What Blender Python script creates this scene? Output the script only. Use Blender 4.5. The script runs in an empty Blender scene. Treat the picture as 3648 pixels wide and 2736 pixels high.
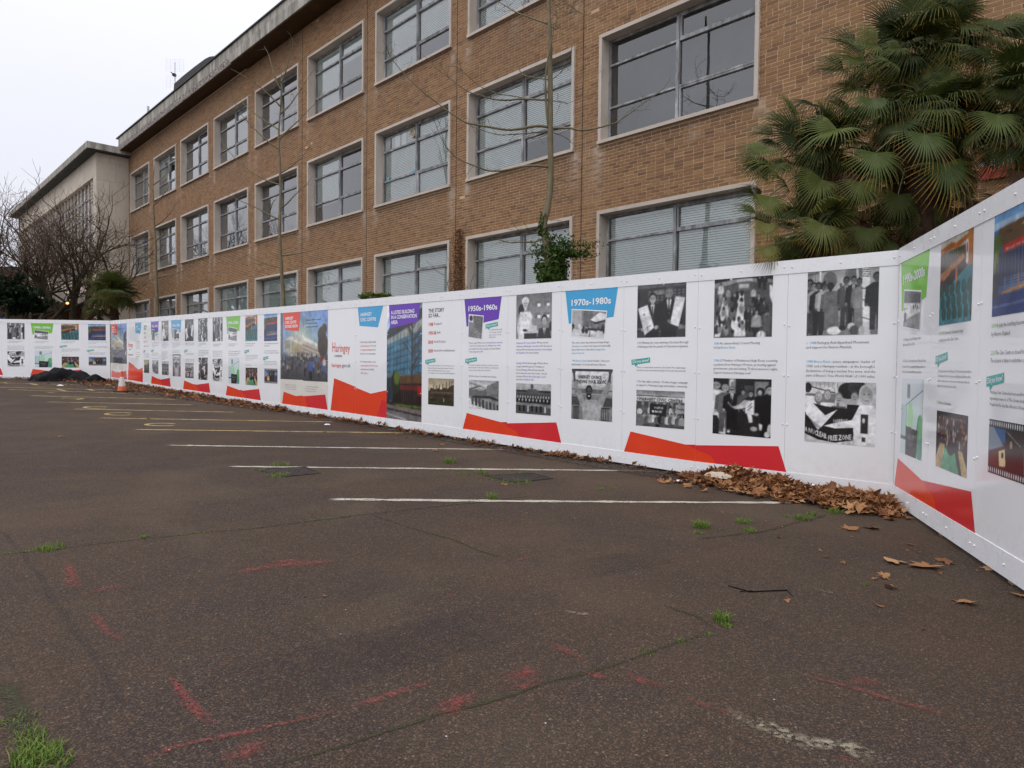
import bpy, math, random
import numpy as np
from mathutils import Vector, Matrix, Euler
R=math.radians
random.seed(7); rng=np.random.default_rng(7)
scene=bpy.context.scene
COL=scene.collection
CZ=1.49                      # eye height above the near ground
# ------------------------------------------------------------ camera
F=2.45; PITCH=-0.0287; ROLL=0.0111
cd=bpy.data.cameras.new('camera'); cam=bpy.data.objects.new('camera',cd); COL.objects.link(cam)
cd.sensor_width=36.0; cd.lens=36.0*2450/3648; cd.clip_start=0.05; cd.clip_end=900
cam.location=(0,0,CZ)
cam.matrix_world=Matrix.Translation((0,0,CZ)) @ Matrix.Rotation(PITCH,4,'X') @ Matrix.Rotation(ROLL,4,'Y').inverted() @ Matrix.Rotation(math.pi/2,4,'X')
scene.camera=cam
# ------------------------------------------------------------ overcast sky
world=bpy.data.worlds.new('World'); scene.world=world; world.use_nodes=True
wt=world.node_tree; wt.nodes.clear()
def wn(t,**k):
    n=wt.nodes.new(t)
    for a,b in k.items(): setattr(n,a,b)
    return n
out=wn('ShaderNodeOutputWorld'); bg=wn('ShaderNodeBackground'); bg.inputs['Strength'].default_value=0.12
sky=wn('ShaderNodeTexSky',sky_type='NISHITA'); sky.sun_disc=False
SUN_EL=R(52); SUN_AZ=R(215)     # azimuth clockwise from +Y: behind the camera, to the left
sky.sun_elevation=SUN_EL; sky.sun_rotation=SUN_AZ
hs=wn('ShaderNodeHueSaturation'); hs.inputs['Saturation'].default_value=0.35
mixn=wn('ShaderNodeMix',data_type='RGBA'); mixn.inputs[0].default_value=0.90
tc=wn('ShaderNodeTexCoord'); sep=wn('ShaderNodeSeparateXYZ')
mr=wn('ShaderNodeMapRange'); pw=wn('ShaderNodeMath',operation='POWER'); pw.inputs[1].default_value=2.4; mx0=wn('ShaderNodeMath',operation='MAXIMUM'); mx0.inputs[1].default_value=0.0
mr.inputs['From Min'].default_value=0.0; mr.inputs['From Max'].default_value=1.0
mr.inputs['To Min'].default_value=1.0; mr.inputs['To Max'].default_value=2.9
nz=wn('ShaderNodeTexNoise'); nz.inputs['Scale'].default_value=1.6; nz.inputs['Detail'].default_value=3
mz=wn('ShaderNodeMapRange'); mz.inputs['To Min'].default_value=0.93; mz.inputs['To Max'].default_value=1.06
mul=wn('ShaderNodeMath',operation='MULTIPLY'); vs=wn('ShaderNodeVectorMath',operation='SCALE')
vs.inputs[0].default_value=(7.25,7.35,8.1)
L=wt.links.new
L(tc.outputs['Generated'],sep.inputs[0]); L(sep.outputs['Z'],mx0.inputs[0]); L(mx0.outputs[0],pw.inputs[0]); L(pw.outputs[0],mr.inputs['Value'])
L(tc.outputs['Generated'],nz.inputs['Vector']); L(nz.outputs['Fac'],mz.inputs['Value'])
L(mr.outputs[0],mul.inputs[0]); L(mz.outputs[0],mul.inputs[1]); L(mul.outputs[0],vs.inputs['Scale'])
L(sky.outputs[0],hs.inputs['Color']); L(hs.outputs[0],mixn.inputs['A']); L(vs.outputs[0],mixn.inputs['B'])
L(mixn.outputs['Result'],bg.inputs['Color']); L(bg.outputs[0],out.inputs[0])
# ------------------------------------------------------------ soft sun through cloud
sd=bpy.data.lights.new('sun','SUN'); sd.energy=0.75; sd.angle=R(50); sd.color=(1.0,0.97,0.93)
so=bpy.data.objects.new('sun',sd); COL.objects.link(so)
sv=Vector((math.sin(SUN_AZ)*math.cos(SUN_EL),math.cos(SUN_AZ)*math.cos(SUN_EL),math.sin(SUN_EL)))
so.rotation_euler=sv.to_track_quat('Z','Y').to_euler(); so.location=(-8,-12,30)
vw=scene.view_settings; vw.view_transform='Standard'; vw.look='None'; vw.exposure=0.0; vw.gamma=1.0; vw.use_curve_mapping=False

# ------------------------------------------------------------ geometry of the place (metres)
HX,HY,HTH=4.1855,7.4915,2.345           # hoarding corner and the direction of the long run
DV=(math.cos(HTH),math.sin(HTH))
CTH=-1.8285                              # direction of the short run on the right
BTH,BD=-0.8069157,12.95                  # facade direction and distance
DS=3648/2212
def ray(dx,dy):
    "direction through a point of the 2212 x 1659 survey sheet"
    u=(dx*DS-1824)/2450; v=(dy*DS-1368)/2450
    c,s=math.cos(ROLL),math.sin(ROLL); u,v=u*c+v*s,-u*s+v*c
    c,s=math.cos(PITCH),math.sin(PITCH)
    return np.array([u, c*1+v*s, s*1-v*c])
def at(dx,dy,Y):
    r=ray(dx,dy); P=r*(Y/r[1]); return Vector((P[0],P[1],P[2]+CZ))
def onfac(dx,dy,off=0.0):
    n=np.array([-math.sin(BTH),math.cos(BTH),0]); r=ray(dx,dy); P=r*((BD-off)/(r@n))
    return P[0]*math.cos(BTH)+P[1]*math.sin(BTH), P[2]+CZ
_gs=[-200,0,2.4,7.5,16,27.6,30.4,45,300]; _gz=[0.0,0.0,0.005,0.075,0.27,0.545,0.61,0.86,0.95]
_ss=np.linspace(-60,120,1801); _zz=np.interp(_ss,_gs,_gz); _k=np.ones(31)/31; _zz=np.convolve(np.pad(_zz,15,'edge'),_k,'valid')
def gz(x,y):
    s=(np.asarray(x)-HX)*DV[0]+(np.asarray(y)-HY)*DV[1]
    return np.interp(s,_ss,_zz)
def ground(dx,dy):
    r=ray(dx,dy); t=1.0
    z=0.0
    for _ in range(40):
        t=(z-CZ)/r[2]; z=float(gz(r[0]*t,r[1]*t))
    return Vector((r[0]*t,r[1]*t,z))

# ------------------------------------------------------------ helpers
def tag(o,label=None,cat=None,group=None,kind=None):
    if label: o['label']=label
    if cat: o['category']=cat
    if group: o['group']=group
    if kind: o['kind']=kind
    return o
def empty(name,loc=(0,0,0),rz=0.0,rot=None):
    o=bpy.data.objects.new(name,None); COL.objects.link(o); o.location=loc
    o.rotation_euler=rot if rot else (0,0,rz); o.empty_display_size=0.1; return o
def link(name,mesh,parent=None,loc=None,rot=None,scale=None):
    o=bpy.data.objects.new(name,mesh); COL.objects.link(o)
    if parent: o.parent=parent
    if loc is not None: o.location=loc
    if rot is not None: o.rotation_euler=rot
    if scale is not None: o.scale=scale
    return o
class MB:
    def __init__(s): s.v=[];s.f=[];s.m=[];s.c=[]
    def add(s,vs,fs,m=0,c=None):
        b=len(s.v); s.v+= [tuple(q) for q in vs]; s.f+=[tuple(b+i for i in f) for f in fs]; s.m+=[m]*len(fs)
        if c is not None: s.c+=[tuple(c)]*len(vs)
        elif s.c: s.c+=[(0,0,0,1)]*len(vs)
    def box(s,x0,x1,y0,y1,z0,z1,m=0,c=None,skip=''):
        vs=[(x0,y0,z0),(x1,y0,z0),(x1,y1,z0),(x0,y1,z0),(x0,y0,z1),(x1,y0,z1),(x1,y1,z1),(x0,y1,z1)]
        F_={'b':(0,3,2,1),'t':(4,5,6,7),'f':(0,1,5,4),'r':(1,2,6,5),'k':(2,3,7,6),'l':(3,0,4,7)}
        s.add(vs,[F_[k] for k in F_ if k not in skip],m,c)
    def quad(s,a,b,c_,d,m=0,c=None): s.add([a,b,c_,d],[(0,1,2,3)],m,c)
    def tube(s,pts,rad,n=6,m=0,c=None,cap=True):
        pts=[Vector(p) for p in pts]; k=len(pts)
        if k<2: return
        if not hasattr(rad,'__len__'): rad=[rad]*k
        vs=[];ref=Vector((0.3,0.2,1)).normalized()
        for i,p in enumerate(pts):
            t=(pts[min(i+1,k-1)]-pts[max(i-1,0)])
            if t.length<1e-9: t=Vector((0,0,1))
            t.normalize()
            if abs(t.dot(ref))>0.97: ref=Vector((1,0.1,0)).normalized()
            a=t.cross(ref).normalized(); b=t.cross(a)
            for j in range(n):
                w=2*math.pi*j/n; q=p+(a*math.cos(w)+b*math.sin(w))*rad[i]; vs.append(q)
        fs=[(i*n+j,i*n+(j+1)%n,(i+1)*n+(j+1)%n,(i+1)*n+j) for i in range(k-1) for j in range(n)]
        if cap: fs+=[tuple(range(n-1,-1,-1)),tuple((k-1)*n+j for j in range(n))]
        s.add(vs,fs,m,c)
    def lathe(s,prof,n=20,m=0,c=None,ctr=(0,0,0)):
        vs=[];k=len(prof)
        for r,z in prof:
            for j in range(n):
                w=2*math.pi*j/n; vs.append((ctr[0]+r*math.cos(w),ctr[1]+r*math.sin(w),ctr[2]+z))
        fs=[(i*n+j,i*n+(j+1)%n,(i+1)*n+(j+1)%n,(i+1)*n+j) for i in range(k-1) for j in range(n)]
        s.add(vs,fs,m,c)
    def mesh(s,name,mats,smooth=False):
        me=bpy.data.meshes.new(name); me.from_pydata(s.v,[],s.f)
        for mt in (mats if isinstance(mats,(list,tuple)) else [mats]): me.materials.append(mt)
        if any(s.m): me.polygons.foreach_set('material_index',s.m)
        if s.c:
            at_=me.color_attributes.new('Col','FLOAT_COLOR','POINT'); at_.data.foreach_set('color',np.array(s.c,dtype=np.float32).ravel())
        if smooth: me.polygons.foreach_set('use_smooth',[True]*len(me.polygons))
        me.update(); return me
    def build(s,name,mats,parent=None,smooth=False,**k): return link(name,s.mesh(name,mats,smooth),parent,**k)
def npmesh(name,V,Fc,mats,col=None,smooth=False,mi=None):
    me=bpy.data.meshes.new(name); me.from_pydata(np.asarray(V).tolist(),[],np.asarray(Fc).tolist())
    for mt in (mats if isinstance(mats,(list,tuple)) else [mats]): me.materials.append(mt)
    if col is not None:
        a=me.color_attributes.new('Col','FLOAT_COLOR','POINT'); a.data.foreach_set('color',np.asarray(col,dtype=np.float32).ravel())
    if mi is not None: me.polygons.foreach_set('material_index',mi)
    if smooth: me.polygons.foreach_set('use_smooth',[True]*len(me.polygons))
    me.update(); return me
# ------------------------------------------------------------ materials
class M:
    def __init__(s,name,rough=0.6,spec=0.5,col=(0.5,0.5,0.5)):
        s.m=bpy.data.materials.new(name); s.m.use_nodes=True; s.t=s.m.node_tree; s.b=s.t.nodes['Principled BSDF']; s.o=s.t.nodes['Material Output']
        s.b.inputs['Roughness'].default_value=rough; s.b.inputs['Specular IOR Level'].default_value=spec; s.b.inputs['Base Color'].default_value=(*col,1)
    def n(s,t,ins=None,**k):
        x=s.t.nodes.new(t)
        for a,b in k.items(): setattr(x,a,b)
        for a,b in (ins or {}).items(): s.set(x,a,b)
        return x
    def set(s,x,a,b):
        if hasattr(b,'is_output'): s.t.links.new(b,x.inputs[a])
        else: x.inputs[a].default_value=b
    def coord(s,which='Object'): return s.n('ShaderNodeTexCoord').outputs[which]
    def geo(s,o='Position'): return s.n('ShaderNodeNewGeometry').outputs[o]
    def noise(s,scale,detail=3,vec=None,rough=0.55,out='Fac',dist=0.0,stretch=None):
        v=vec if vec is not None else s.geo()
        if stretch: v=s.n('ShaderNodeVectorMath',{0:v,1:stretch},operation='MULTIPLY').outputs[0]
        return s.n('ShaderNodeTexNoise',{'Vector':v,'Scale':scale,'Detail':detail,'Roughness':rough,'Distortion':dist}).outputs[out]
    def vor(s,scale,vec=None,out='Color',feature='F1'):
        return s.n('ShaderNodeTexVoronoi',{'Vector':vec if vec is not None else s.geo(),'Scale':scale},feature=feature).outputs[out]
    def ramp(s,fac,stops,interp='LINEAR'):
        x=s.n('ShaderNodeValToRGB',{0:fac}); cr=x.color_ramp; cr.interpolation=interp
        while len(cr.elements)<len(stops): cr.elements.new(0.5)
        for e,(p,c) in zip(cr.elements,stops):
            e.position=p; e.color=(*c,1) if hasattr(c,'__len__') else (c,c,c,1)
        return x.outputs[0]
    def mix(s,f,a,b,blend='MIX'):
        x=s.n('ShaderNodeMix',data_type='RGBA',blend_type=blend)
        s.set(x,0,f); 
        for i,q in ((6,a),(7,b)):
            if hasattr(q,'is_output'): s.t.links.new(q,x.inputs[i])
            else: x.inputs[i].default_value=(*q,1) if len(q)==3 else q
        return x.outputs[2]
    def math(s,op,a,b=0.0,clamp=False):
        x=s.n('ShaderNodeMath',{0:a,1:b},operation=op); x.use_clamp=clamp; return x.outputs[0]
    def rng(s,v,a,b,c=0.0,d=1.0): return s.n('ShaderNodeMapRange',{'Value':v,'From Min':a,'From Max':b,'To Min':c,'To Max':d}).outputs[0]
    def base(s,c): s.set(s.b,'Base Color',c); return s
    def rough(s,r): s.set(s.b,'Roughness',r); return s
    def bump(s,h,strength=0.3,dist=0.01):
        x=s.n('ShaderNodeBump',{'Height':h,'Strength':strength,'Distance':dist}); s.t.links.new(x.outputs[0],s.b.inputs['Normal']); return s
    def attr(s,name='Col',out='Color'): return s.n('ShaderNodeAttribute',attribute_name=name).outputs[out]
    def sepc(s,c): return s.n('ShaderNodeSeparateColor',{0:c}).outputs
    def alpha_mix(s,fac):
        tr=s.n('ShaderNodeBsdfTransparent'); mx=s.n('ShaderNodeMixShader',{0:fac})
        s.t.links.new(tr.outputs[0],mx.inputs[1]); s.t.links.new(s.b.outputs[0],mx.inputs[2]); s.t.links.new(mx.outputs[0],s.o.inputs[0]); return s
MT={}
def simple(key,col,rough=0.6,spec=0.5,var=0.12,scale=6.0,bump=0.0,bscale=60,bdist=0.004,metal=0.0):
    m=M(key,rough,spec,col); n=m.noise(scale,4)
    a=tuple(c*(1-var) for c in col); b=tuple(min(1,c*(1+var)) for c in col)
    m.base(m.ramp(n,[(0.3,a),(0.7,b)]))
    if bump: m.bump(m.noise(bscale,3),bump,bdist)
    m.b.inputs['Metallic'].default_value=metal
    MT[key]=m.m; return m.m
# asphalt --------------------------------------------------
m=M('asphalt',0.92,0.12)
P=m.geo()
big=m.noise(0.16,5,P,0.6); mid=m.noise(0.9,5,P,0.6); fine=m.noise(38,3,P,0.7)
c=m.ramp(big,[(0.36,(0.033,0.024,0.020)),(0.5,(0.052,0.036,0.024)),(0.64,(0.080,0.056,0.034))])
c=m.mix(m.rng(mid,0.35,0.7,0.0,0.7),c,(0.031,0.027,0.028))
c=m.mix(m.rng(m.noise(0.45,4,P,0.6,dist=0.8),0.52,0.70,0,0.5),c,(0.085,0.068,0.047))
v1=m.vor(120,P); s1=m.sepc(v1)
st=m.rng(s1[0],0.84,0.92)
stone=m.ramp(s1[1],[(0.0,(0.15,0.085,0.055)),(0.4,(0.22,0.125,0.08)),(0.8,(0.13,0.105,0.085)),(1.0,(0.36,0.30,0.22))])
c=m.mix(m.math('MULTIPLY',st,0.42),c,stone)
v2=m.vor(210,P); s2=m.sepc(v2)
c=m.mix(m.rng(s2[0],0.40,0.95,0,0.72),c,m.ramp(s2[1],[(0,(0.014,0.012,0.014)),(0.5,(0.085,0.058,0.038)),(1,(0.20,0.118,0.072))]))
v3=m.vor(5.5,P); d3=m.vor(5.5,P,'Distance'); s3=m.sepc(v3)
c=m.mix(m.math('MULTIPLY',m.math('LESS_THAN',d3,0.026),m.math('GREATER_THAN',s3[0],0.55)),c,m.ramp(s3[1],[(0.0,(0.5,0.35,0.06)),(0.35,(0.5,0.38,0.1)),(0.5,(0.55,0.52,0.47)),(1,(0.4,0.33,0.25))],'CONSTANT'))
m.base(c); hgt=m.math('ADD',m.math('MULTIPLY',m.vor(85,P,'Distance'),-1.0),m.math('MULTIPLY',fine,0.4)); m.bump(hgt,0.8,0.005)
m.rough(m.rng(mid,0.3,0.7,0.82,0.95)); MT['asphalt']=m.m
# paints on the asphalt -----------------------------------
def paint(key,col,lo,hi,scale=22,amax=1.0,rough=0.7,spk=0.25):
    m=M(key,rough,0.3); P=m.geo()
    v=m.sepc(m.vor(scale*4,P))[0]; n=m.noise(scale,4,P,0.7); n2=m.noise(1.7,3,P)
    k=m.math('ADD',m.math('MULTIPLY',n,0.6),m.math('ADD',m.math('MULTIPLY',v,spk),m.math('MULTIPLY',n2,0.25)))
    a=m.math('MULTIPLY',m.rng(k,lo,hi),amax,True)
    edge=m.sepc(m.attr())[0]
    m.base(m.ramp(n,[(0.3,tuple(x*0.75 for x in col)),(0.7,col)])); m.alpha_mix(m.math('MULTIPLY',a,edge,True)); MT[key]=m.m
paint('white_line',(0.52,0.475,0.39),0.36,0.52,amax=0.93)
paint('yellow_line',(0.52,0.39,0.16),0.32,0.48,amax=0.85)
paint('red_spray',(0.36,0.060,0.055),0.47,1.05,20,amax=0.62,spk=0.5)
paint('cream_mark',(0.42,0.37,0.26),0.48,0.72,14,amax=0.7)
paint('moss',(0.045,0.043,0.016),0.36,0.62,amax=0.85)
paint('mud',(0.055,0.038,0.026),0.30,0.60,6,amax=0.9)
paint('dark_patch',(0.032,0.030,0.032),0.25,0.7,8,amax=0.24)
# hoarding
m=M('hoarding_white',0.13,0.5); P=m.geo()
c=m.ramp(m.noise(1.3,4,P),[(0.3,(0.80,0.805,0.81)),(0.7,(0.83,0.835,0.84))])
c=m.mix(m.rng(m.noise(7,5,P,0.7,stretch=(1,1,0.25)),0.62,0.85,0,0.10),c,(0.5,0.48,0.44))
oz=m.n('ShaderNodeSeparateXYZ',{0:m.coord('Object')}).outputs[2]
c=m.mix(m.math('MULTIPLY',m.rng(oz,0.35,0.0,0.0,1.0),m.rng(m.noise(11,6,P,0.75),0.45,0.8,0,0.3),True),c,(0.42,0.36,0.28))
m.base(c); m.rough(m.rng(m.noise(3,4,P),0.3,0.7,0.035,0.12)); m.bump(m.noise(1.5,2,P),0.05,0.03); MT['hoarding']=m.m
m=M('strip_white',0.22,0.5); P=m.geo()
c=m.mix(m.rng(m.noise(6,6,P,0.75,stretch=(1,1,1.6)),0.52,0.85,0,0.30),(0.80,0.805,0.81),(0.47,0.42,0.35)); m.base(c); m.rough(m.rng(m.noise(4,4,P),0.3,0.7,0.15,0.4)); m.bump(m.noise(1.2,2,P),0.03,0.03); MT['strip_white']=m.m
simple('cap_white',(0.8,0.8,0.8),0.35)
simple('seam_dark',(0.06,0.06,0.065),0.7)
def flat(key,col,rough=0.16,var=0.04):
    return simple(key,col,rough,0.5,var,2.0)
flat('ink_red',(0.72,0.055,0.018)); flat('ink_crimson',(0.62,0.028,0.035)); flat('ink_blue',(0.045,0.36,0.65)); flat('ink_purple',(0.13,0.035,0.42))
flat('ink_green',(0.18,0.52,0.035)); flat('ink_teal',(0.03,0.38,0.34)); flat('ink_white',(0.85,0.85,0.86)); flat('ink_black',(0.03,0.03,0.035)); flat('ink_grey',(0.12,0.12,0.13))
flat('ink_lightblue',(0.08,0.40,0.68)); flat('ink_violet',(0.2,0.08,0.52)); flat('ink_lime',(0.22,0.6,0.08)); flat('ink_cream',(0.70,0.67,0.60))
m=M('print_photo',0.16,0.5); m.base(m.mix(0.0,m.attr(),(0.5,0.5,0.5))); MT['print']=m.m
# brick ----------------------------------------------------
def brickmat(key,obj):
    m=M(key,0.85,0.25); P=m.geo()
    if obj:
        rnd=m.n('ShaderNodeObjectInfo').outputs['Random']; att=m.sepc(m.n('ShaderNodeObjectInfo').outputs['Color'])
    else:
        att=m.sepc(m.attr()); rnd=att[2]
    c=m.ramp(rnd,[(0.0,(0.170,0.089,0.044)),(0.18,(0.225,0.117,0.053)),(0.45,(0.285,0.150,0.064)),(0.7,(0.320,0.178,0.076)),(0.88,(0.245,0.118,0.058)),(1.0,(0.345,0.205,0.098))])
    c=m.mix(m.rng(m.noise(22,5,P,0.7),0.42,0.72,0,0.5),c,(0.17,0.103,0.065))
    c=m.mix(m.rng(m.noise(0.22,5,P,0.6),0.42,0.62,0,0.42),c,(0.20,0.115,0.066)); c=m.mix(m.rng(m.noise(0.9,5,P,0.65,stretch=(1,1,0.35)),0.55,0.75,0,0.25),c,(0.40,0.28,0.18))
    c=m.mix(m.math('MULTIPLY',att[0],m.rng(m.noise(9,4,P,0.7,stretch=(1,1,0.12)),0.3,0.6,0.35,1.0),True),c,(0.66,0.58,0.49))
    c=m.mix(m.math('MULTIPLY',att[1],0.85,True),c,(0.072,0.050,0.045))
    m.base(c); m.bump(m.noise(55,4,P),0.5,0.004); MT[key]=m.m
brickmat('brick',True); brickmat('brick_mass',False)
m=M('mortar',0.9,0.2); P=m.geo(); att=m.sepc(m.attr())
c=m.ramp(m.noise(14,4,P),[(0.3,(0.47,0.325,0.195)),(0.7,(0.61,0.44,0.275))])
c=m.mix(m.rng(m.noise(0.5,4,P),0.4,0.7,0,0.45),c,(0.36,0.26,0.18))
m.base(c); m.bump(m.noise(90,2,P),0.3,0.003); MT['mortar']=m.m
# stone, concrete
def stone(key,c0,c1,dirt,ds=(1,1,0.2),dl=0.52,dh=0.75,rough=0.85,bs=70,blocks=False):
    m=M(key,rough,0.25); P=m.geo()
    c=m.ramp(m.noise(1.1,5,P,0.6),[(0.3,c0),(0.7,c1)])
    if blocks:
        rv=m.n('ShaderNodeObjectInfo').outputs['Random']; c=m.mix(m.math('MULTIPLY',rv,0.35),c,tuple(x*0.72 for x in c0))
    c=m.mix(m.rng(m.noise(3.0,6,P,0.7,stretch=ds),dl,dh,0,0.8),c,dirt)
    m.base(c); m.bump(m.noise(bs,4,P),0.25,0.003); MT[key]=m.m
stone('surround',(0.46,0.395,0.33),(0.57,0.50,0.43),(0.24,0.21,0.175),(1,1,0.5),0.56,0.85)
stone('ashlar',(0.50,0.44,0.36),(0.62,0.55,0.45),(0.36,0.31,0.25),dl=0.5,dh=0.9,blocks=True)
stone('parapet',(0.36,0.335,0.29),(0.50,0.465,0.40),(0.11,0.105,0.09),(1,1,0.14),0.40,0.62)
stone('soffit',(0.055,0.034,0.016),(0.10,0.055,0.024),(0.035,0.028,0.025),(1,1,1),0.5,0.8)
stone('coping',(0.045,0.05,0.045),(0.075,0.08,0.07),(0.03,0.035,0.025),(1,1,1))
m=M('aggregate',0.9,0.2); P=m.geo(); v=m.sepc(m.vor(16,P))[0]
m.base(m.ramp(v,[(0,(0.07,0.062,0.055)),(0.4,(0.2,0.18,0.16)),(1,(0.42,0.37,0.33))])); m.bump(m.vor(16,P,'Distance'),0.6,0.03); MT['aggregate']=m.m
m=M('weathered_timber',0.6,0.4); P=m.geo()
c=m.ramp(m.noise(5,5,P,0.7,stretch=(1,1,0.3)),[(0.35,(0.13,0.13,0.13)),(0.55,(0.30,0.305,0.31)),(0.75,(0.54,0.55,0.56))]); m.base(c); MT['winframe']=m.m
stone('dark_joint',(0.035,0.03,0.03),(0.07,0.06,0.055),(0.02,0.02,0.02))
simple('blind',(0.80,0.87,0.85),0.45,0.4,0.05,2)
m=M('interior',0.9,0.2); m.base(m.mix(m.n('ShaderNodeObjectInfo').outputs['Random'],(0.16,0.16,0.155),(0.62,0.62,0.58))); MT['interior']=m.m
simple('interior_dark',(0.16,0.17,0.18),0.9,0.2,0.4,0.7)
# glass
def glass(key,amp,tint=(0.8,0.86,0.86),base=0.06):
    m=M(key); g=m.n('ShaderNodeBsdfGlossy',{'Roughness':0.015,'Color':(0.90,0.90,0.89,1)}); tr=m.n('ShaderNodeBsdfTransparent',{'Color':(*tint,1)})
    b=m.n('ShaderNodeBump',{'Height':m.noise(1.1,1),'Strength':0.12,'Distance':0.02}); m.t.links.new(b.outputs[0],g.inputs['Normal'])
    fr=m.n('ShaderNodeFresnel',{'IOR':1.5}).outputs[0]; f=m.math('ADD',m.math('MULTIPLY',fr,amp),base,True)
    mx=m.n('ShaderNodeMixShader',{0:f}); m.t.links.new(tr.outputs[0],mx.inputs[1]); m.t.links.new(g.outputs[0],mx.inputs[2]); m.t.links.new(mx.outputs[0],m.o.inputs[0]); MT[key]=m.m
glass('glass',2.2,(0.97,1.0,0.99),0.065)
# vegetation
m=M('bark_young',0.8,0.3); P=m.geo()
c=m.ramp(m.noise(9,5,P,0.7,stretch=(1,1,0.4)),[(0.3,(0.12,0.10,0.055)),(0.6,(0.20,0.165,0.10)),(0.8,(0.27,0.235,0.165))]); m.base(c); m.bump(m.noise(40,4,P),0.4,0.004); MT['bark']=m.m
simple('bark_dark',(0.062,0.05,0.030),0.85,0.2,0.35,8,0.4,40)
simple('twig_red',(0.085,0.055,0.038),0.85,0.2,0.3,4)
simple('twig_brown',(0.14,0.115,0.065),0.85,0.2,0.3,4)
def leafmat(key,cols,tip=None,rough=0.45,trans=0.25):
    m=M(key,rough,0.22); rv=m.n('ShaderNodeObjectInfo').outputs['Random']; a=m.sepc(m.attr())
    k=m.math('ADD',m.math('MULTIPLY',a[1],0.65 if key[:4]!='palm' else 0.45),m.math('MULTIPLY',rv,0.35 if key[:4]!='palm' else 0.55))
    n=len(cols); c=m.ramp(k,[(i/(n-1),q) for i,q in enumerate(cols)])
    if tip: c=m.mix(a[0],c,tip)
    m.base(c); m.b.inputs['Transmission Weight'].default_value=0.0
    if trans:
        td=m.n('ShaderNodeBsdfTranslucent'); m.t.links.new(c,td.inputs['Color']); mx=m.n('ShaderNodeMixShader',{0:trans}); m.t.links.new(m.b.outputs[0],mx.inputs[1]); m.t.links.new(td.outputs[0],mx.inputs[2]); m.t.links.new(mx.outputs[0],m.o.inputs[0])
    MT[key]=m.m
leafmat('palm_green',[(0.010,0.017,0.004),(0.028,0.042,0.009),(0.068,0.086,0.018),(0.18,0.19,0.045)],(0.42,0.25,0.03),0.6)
leafmat('palm_lit',[(0.050,0.075,0.018),(0.085,0.115,0.026),(0.15,0.17,0.04)],(0.48,0.26,0.04),0.5)  # brighter copy of the leaf green; light on the prominent fans is in the colour
leafmat('palm_yellow',[(0.05,0.085,0.02),(0.12,0.13,0.03),(0.17,0.14,0.03)],(0.36,0.18,0.03),0.45)
leafmat('palm_dead',[(0.045,0.024,0.014),(0.09,0.05,0.03),(0.14,0.09,0.055)],(0.18,0.12,0.07),0.8,0.1)
leafmat('ivy',[(0.020,0.045,0.010),(0.045,0.090,0.017),(0.11,0.17,0.03),(0.26,0.25,0.07)],None,0.4)
leafmat('grass',[(0.045,0.09,0.012),(0.085,0.16,0.022),(0.15,0.22,0.035),(0.28,0.25,0.09)],None,0.6)
leafmat('evergreen',[(0.010,0.020,0.009),(0.018,0.034,0.014),(0.03,0.05,0.02)],None,0.6)
leafmat('dead_leaf',[(0.05,0.022,0.013),(0.12,0.050,0.025),(0.24,0.105,0.045),(0.38,0.19,0.08),(0.50,0.29,0.14)],None,0.75,0.15)
simple('fibre',(0.05,0.030,0.020),0.95,0.1,0.5,12,0.9,30,0.03)
simple('soil',(0.035,0.025,0.017),0.95,0.1,0.4,8,0.6,40,0.01)
simple('iron',(0.060,0.048,0.043),0.9,0.12,0.3,12,0.3,60)
simple('black_plastic',(0.003,0.003,0.0035),0.5,0.08,0.2,8,0.3,8,0.04)
simple('cloth_white',(0.50,0.43,0.33),0.9,0.2,0.12,6)
simple('paper_white',(0.75,0.76,0.78),0.8,0.2,0.05,6)
simple('cone_orange',(0.62,0.10,0.03),0.5); simple('cone_white',(0.58,0.57,0.53),0.5); simple('cone_black',(0.03,0.03,0.03),0.7)
simple('sign_blue',(0.02,0.10,0.28),0.4); simple('steel',(0.55,0.56,0.58),0.5)
simple('brick_far',(0.17,0.085,0.055),0.9,0.2,0.25,6); simple('dark_roof',(0.045,0.042,0.042),0.8,0.3,0.2,4); simple('canopy_white',(0.55,0.53,0.50),0.8,0.2,0.1,2)
simple('door_dark',(0.03,0.022,0.02),0.5); simple('blue_tape',(0.1,0.4,0.6),0.6); simple('red_poster',(0.4,0.05,0.03),0.6)
m=M('lamp_glow'); m.b.inputs['Emission Color'].default_value=(1.0,0.42,0.1,1); m.b.inputs['Emission Strength'].default_value=2.2; MT['lamp']=m.m
# ============================================================ lettering
_tc={}
def glyphs(s,bold=0.0,res=2):
    k=(s,bold,res)
    if k in _tc: return _tc[k]
    cu=bpy.data.curves.new('t','FONT'); cu.body=s; cu.resolution_u=res; cu.offset=bold; cu.size=1.0
    o=bpy.data.objects.new('t',cu); COL.objects.link(o)
    dg=bpy.context.evaluated_depsgraph_get(); me=o.evaluated_get(dg).to_mesh()
    n=len(me.vertices); V=np.zeros(n*3); me.vertices.foreach_get('co',V); V=V.reshape(-1,3)[:,:2].copy()
    Fc=[tuple(p.vertices) for p in me.polygons]
    bpy.data.objects.remove(o); bpy.data.curves.remove(cu)
    w=V[:,0].max() if n else 0.3*len(s)
    _tc[k]=(V,Fc,w); return _tc[k]
def text_into(mb,runs,x,z,h,width=None,y=-0.003,bold=0.0,res=2,shear=0.0):
    "runs: [(string, material slot)] laid out from x; h is the font size; optional total width squeezes the line"
    parts=[];adv=0
    for s,mi in runs:
        V,Fc,w=glyphs(s,bold,res); parts.append((V,Fc,adv,mi)); adv+=w+0.22
    adv-=0.22; sx=h if width is None else width/adv
    for V,Fc,a,mi in parts:
        vs=[(x+(q[0]+a)*sx,y,z+q[1]*h+shear*(q[0]+a)*sx) for q in V]; mb.add(vs,Fc,mi)
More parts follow.
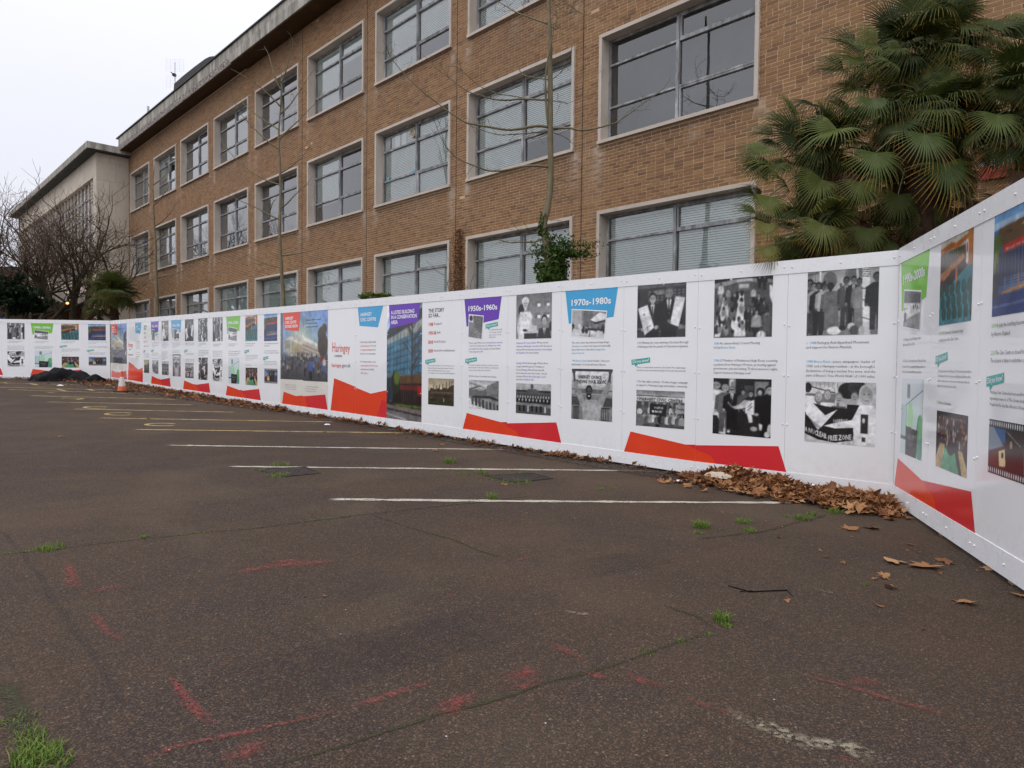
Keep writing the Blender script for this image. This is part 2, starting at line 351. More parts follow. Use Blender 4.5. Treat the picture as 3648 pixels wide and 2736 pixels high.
INK=['ink_grey','ink_lightblue','ink_violet','ink_red','ink_lime','ink_white','ink_black','ink_teal']
def cap(parent,lines,x,zs,h,name='caption_text',bold=0.0,res=1,y=-0.003):
    mb=MB(); h*=.9
    for ln,z in zip(lines,zs):
        runs,w=ln; text_into(mb,runs,x,z-h*0.30,h,w,y,bold,res)
    return mb.mesh(name,[MT[k] for k in INK])
# ============================================================ printed pictures (drawn into vertex colours)
class Cv:
    def __init__(s,w,h,bg=(0.5,0.5,0.5)):
        s.w,s.h=w,h; s.a=np.zeros((h,w,3)); s.a[:]=bg; s.x,s.y=np.meshgrid((np.arange(w)+0.5)/w,(np.arange(h)+0.5)/h)
    def _c(s,m,c,a=1.0):
        c=np.array(c if hasattr(c,'__len__') else (c,c,c)); m=np.clip(m,0,1)[...,None]*a; s.a=s.a*(1-m)+c*m
    def rect(s,x0,y0,x1,y1,c,a=1): s._c(np.clip((s.x-x0)*s.w+.5,0,1)*np.clip((x1-s.x)*s.w+.5,0,1)*np.clip((s.y-y0)*s.h+.5,0,1)*np.clip((y1-s.y)*s.h+.5,0,1),c,a)
    def ell(s,cx,cy,rx,ry,c,rot=0,a=1):
        co,si=math.cos(rot),math.sin(rot); X=(s.x-cx)*co+(s.y-cy)*si; Y=-(s.x-cx)*si+(s.y-cy)*co
        d=np.sqrt((X/rx)**2+(Y/ry)**2); s._c((1-d)*min(rx,ry)*s.w+.5,c,a)
    def poly(s,p,c,a=1):
        acc=np.zeros_like(s.x)
        for ox,oy in ((-.25,-.25),(.25,-.25),(-.25,.25),(.25,.25)):
            X=s.x+ox/s.w; Y=s.y+oy/s.h; ins=np.zeros(X.shape,bool); j=len(p)-1
            for i in range(len(p)):
                xi,yi=p[i]; xj,yj=p[j]
                if yi!=yj: ins^=((yi>Y)!=(yj>Y))&(X<(xj-xi)*(Y-yi)/(yj-yi)+xi)
                j=i
            acc+=ins
        s._c(acc/4,c,a)
    def line(s,x0,y0,x1,y1,w,c,a=1):
        dx,dy=x1-x0,y1-y0; l=math.hypot(dx,dy)+1e-9; nx,ny=-dy/l*w/2,dx/l*w/2; s.poly([(x0+nx,y0+ny),(x1+nx,y1+ny),(x1-nx,y1-ny),(x0-nx,y0-ny)],c,a)
    def grad(s,x0,y0,x1,y1,c0,c1):
        m=(s.x>=x0)&(s.x<x1)&(s.y>=y0)&(s.y<y1); t=np.clip((s.y-y0)/(y1-y0),0,1)[...,None]; c=np.array(c0)*(1-t)+np.array(c1)*t; s.a[m]=c[m]
    def grain(s,amp,k=1):
        r=np.random.default_rng(s.w*7+s.h); n=r.standard_normal((s.h//k+2,s.w//k+2)); n=np.repeat(np.repeat(n,k,0),k,1)[:s.h,:s.w]
        def sm(q):
            g=r.standard_normal((q+1,q+1)); xi=np.linspace(0,q-1e-6,s.w); yi=np.linspace(0,q-1e-6,s.h); X0=xi.astype(int); Y0=yi.astype(int); fx=xi-X0; fy=(yi-Y0)[:,None]; fx=fx*fx*(3-2*fx); fy=fy*fy*(3-2*fy)
            return (g[Y0][:,X0]*(1-fx)+g[Y0][:,X0+1]*fx)*(1-fy)+(g[Y0+1][:,X0]*(1-fx)+g[Y0+1][:,X0+1]*fx)*fy
        t=sm(6)*.5+sm(14)*.45+sm(30)*.4; s.a=s.a*(1+t[...,None]*.10)+t[...,None]*.008+n[...,None]*amp*.5
        b=s.a.copy(); b[1:-1,1:-1]=(s.a[1:-1,1:-1]*4+s.a[:-2,1:-1]+s.a[2:,1:-1]+s.a[1:-1,:-2]+s.a[1:-1,2:])/8; s.a=np.clip(b,0,1)
    def person(s,x,y,h,coat=0.2,skin=0.55,legs=0.1,w=1.0,shirt=None,hair=0.08,asp=1.0,lean=0.0):
        "standing figure: y is the crown, h the full height, asp = width/height of the sheet"
        u=h/7.5; ux=u/asp*w; C=lambda v:v
        s.poly([(x-ux*0.75+lean,y+4*u),(x+ux*0.75+lean,y+4*u),(x+ux*0.7,y+7.4*u),(x+ux*0.1,y+7.4*u),(x,y+5*u),(x-ux*0.15,y+7.4*u),(x-ux*0.75,y+7.4*u)],legs)
        s.poly([(x-ux*0.35,y+1.15*u),(x+ux*0.35,y+1.15*u),(x+ux*1.0,y+1.6*u),(x+ux*1.15,y+3.9*u),(x+ux*0.85,y+4.4*u),(x-ux*0.85,y+4.4*u),(x-ux*1.15,y+3.9*u),(x-ux*1.0,y+1.6*u)],coat)
        if shirt is not None: s.poly([(x-ux*0.25,y+1.25*u),(x+ux*0.25,y+1.25*u),(x+ux*0.02,y+2.8*u)],shirt); s.line(x,y+1.4*u,x,y+2.6*u,ux*0.12,0.1)
        for sg in(-1,1): s.line(x+sg*ux*1.0,y+1.7*u,x+sg*ux*1.15,y+3.9*u,ux*0.42,np.clip(np.array(coat)*0.85,0,1)); s.ell(x+sg*ux*1.15,y+4.1*u,ux*0.2,u*0.22,skin)
        s.rect(x-ux*0.16,y+0.85*u,x+ux*0.16,y+1.25*u,skin); s.ell(x,y+0.42*u,ux*0.46,u*0.55,hair); s.ell(x,y+0.6*u,ux*0.38,u*0.48,skin)
        s.ell(x-ux*0.15,y+0.55*u,ux*0.06,u*0.05,0.1); s.ell(x+ux*0.15,y+0.55*u,ux*0.06,u*0.05,0.1)
    def txt(s,t,x,y,h,w,c,shear=0.0):
        V,Fc,wd=glyphs(t,0.035,1)
        for f in Fc: s.poly([(x+V[i][0]/wd*w,y-V[i][1]*h+shear*V[i][0]/wd*w) for i in f],c)
    def mesh(s,name,W,H,quad=None,y=0.0):
        lin=np.where(s.a<=0.04045,s.a/12.92,((s.a+0.055)/1.055)**2.4)*0.95+0.005
        h,w=s.h,s.w; gx=np.linspace(0,1,w); gy=np.linspace(0,1,h); X,Y=np.meshgrid(gx,gy)
        q=quad or ((0,H),(W,H),(W,0),(0,0))     # tl tr br bl
        tl,tr,br,bl=[np.array(k) for k in q]
        Pp=(1-Y)[...,None]*((1-X)[...,None]*tl+X[...,None]*tr)+Y[...,None]*((1-X)[...,None]*bl+X[...,None]*br)
        V=np.zeros((h*w,3)); V[:,0]=Pp[...,0].ravel(); V[:,2]=Pp[...,1].ravel(); V[:,1]=y
        i=np.arange(h*w).reshape(h,w); Fc=np.stack([i[1:,:-1],i[1:,1:],i[:-1,1:],i[:-1,:-1]],-1).reshape(-1,4)
        c=np.ones((h*w,4)); c[:,:3]=lin.reshape(-1,3)
        return npmesh(name,V,Fc,MT['print'],c)
rr=random.Random(5)
def pic_rally():      # men and women standing with raised fists
    c=Cv(112,106,0.62); c.grad(0,0,1,.35,(.55,)*3,(.7,)*3)
    c.poly([(0,0),(.45,0),(.18,.1),(0,.12)],.5); c.line(0,.1,.55,0,.012,.2); c.line(.19,.05,.19,.5,.035,.8)
    for i in range(7): c.line(.02+.025*i,.08,.02+.025*i,.3,.006,.35)
    c.ell(.33,.2,.1,.13,.38); c.ell(.66,.12,.12,.1,.42); c.rect(0,.8,1,1,.48); c.line(.7,0,.72,.25,.03,.85)
    for x,y,h,co,sk,lg in ((.04,.17,.85,.3,.35,.3),(.1,.22,.75,.6,.5,.2),(.17,.22,.78,.12,.3,.1),(.24,.23,.7,.65,.3,.15)): c.person(x,y,h,co,sk,lg)
    c.line(.2,.32,.26,.2,.03,.12); c.line(.27,.34,.32,.24,.03,.5)
    c.person(.34,.24,.7,.42,.15,.42,1.15); c.poly([(.26,.36),(.44,.36),(.47,.86),(.27,.86)],.42); c.person(.56,.17,.72,.28,.3,.2,1.0,.6); c.person(.66,.17,.7,.12,.5,.08,.9,.9); c.line(.5,.36,.48,.25,.03,.3)
    c.person(.74,.2,.72,.5,.35,.45,.9); c.poly([(.77,0),(.87,0),(.9,1),(.8,1)],.86)
    for i in range(6): c.line(.76,.02+.03*i,.88,.03+.03*i,.012,.15)
    c.line(.77,.34,.9,.36,.012,.15); c.line(.78,.5,.92,.55,.012,.2); c.line(.78,.75,.93,.8,.012,.2)
    c.person(.97,.14,.8,.15,.3,.2,1.1); c.ell(.4,.93,.1,.06,.9); c.ell(.52,.89,.05,.04,.12); c.ell(.64,.87,.05,.05,.8); c.ell(.68,.93,.06,.07,.3); c.ell(.78,.95,.04,.08,.75); c.grain(.05); return c
def pic_banner():     # people holding a dark banner
    c=Cv(128,120,0.75); c.poly([(0,.1),(.3,.06),(.55,.2),(.3,.3),(.05,.2)],.85); c.line(.05,.08,.5,.2,.02,.3); c.rect(.0,.2,.5,.5,.45)
    for i in range(8): c.rect(.04+.06*i,.02,.045+.06*i,.1,.35)
    c.ell(.62,.14,.14,.13,.14); c.ell(.74,.08,.12,.12,.2); c.rect(.44,0,.46,.4,.9)
    for x,y,hr,co in ((.04,.1,.1,.9),(.2,.24,.6,.6),(.33,.2,.45,.85),(.49,.25,.5,.35),(.71,.22,.3,.12)): c.ell(x,y,.055,.075,hr); c.ell(x,y+.02,.045,.07,.15 if x<.1 else .68); c.poly([(x-.1,y+.14),(x+.1,y+.14),(x+.13,y+.5),(x-.13,y+.5)],co); c.ell(x-.015,y+.015,.006,.006,.1); c.ell(x+.02,y+.015,.006,.006,.1); c.rect(x-.015,y+.045,x+.02,y+.055,.3)
    c.poly([(0,.25),(.12,.28),(.3,.55),(.25,.75),(.0,.55)],.9)
    c.poly([(.12,.36),(.3,.4),(.5,.42),(.75,.42),(.72,.85),(.45,.92),(.2,.85),(0,.75),(0,.5),(.2,.8),(.35,.6)],.13); c.poly([(0,.3),(.18,.42),(.3,.58),(.22,.72),(.02,.55)],.92); c.poly([(.3,.55),(.48,.44),(.24,.76)],.93)
    c.ell(.87,.17,.1,.14,.8); c.ell(.87,.21,.085,.14,.66); c.ell(.84,.19,.01,.01,.2); c.ell(.9,.19,.01,.01,.2); c.rect(.85,.28,.9,.295,.35)
    c.poly([(.78,.36),(.98,.36),(1,.45),(1,1),(.72,1),(.7,.72),(.45,.75),(.28,.72),(.45,.66),(.68,.6)],.9); c.rect(.8,.5,.9,.8,.2); c.ell(.84,.6,.02,.04,.8); c.rect(.82,.86,.87,.93,.25)
    for i in range(5): c.rect(.35+.08*i,.9,.38+.08*i,1,.85)
    c.poly([(0,.72),(.2,.82),(.45,.88),(.7,.80),(.7,.92),(.45,.98),(.2,.95),(0,.86)],.1); c.txt('A NUCLEAR',.005,.83,.115,.33,(.95,)*3,.30); c.txt('FREE ZONE',.35,.955,.115,.33,(.95,)*3,-.14); c.txt('HARING',.42,.66,.085,.2,(.92,)*3,-.05); c.grain(.03); return c
def pic_council():    # looking down on long tables and a crowd
    c=Cv(84,80,0.3); c.rect(0,0,1,.14,.1); c.poly([(0,.12),(.4,.07),(.6,.07),(1,.12),(1,.17),(.6,.13),(.4,.13),(0,.2)],.55); c.rect(.4,.08,.66,.12,.8); c.rect(.42,.12,.62,.26,.4); c.rect(.44,.16,.6,.22,.75); c.rect(.27,.03,.32,.08,.9)
    c.poly([(.02,.98),(.12,.98),(.26,.35),(.17,.35)],.88); c.poly([(.36,.98),(.56,.98),(.52,.3),(.42,.3)],.9); c.poly([(.94,.2),(1,.22),(1,.5),(.95,.38)],.85)
    for i in range(26): c.ell(.05+.45*rr.random(),.3+.65*rr.random(),.03,.045,rr.choice([.08,.12,.85,.5,.3]))
    for i in range(18): x=.04+.5*rr.random(); y=.24+.6*rr.random(); c.ell(x,y+.06,.04,.07,rr.choice([.15,.5,.8,.1])); c.ell(x,y,.02,.028,rr.choice([.12,.6,.1]))
    for x,y,h,co,sk,lg in ((.12,.12,.3,.85,.5,.6),(.25,.2,.25,.6,.5,.4),(.68,.22,.25,.7,.5,.1),(.78,.03,.22,.1,.5,.1),(.86,.03,.25,.12,.5,.1),(.77,.32,.42,.1,.5,.08),(.86,.4,.35,.2,.2,.1),(.6,.5,.4,.1,.4,.1),(.66,.52,.4,.15,.4,.1),(.74,.58,.45,.6,.6,.12),(.91,.56,.42,.35,.2,.35),(.82,.84,.4,.9,.3,.8)): c.person(x,y,h,co,sk,lg,1.1,.9)
    c.ell(.33,.62,.07,.1,.42); c.ell(.33,.55,.035,.04,.06); c.ell(.37,.78,.06,.1,.88); c.ell(.36,.7,.03,.035,.2); c.grain(.05); return c
def pic_petition():
    c=Cv(84,84,0.12); c.rect(.28,0,.4,.3,.55); c.rect(.31,.02,.36,.06,.9); c.rect(.3,.03,.315,.3,.95); c.rect(.72,.05,.95,.5,.5); c.rect(.55,.12,.7,.3,.28)
    c.person(.05,.05,1.05,.85,.55,.08,1.7); c.poly([(0,.2),(.12,.25),(.2,.6),(.12,.75),(0,.5)],.88); c.ell(.04,.8,.07,.13,.15); c.poly([(.13,.7),(.25,.72),(.24,1),(.12,.98)],.85); c.ell(.19,.84,.04,.06,.65)
    c.person(.22,.12,.85,.42,.62,.35,1.25,None,.55); c.person(.34,.15,.75,.08,.68,.06,1.2,.9,.4); c.ell(.335,.2,.03,.01,.1)
    c.person(.53,.2,.5,.35,.6,.1,1.2); c.person(.66,.22,.6,.12,.6,.12,1.2); c.person(.83,.18,.68,.12,.65,.1,1.4,None,.05); c.ell(.82,.22,.07,.07,.08); c.ell(.81,.24,.035,.045,.68); c.person(.98,.12,.9,.06,.6,.05,1.6)
    c.poly([(.33,.5),(.45,.47),(.55,.37),(.68,.38),(.6,.5),(.5,.53),(.4,.54)],.72); c.line(.27,.42,.35,.51,.03,.5); c.poly([(.58,.42),(.72,.36),(.72,.62),(.57,.6)],.9); c.line(.62,.5,.68,.42,.01,.2); c.line(.61,.55,.69,.47,.01,.2); c.poly([(.6,.6),(.68,.6),(.7,.75),(.64,.76)],.85)
    c.ell(.72,.86,.06,.04,.6); c.poly([(.8,.76),(.86,.78),(.85,.88),(.81,.87)],.85); c.ell(.94,.94,.05,.05,.9); c.ell(.98,.86,.04,.1,.8); c.ell(.29,.94,.02,.02,.9); c.grain(.04); return c
def pic_twinning():   # two men with certificates
    c=Cv(80,84,0.2); c.rect(0,0,1,.12,.33); c.rect(.36,.16,.75,.24,.55); c.ell(.55,.06,.02,.02,.85)
    for i in range(9):
        for j in range(4): c.rect(.24+.085*i,.17+.05*j,.29+.085*i,.2+.05*j,.42)
    c.rect(0,.18,.06,.9,.1); c.rect(.85,.8,1,.86,.4); c.rect(0,.82,.3,.86,.35); c.rect(.44,.55,.5,.9,.5)
    c.person(.33,.22,1.15,.12,.6,.07,1.15,.8,.07); c.person(.66,.13,1.25,.11,.5,.07,1.25,.88,.3); c.line(.66,.3,.66,.45,.025,.2)
    c.poly([(.02,.47),(.22,.41),(.37,.82),(.17,.95)],.88); c.ell(.15,.58,.02,.02,.4); c.line(.2,.82,.3,.78,.012,.4); c.line(.22,.78,.24,.88,.01,.4); c.line(.06,.5,.2,.46,.006,.65)
    c.poly([(.79,.29),(.98,.32),(.86,.82),(.69,.76)],.88); c.line(.8,.35,.94,.38,.008,.65); c.line(.77,.45,.9,.48,.006,.7); c.ell(.4,.82,.025,.035,.7); c.ell(.67,.72,.045,.03,.45,.6); c.grain(.03); return c
def pic_street():     # crowd under a fascia board
    c=Cv(120,80,0.35); c.grad(0,0,1,.16,(.45,)*3,(.7,)*3); c.poly([(0,.14),(1,.16),(1,.2),(0,.17)],.25); c.rect(0,.17,1,.3,.85); c.txt('HARINGEY CIVIC CENTRE',.02,.28,.11,.94,(.2,)*3,.02)
    c.rect(0,.31,1,.42,.55)
    for i in range(7): c.rect(.02+.15*i,.32,.12+.15*i,.5,.3)
    for i in range(22): x=rr.random(); y=.42+.25*rr.random(); c.ell(x,y,.02,.04,rr.choice([.12,.6,.5])); c.ell(x,y+.14,.035,.11,rr.choice([.1,.4,.6,.75]))
    c.rect(0,.75,1,1,.3)
    for i in range(14): c.person(.04+.07*i,.58+.05*rr.random(),.5,rr.choice([.15,.35,.6,.75]),.5,rr.choice([.1,.3]),1.1,None,.1,1.4)
    c.poly([(.3,.36),(.65,.38),(.63,.7),(.29,.66)],.14); c.txt('POSITIVE',.39,.5,.08,.18,(.9,)*3); c.txt('IMAGES',.4,.6,.08,.15,(.9,)*3); c.poly([(.34,.55),(.39,.55),(.365,.62)],.9); c.poly([(.82,.36),(1,.36),(1,.6),(.83,.58)],.62); c.txt('People',.85,.5,.09,.14,(.2,)*3)
    c.ell(.08,.6,.06,.08,.8); c.ell(.08,.85,.1,.18,.45); c.grain(.03); return c
def pic_service():    # man with raised arms under a cloth banner
    c=Cv(112,116,0.5); c.rect(0,0,1,.05,.2); c.grad(0,.05,1,.4,(.85,)*3,(.72,)*3); c.poly([(0,.3),(.5,.42),(1,.3),(1,.5),(0,.5)],.62); c.line(0,.4,1,.42,.02,.35); c.rect(.1,.42,.9,.48,.4); c.rect(0,.55,.28,.72,.28); c.rect(.72,.55,1,.72,.28); c.rect(.05,.74,.2,1,.15); c.rect(.75,.74,.95,1,.15)
    for i in range(5): c.rect(.77+.04*i,.76,.79+.04*i,.98,.6); c.rect(.06+.03*i,.76,.07+.03*i,.98,.6)
    c.poly([(.05,.08),(.95,.06),(.9,.28),(.6,.33),(.1,.28)],.86); c.txt('HARINGEY COUNCIL',.17,.19,.095,.58,(.1,)*3,.02); c.txt('FENDING YOUR SERVIC',.09,.29,.095,.76,(.1,)*3,-.01)
    for sx,hx_ in ((-1,.06),(1,.94)):
        x0=.5+sx*.2; c.line(x0,.72,x0+sx*.12,.45,.13,.62); c.line(x0+sx*.1,.5,hx_,.22,.1,.55); c.line(hx_-sx*.02,.25,hx_,.08,.055,.3); c.ell(hx_,.06,.04,.05,.28)
    c.poly([(.36,.6),(.64,.6),(.74,.7),(.7,1),(.3,1),(.28,.7)],.68); c.ell(.44,.42,.08,.1,.05); c.ell(.44,.46,.065,.11,.3); c.ell(.44,.54,.06,.06,.1); c.ell(.44,.53,.03,.018,.8); c.ell(.41,.44,.012,.01,.05); c.ell(.47,.44,.012,.01,.05); c.line(.35,.82,.46,.83,.01,.45); c.grain(.03); return c
def pic_alderman():   # woman in hat and pale coat at a desk
    c=Cv(76,84,0.56); c.grad(0,0,1,.7,(.42,)*3,(.62,)*3)
    for i in range(12): c.line(.25+.06*i,0,.25+.06*i,.7,.004,.5)
    for x in (.53,.78):
        for y in (.22,.46): c.rect(x,y,x+.16,y+.11,.42); c.rect(x+.08,y+.05,x+.16,y+.11,.95)
    c.ell(.15,.38,.08,.12,.15); c.ell(.27,.2,.1,.09,.9); c.ell(.27,.26,.07,.1,.8); c.ell(.245,.25,.012,.01,.2); c.ell(.3,.25,.012,.01,.2); c.ell(.27,.3,.015,.008,.3); c.rect(.24,.33,.31,.4,.78)
    c.poly([(.12,.42),(.4,.42),(.48,.55),(.5,.85),(.38,1),(.08,1),(.04,.75)],.88); c.ell(.28,.5,.01,.01,.5); c.ell(.28,.6,.01,.01,.5); c.line(.1,.5,.09,.8,.02,.7); c.ell(.27,.82,.07,.03,.12,.2)
    c.poly([(.22,.84),(.62,.82),(.64,.88),(.22,.9)],.8); c.rect(.24,.88,.6,1,.18); c.ell(.5,.62,.05,.08,.6); c.poly([(.43,.72),(.6,.72),(.6,.82),(.45,.83)],.85)
    c.ell(.8,.6,.08,.09,.07); c.ell(.8,.64,.065,.09,.7); c.poly([(.66,.78),(.94,.78),(.99,1),(.6,1)],.2); c.poly([(.76,.78),(.84,.78),(.8,.95)],.92); c.line(.8,.8,.8,.95,.02,.3); c.ell(.98,.75,.05,.1,.2); c.grain(.025); return c
def pic_members():    # seated rows before a panelled wall
    c=Cv(80,50,0.2); c.rect(0,0,1,.22,.72); c.ell(.47,.1,.04,.08,.3); c.poly([(.3,.28),(.36,.18),(.6,.18),(.66,.28),(1,.3),(1,.36),(0,.34),(0,.28)],.35); c.rect(0,.34,1,.42,.28)
    for i in range(13): c.ell(.06+.073*i,.44,.018,.04,.75); c.poly([(.03+.073*i,.5),(.09+.073*i,.5),(.09+.073*i,.62),(.03+.073*i,.62)],.07)
    for i in range(9): c.ell(.1+.1*i,.54,.02,.045,.78)
    c.poly([(0,.62),(1,.66),(1,.76),(.62,.74),(.4,.74),(0,.72)],.5); c.rect(0,.76,1,1,.3)
    for i in range(7): x=.12+.12*i; c.rect(x-.025,.72,x+.025,.92,.75 if i in(2,6) else .08)
    c.grain(.04); return c
def pic_chamber():
    c=Cv(80,50,0.55); c.grad(0,0,1,.3,(.62,)*3,(.9,)*3); c.poly([(0,.3),(.4,.18),(.42,.22),(0,.36)],.4); c.line(0,.1,.6,.28,.03,.5); c.line(0,.02,.7,.2,.02,.95); c.poly([(.6,.2),(1,0),(1,.6),(.62,.5)],.48); c.poly([(0,.36),(.6,.32),(.62,.55),(0,.55)],.42); c.poly([(.3,.3),(.5,.28),(.52,.35),(.3,.36)],.65)
    c.poly([(.1,.55),(.7,.52),(1,.62),(1,.7),(.7,.62),(.1,.62)],.22); c.poly([(0,.62),(.3,.8),(.6,1),(0,1)],.86)
    for i in range(8): x=.12+.12*i; y=.56+.035*i; c.poly([(x-.03,y),(x+.045,y+.01),(x+.06,y+.3),(x-.02,y+.28)],.25 if i%2 else .33)
    c.grain(.02); return c
def pic_almshouse():
    c=Cv(64,60,(.72,.66,.54)); c.grad(0,0,1,.4,(.6,.55,.46),(.8,.74,.62)); B=(.25,.2,.15)
    c.poly([(.05,.5),(.12,.35),(.3,.42),(.42,.35),(.5,.42),(.65,.33),(.75,.38),(.85,.28),(1,.22),(1,.78),(.05,.74)],B); c.poly([(0,.48),(.08,.5),(.08,.75),(0,.76)],(.22,.2,.13))
    for x,y in ((.2,.28),(.32,.27),(.44,.22),(.56,.18),(.7,.12),(.82,.08),(.9,.1)): c.rect(x,y,x+.025,y+.25,B)
    for i in range(12): c.rect(.14+.07*i,.5,.17+.07*i,.56,(.5,.45,.35)); c.rect(.14+.07*i,.62,.17+.07*i,.68,(.1,.08,.06))
    c.rect(0,.75,1,1,(.2,.19,.12)); c.ell(.22,.8,.14,.06,(.13,.12,.08)); c.rect(.6,.74,.63,.86,(.8,.75,.65)); c.grain(.03); return c
def pic_listed():     # glazed hall behind a bare tree
    c=Cv(72,112,(.5,.6,.75)); c.grad(0,0,1,.5,(.55,.68,.85),(.85,.9,.97)); c.poly([(0,0),(.08,0),(.08,.12),(0,.17)],(.9,.92,.96))
    c.poly([(0,.26),(.12,.19),(1,.06),(1,.22),(.1,.3),(0,.33)],(.2,.22,.25)); c.poly([(0,.32),(1,.15),(1,.25),(0,.37)],(.6,.62,.6)); G=(.25,.45,.55); c.poly([(0,.36),(1,.24),(1,.62),(0,.66)],G)
    for i in range(10): c.rect(.0+.1*i,.26,.012+.1*i,.66,(.12,.2,.26))
    for i in range(6): c.line(0,.4+.05*i,1,.29+.06*i,.008,(.12,.2,.26))
    for i in range(14): c.rect(.1*rr.randint(0,9)+.01,.36+.04*rr.randint(0,6),.1*rr.randint(1,9),.4+.04*rr.randint(0,6),(.4,.62,.72),.35)
    c.rect(0,.6,1,.66,(.35,.42,.45)); c.rect(.15,.63,1,.86,(.13,.08,.07)); c.poly([(.3,.63),(1,.6),(1,.68),(.3,.69)],(.35,.25,.15)); c.rect(.4,.7,.95,.74,(.4,.13,.1)); c.rect(.88,.7,1,.78,(.6,.1,.1)); c.rect(0,.64,.2,.84,(.15,.2,.25))
    for i in range(8): c.rect(.45+.055*i,.74,.455+.055*i,.84,(.4,.35,.32))
    c.ell(.27,.68,.12,.1,(.12,.16,.07)); c.ell(.3,.64,.08,.06,(.3,.36,.12)); c.rect(.27,.76,.3,.84,(.12,.09,.05))
    c.poly([(0,.84),(1,.86),(1,.9),(0,.87)],(.12,.13,.1)); c.poly([(.15,.86),(1,.87),(1,.885),(.3,.875)],(.35,.45,.15)); c.poly([(0,.87),(1,.9),(1,.95),(0,.9)],(.45,.4,.37)); c.poly([(0,.9),(1,.94),(1,.955),(0,.915)],(.1,.1,.1)); c.poly([(0,.915),(1,.955),(1,1),(0,1)],(.42,.4,.4)); c.line(0,.95,.6,.99,.008,(.75,.75,.75))
    c.line(.73,.9,.74,.08,.022,(.16,.13,.12))
    for i in range(46):
        y=.12+.5*rr.random(); s=rr.choice((-1,1)); l=.08+.3*rr.random()*(1-abs(y-.4)); x=.735; ex=x+s*l; ey=y-.06-l*.25; c.line(x,y,ex,ey,.007,(.2,.16,.14)); c.line((x+ex)/2,(y+ey)/2,(x+ex)/2+s*l*.3,(y+ey)/2-.1*rr.random()-.03,.004,(.25,.2,.18))
    c.grain(.02); return c
def pic_future():     # rendering of a civic square with a crowd
    c=Cv(112,92,(.6,.7,.8)); X,Y=c.x,c.y
    sk=np.stack([.45+.45*np.exp(-((X-.45)/.3)**2)*np.clip(Y*1.6,0,1),.58+.32*np.exp(-((X-.45)/.35)**2)*np.clip(Y*1.6,0,1),.80-.28*np.exp(-((X-.45)/.3)**2)*np.clip(Y*1.2,0,1)],-1); c.a=sk
    c.rect(0,0,.06,.9,(.38,.38,.42)); W=(.78,.74,.68); c.poly([(.08,.43),(.2,.37),(.2,.62),(.12,.6)],(.6,.57,.52)); c.poly([(.1,.43),(.22,.36),(.62,.49),(.6,.53),(.22,.42)],(.85,.82,.76)); c.poly([(.3,.32),(.45,.4),(.45,.46),(.3,.42)],(.7,.68,.66)); c.poly([(.48,.38),(.95,.56),(.95,.74),(.48,.62)],W); c.poly([(.48,.36),(.97,.55),(.97,.58),(.48,.42)],(.9,.88,.84))
    c.poly([(.12,.45),(.22,.42),(.24,.68),(.14,.66)],(.66,.62,.56)); c.poly([(.26,.45),(.48,.5),(.48,.66),(.26,.64)],(.72,.66,.5))
    for i in range(7): c.rect(.27+.035*i,.45,.274+.035*i,.64,(.4,.38,.35))
    for i in range(16):
        for j in range(3): x=.5+.028*i; c.rect(x,.5+.008*i+.05*j-.02,x+.016,.53+.008*i+.05*j-.02,(.42,.36,.28))
    c.ell(.88,.36,.08,.11,(.28,.22,.12)); c.ell(.9,.5,.1,.16,(.22,.16,.09)); c.ell(.93,.28,.05,.07,(.3,.22,.12)); c.rect(.89,.5,.91,.76,(.1,.07,.05)); c.poly([(.83,.66),(1,.64),(1,.78),(.83,.76)],(.5,.12,.08))
    c.grad(0,.72,1,1.01,(.35,.35,.36),(.24,.24,.25)); c.poly([(.24,.6),(.7,.6),(.72,.63),(.22,.63)],(.55,.55,.52)); c.rect(0,.66,.75,.72,(.2,.18,.17))
    for i in range(75):
        y=.60+.2*rr.random()**1.5; h=.07+.16*(y-.58); x=rr.random(); c.person(x,y,h*1.35,rr.choice([(.15,.17,.2),(.3,.36,.45),(.5,.45,.4),(.1,.1,.12),(.22,.35,.6),(.6,.58,.55),(.35,.15,.12)]),rr.choice([(.6,.45,.36),(.35,.22,.15)]),rr.choice([(.1,.1,.13),(.2,.25,.35)]),1.1,None,.1,1.2)
    c.person(.66,.68,.3,(.2,.35,.65),(.35,.22,.15),(.08,.08,.1),1.1,None,.05,1.2); c.person(.93,.66,.2,(.8,.75,.72),(.6,.42,.33),(.3,.35,.5),1.2,None,.2,1.2); c.grain(.02); return c
def pic_citizen():    # chamber with green chairs
    c=Cv(84,84,(.2,.48,.52)); c.rect(0,0,1,.2,(.72,.70,.66)); c.poly([(0,.14),(.35,.1),(.5,.13),(.95,.08),(.95,.12),(.5,.2),(.42,.17),(0,.2)],(.62,.35,.16)); c.rect(0,.19,.85,.4,(.27,.24,.18))
    for i in range(9): c.rect(.2+.07*i,.18,.22+.07*i,.4,(.45,.42,.3))
    c.rect(.85,.0,1,.42,(.66,.42,.22)); c.rect(.8,.16,.87,.4,(.8,.78,.8)); c.rect(.82,.18,.85,.28,(.6,.15,.18)); c.poly([(0,.42),(.75,.28),(.78,.34),(0,.5)],(.66,.40,.2)); c.poly([(0,.5),(.75,.34),(.85,.42),(.5,.52),(0,.66)],(.2,.11,.08)); c.poly([(.1,.48),(.34,.42),(.34,.44),(.1,.51)],(.7,.45,.25)); c.poly([(.5,.4),(.56,.4),(.56,.58),(.51,.58)],(.68,.42,.22)); c.rect(.0,.5,.08,.62,(.3,.14,.1))
    for r_ in range(3):
        for i in range(6): x=.08+.17*i+.04*r_; y=.62+.13*r_; c.ell(x,y,.065,.075,(.10,.24,.22)); c.ell(x,y-.01,.05,.055,(.15,.32,.29)); c.rect(x-.01,y+.06,x+.01,y+.1,(.5,.5,.5))
    c.grain(.025); return c
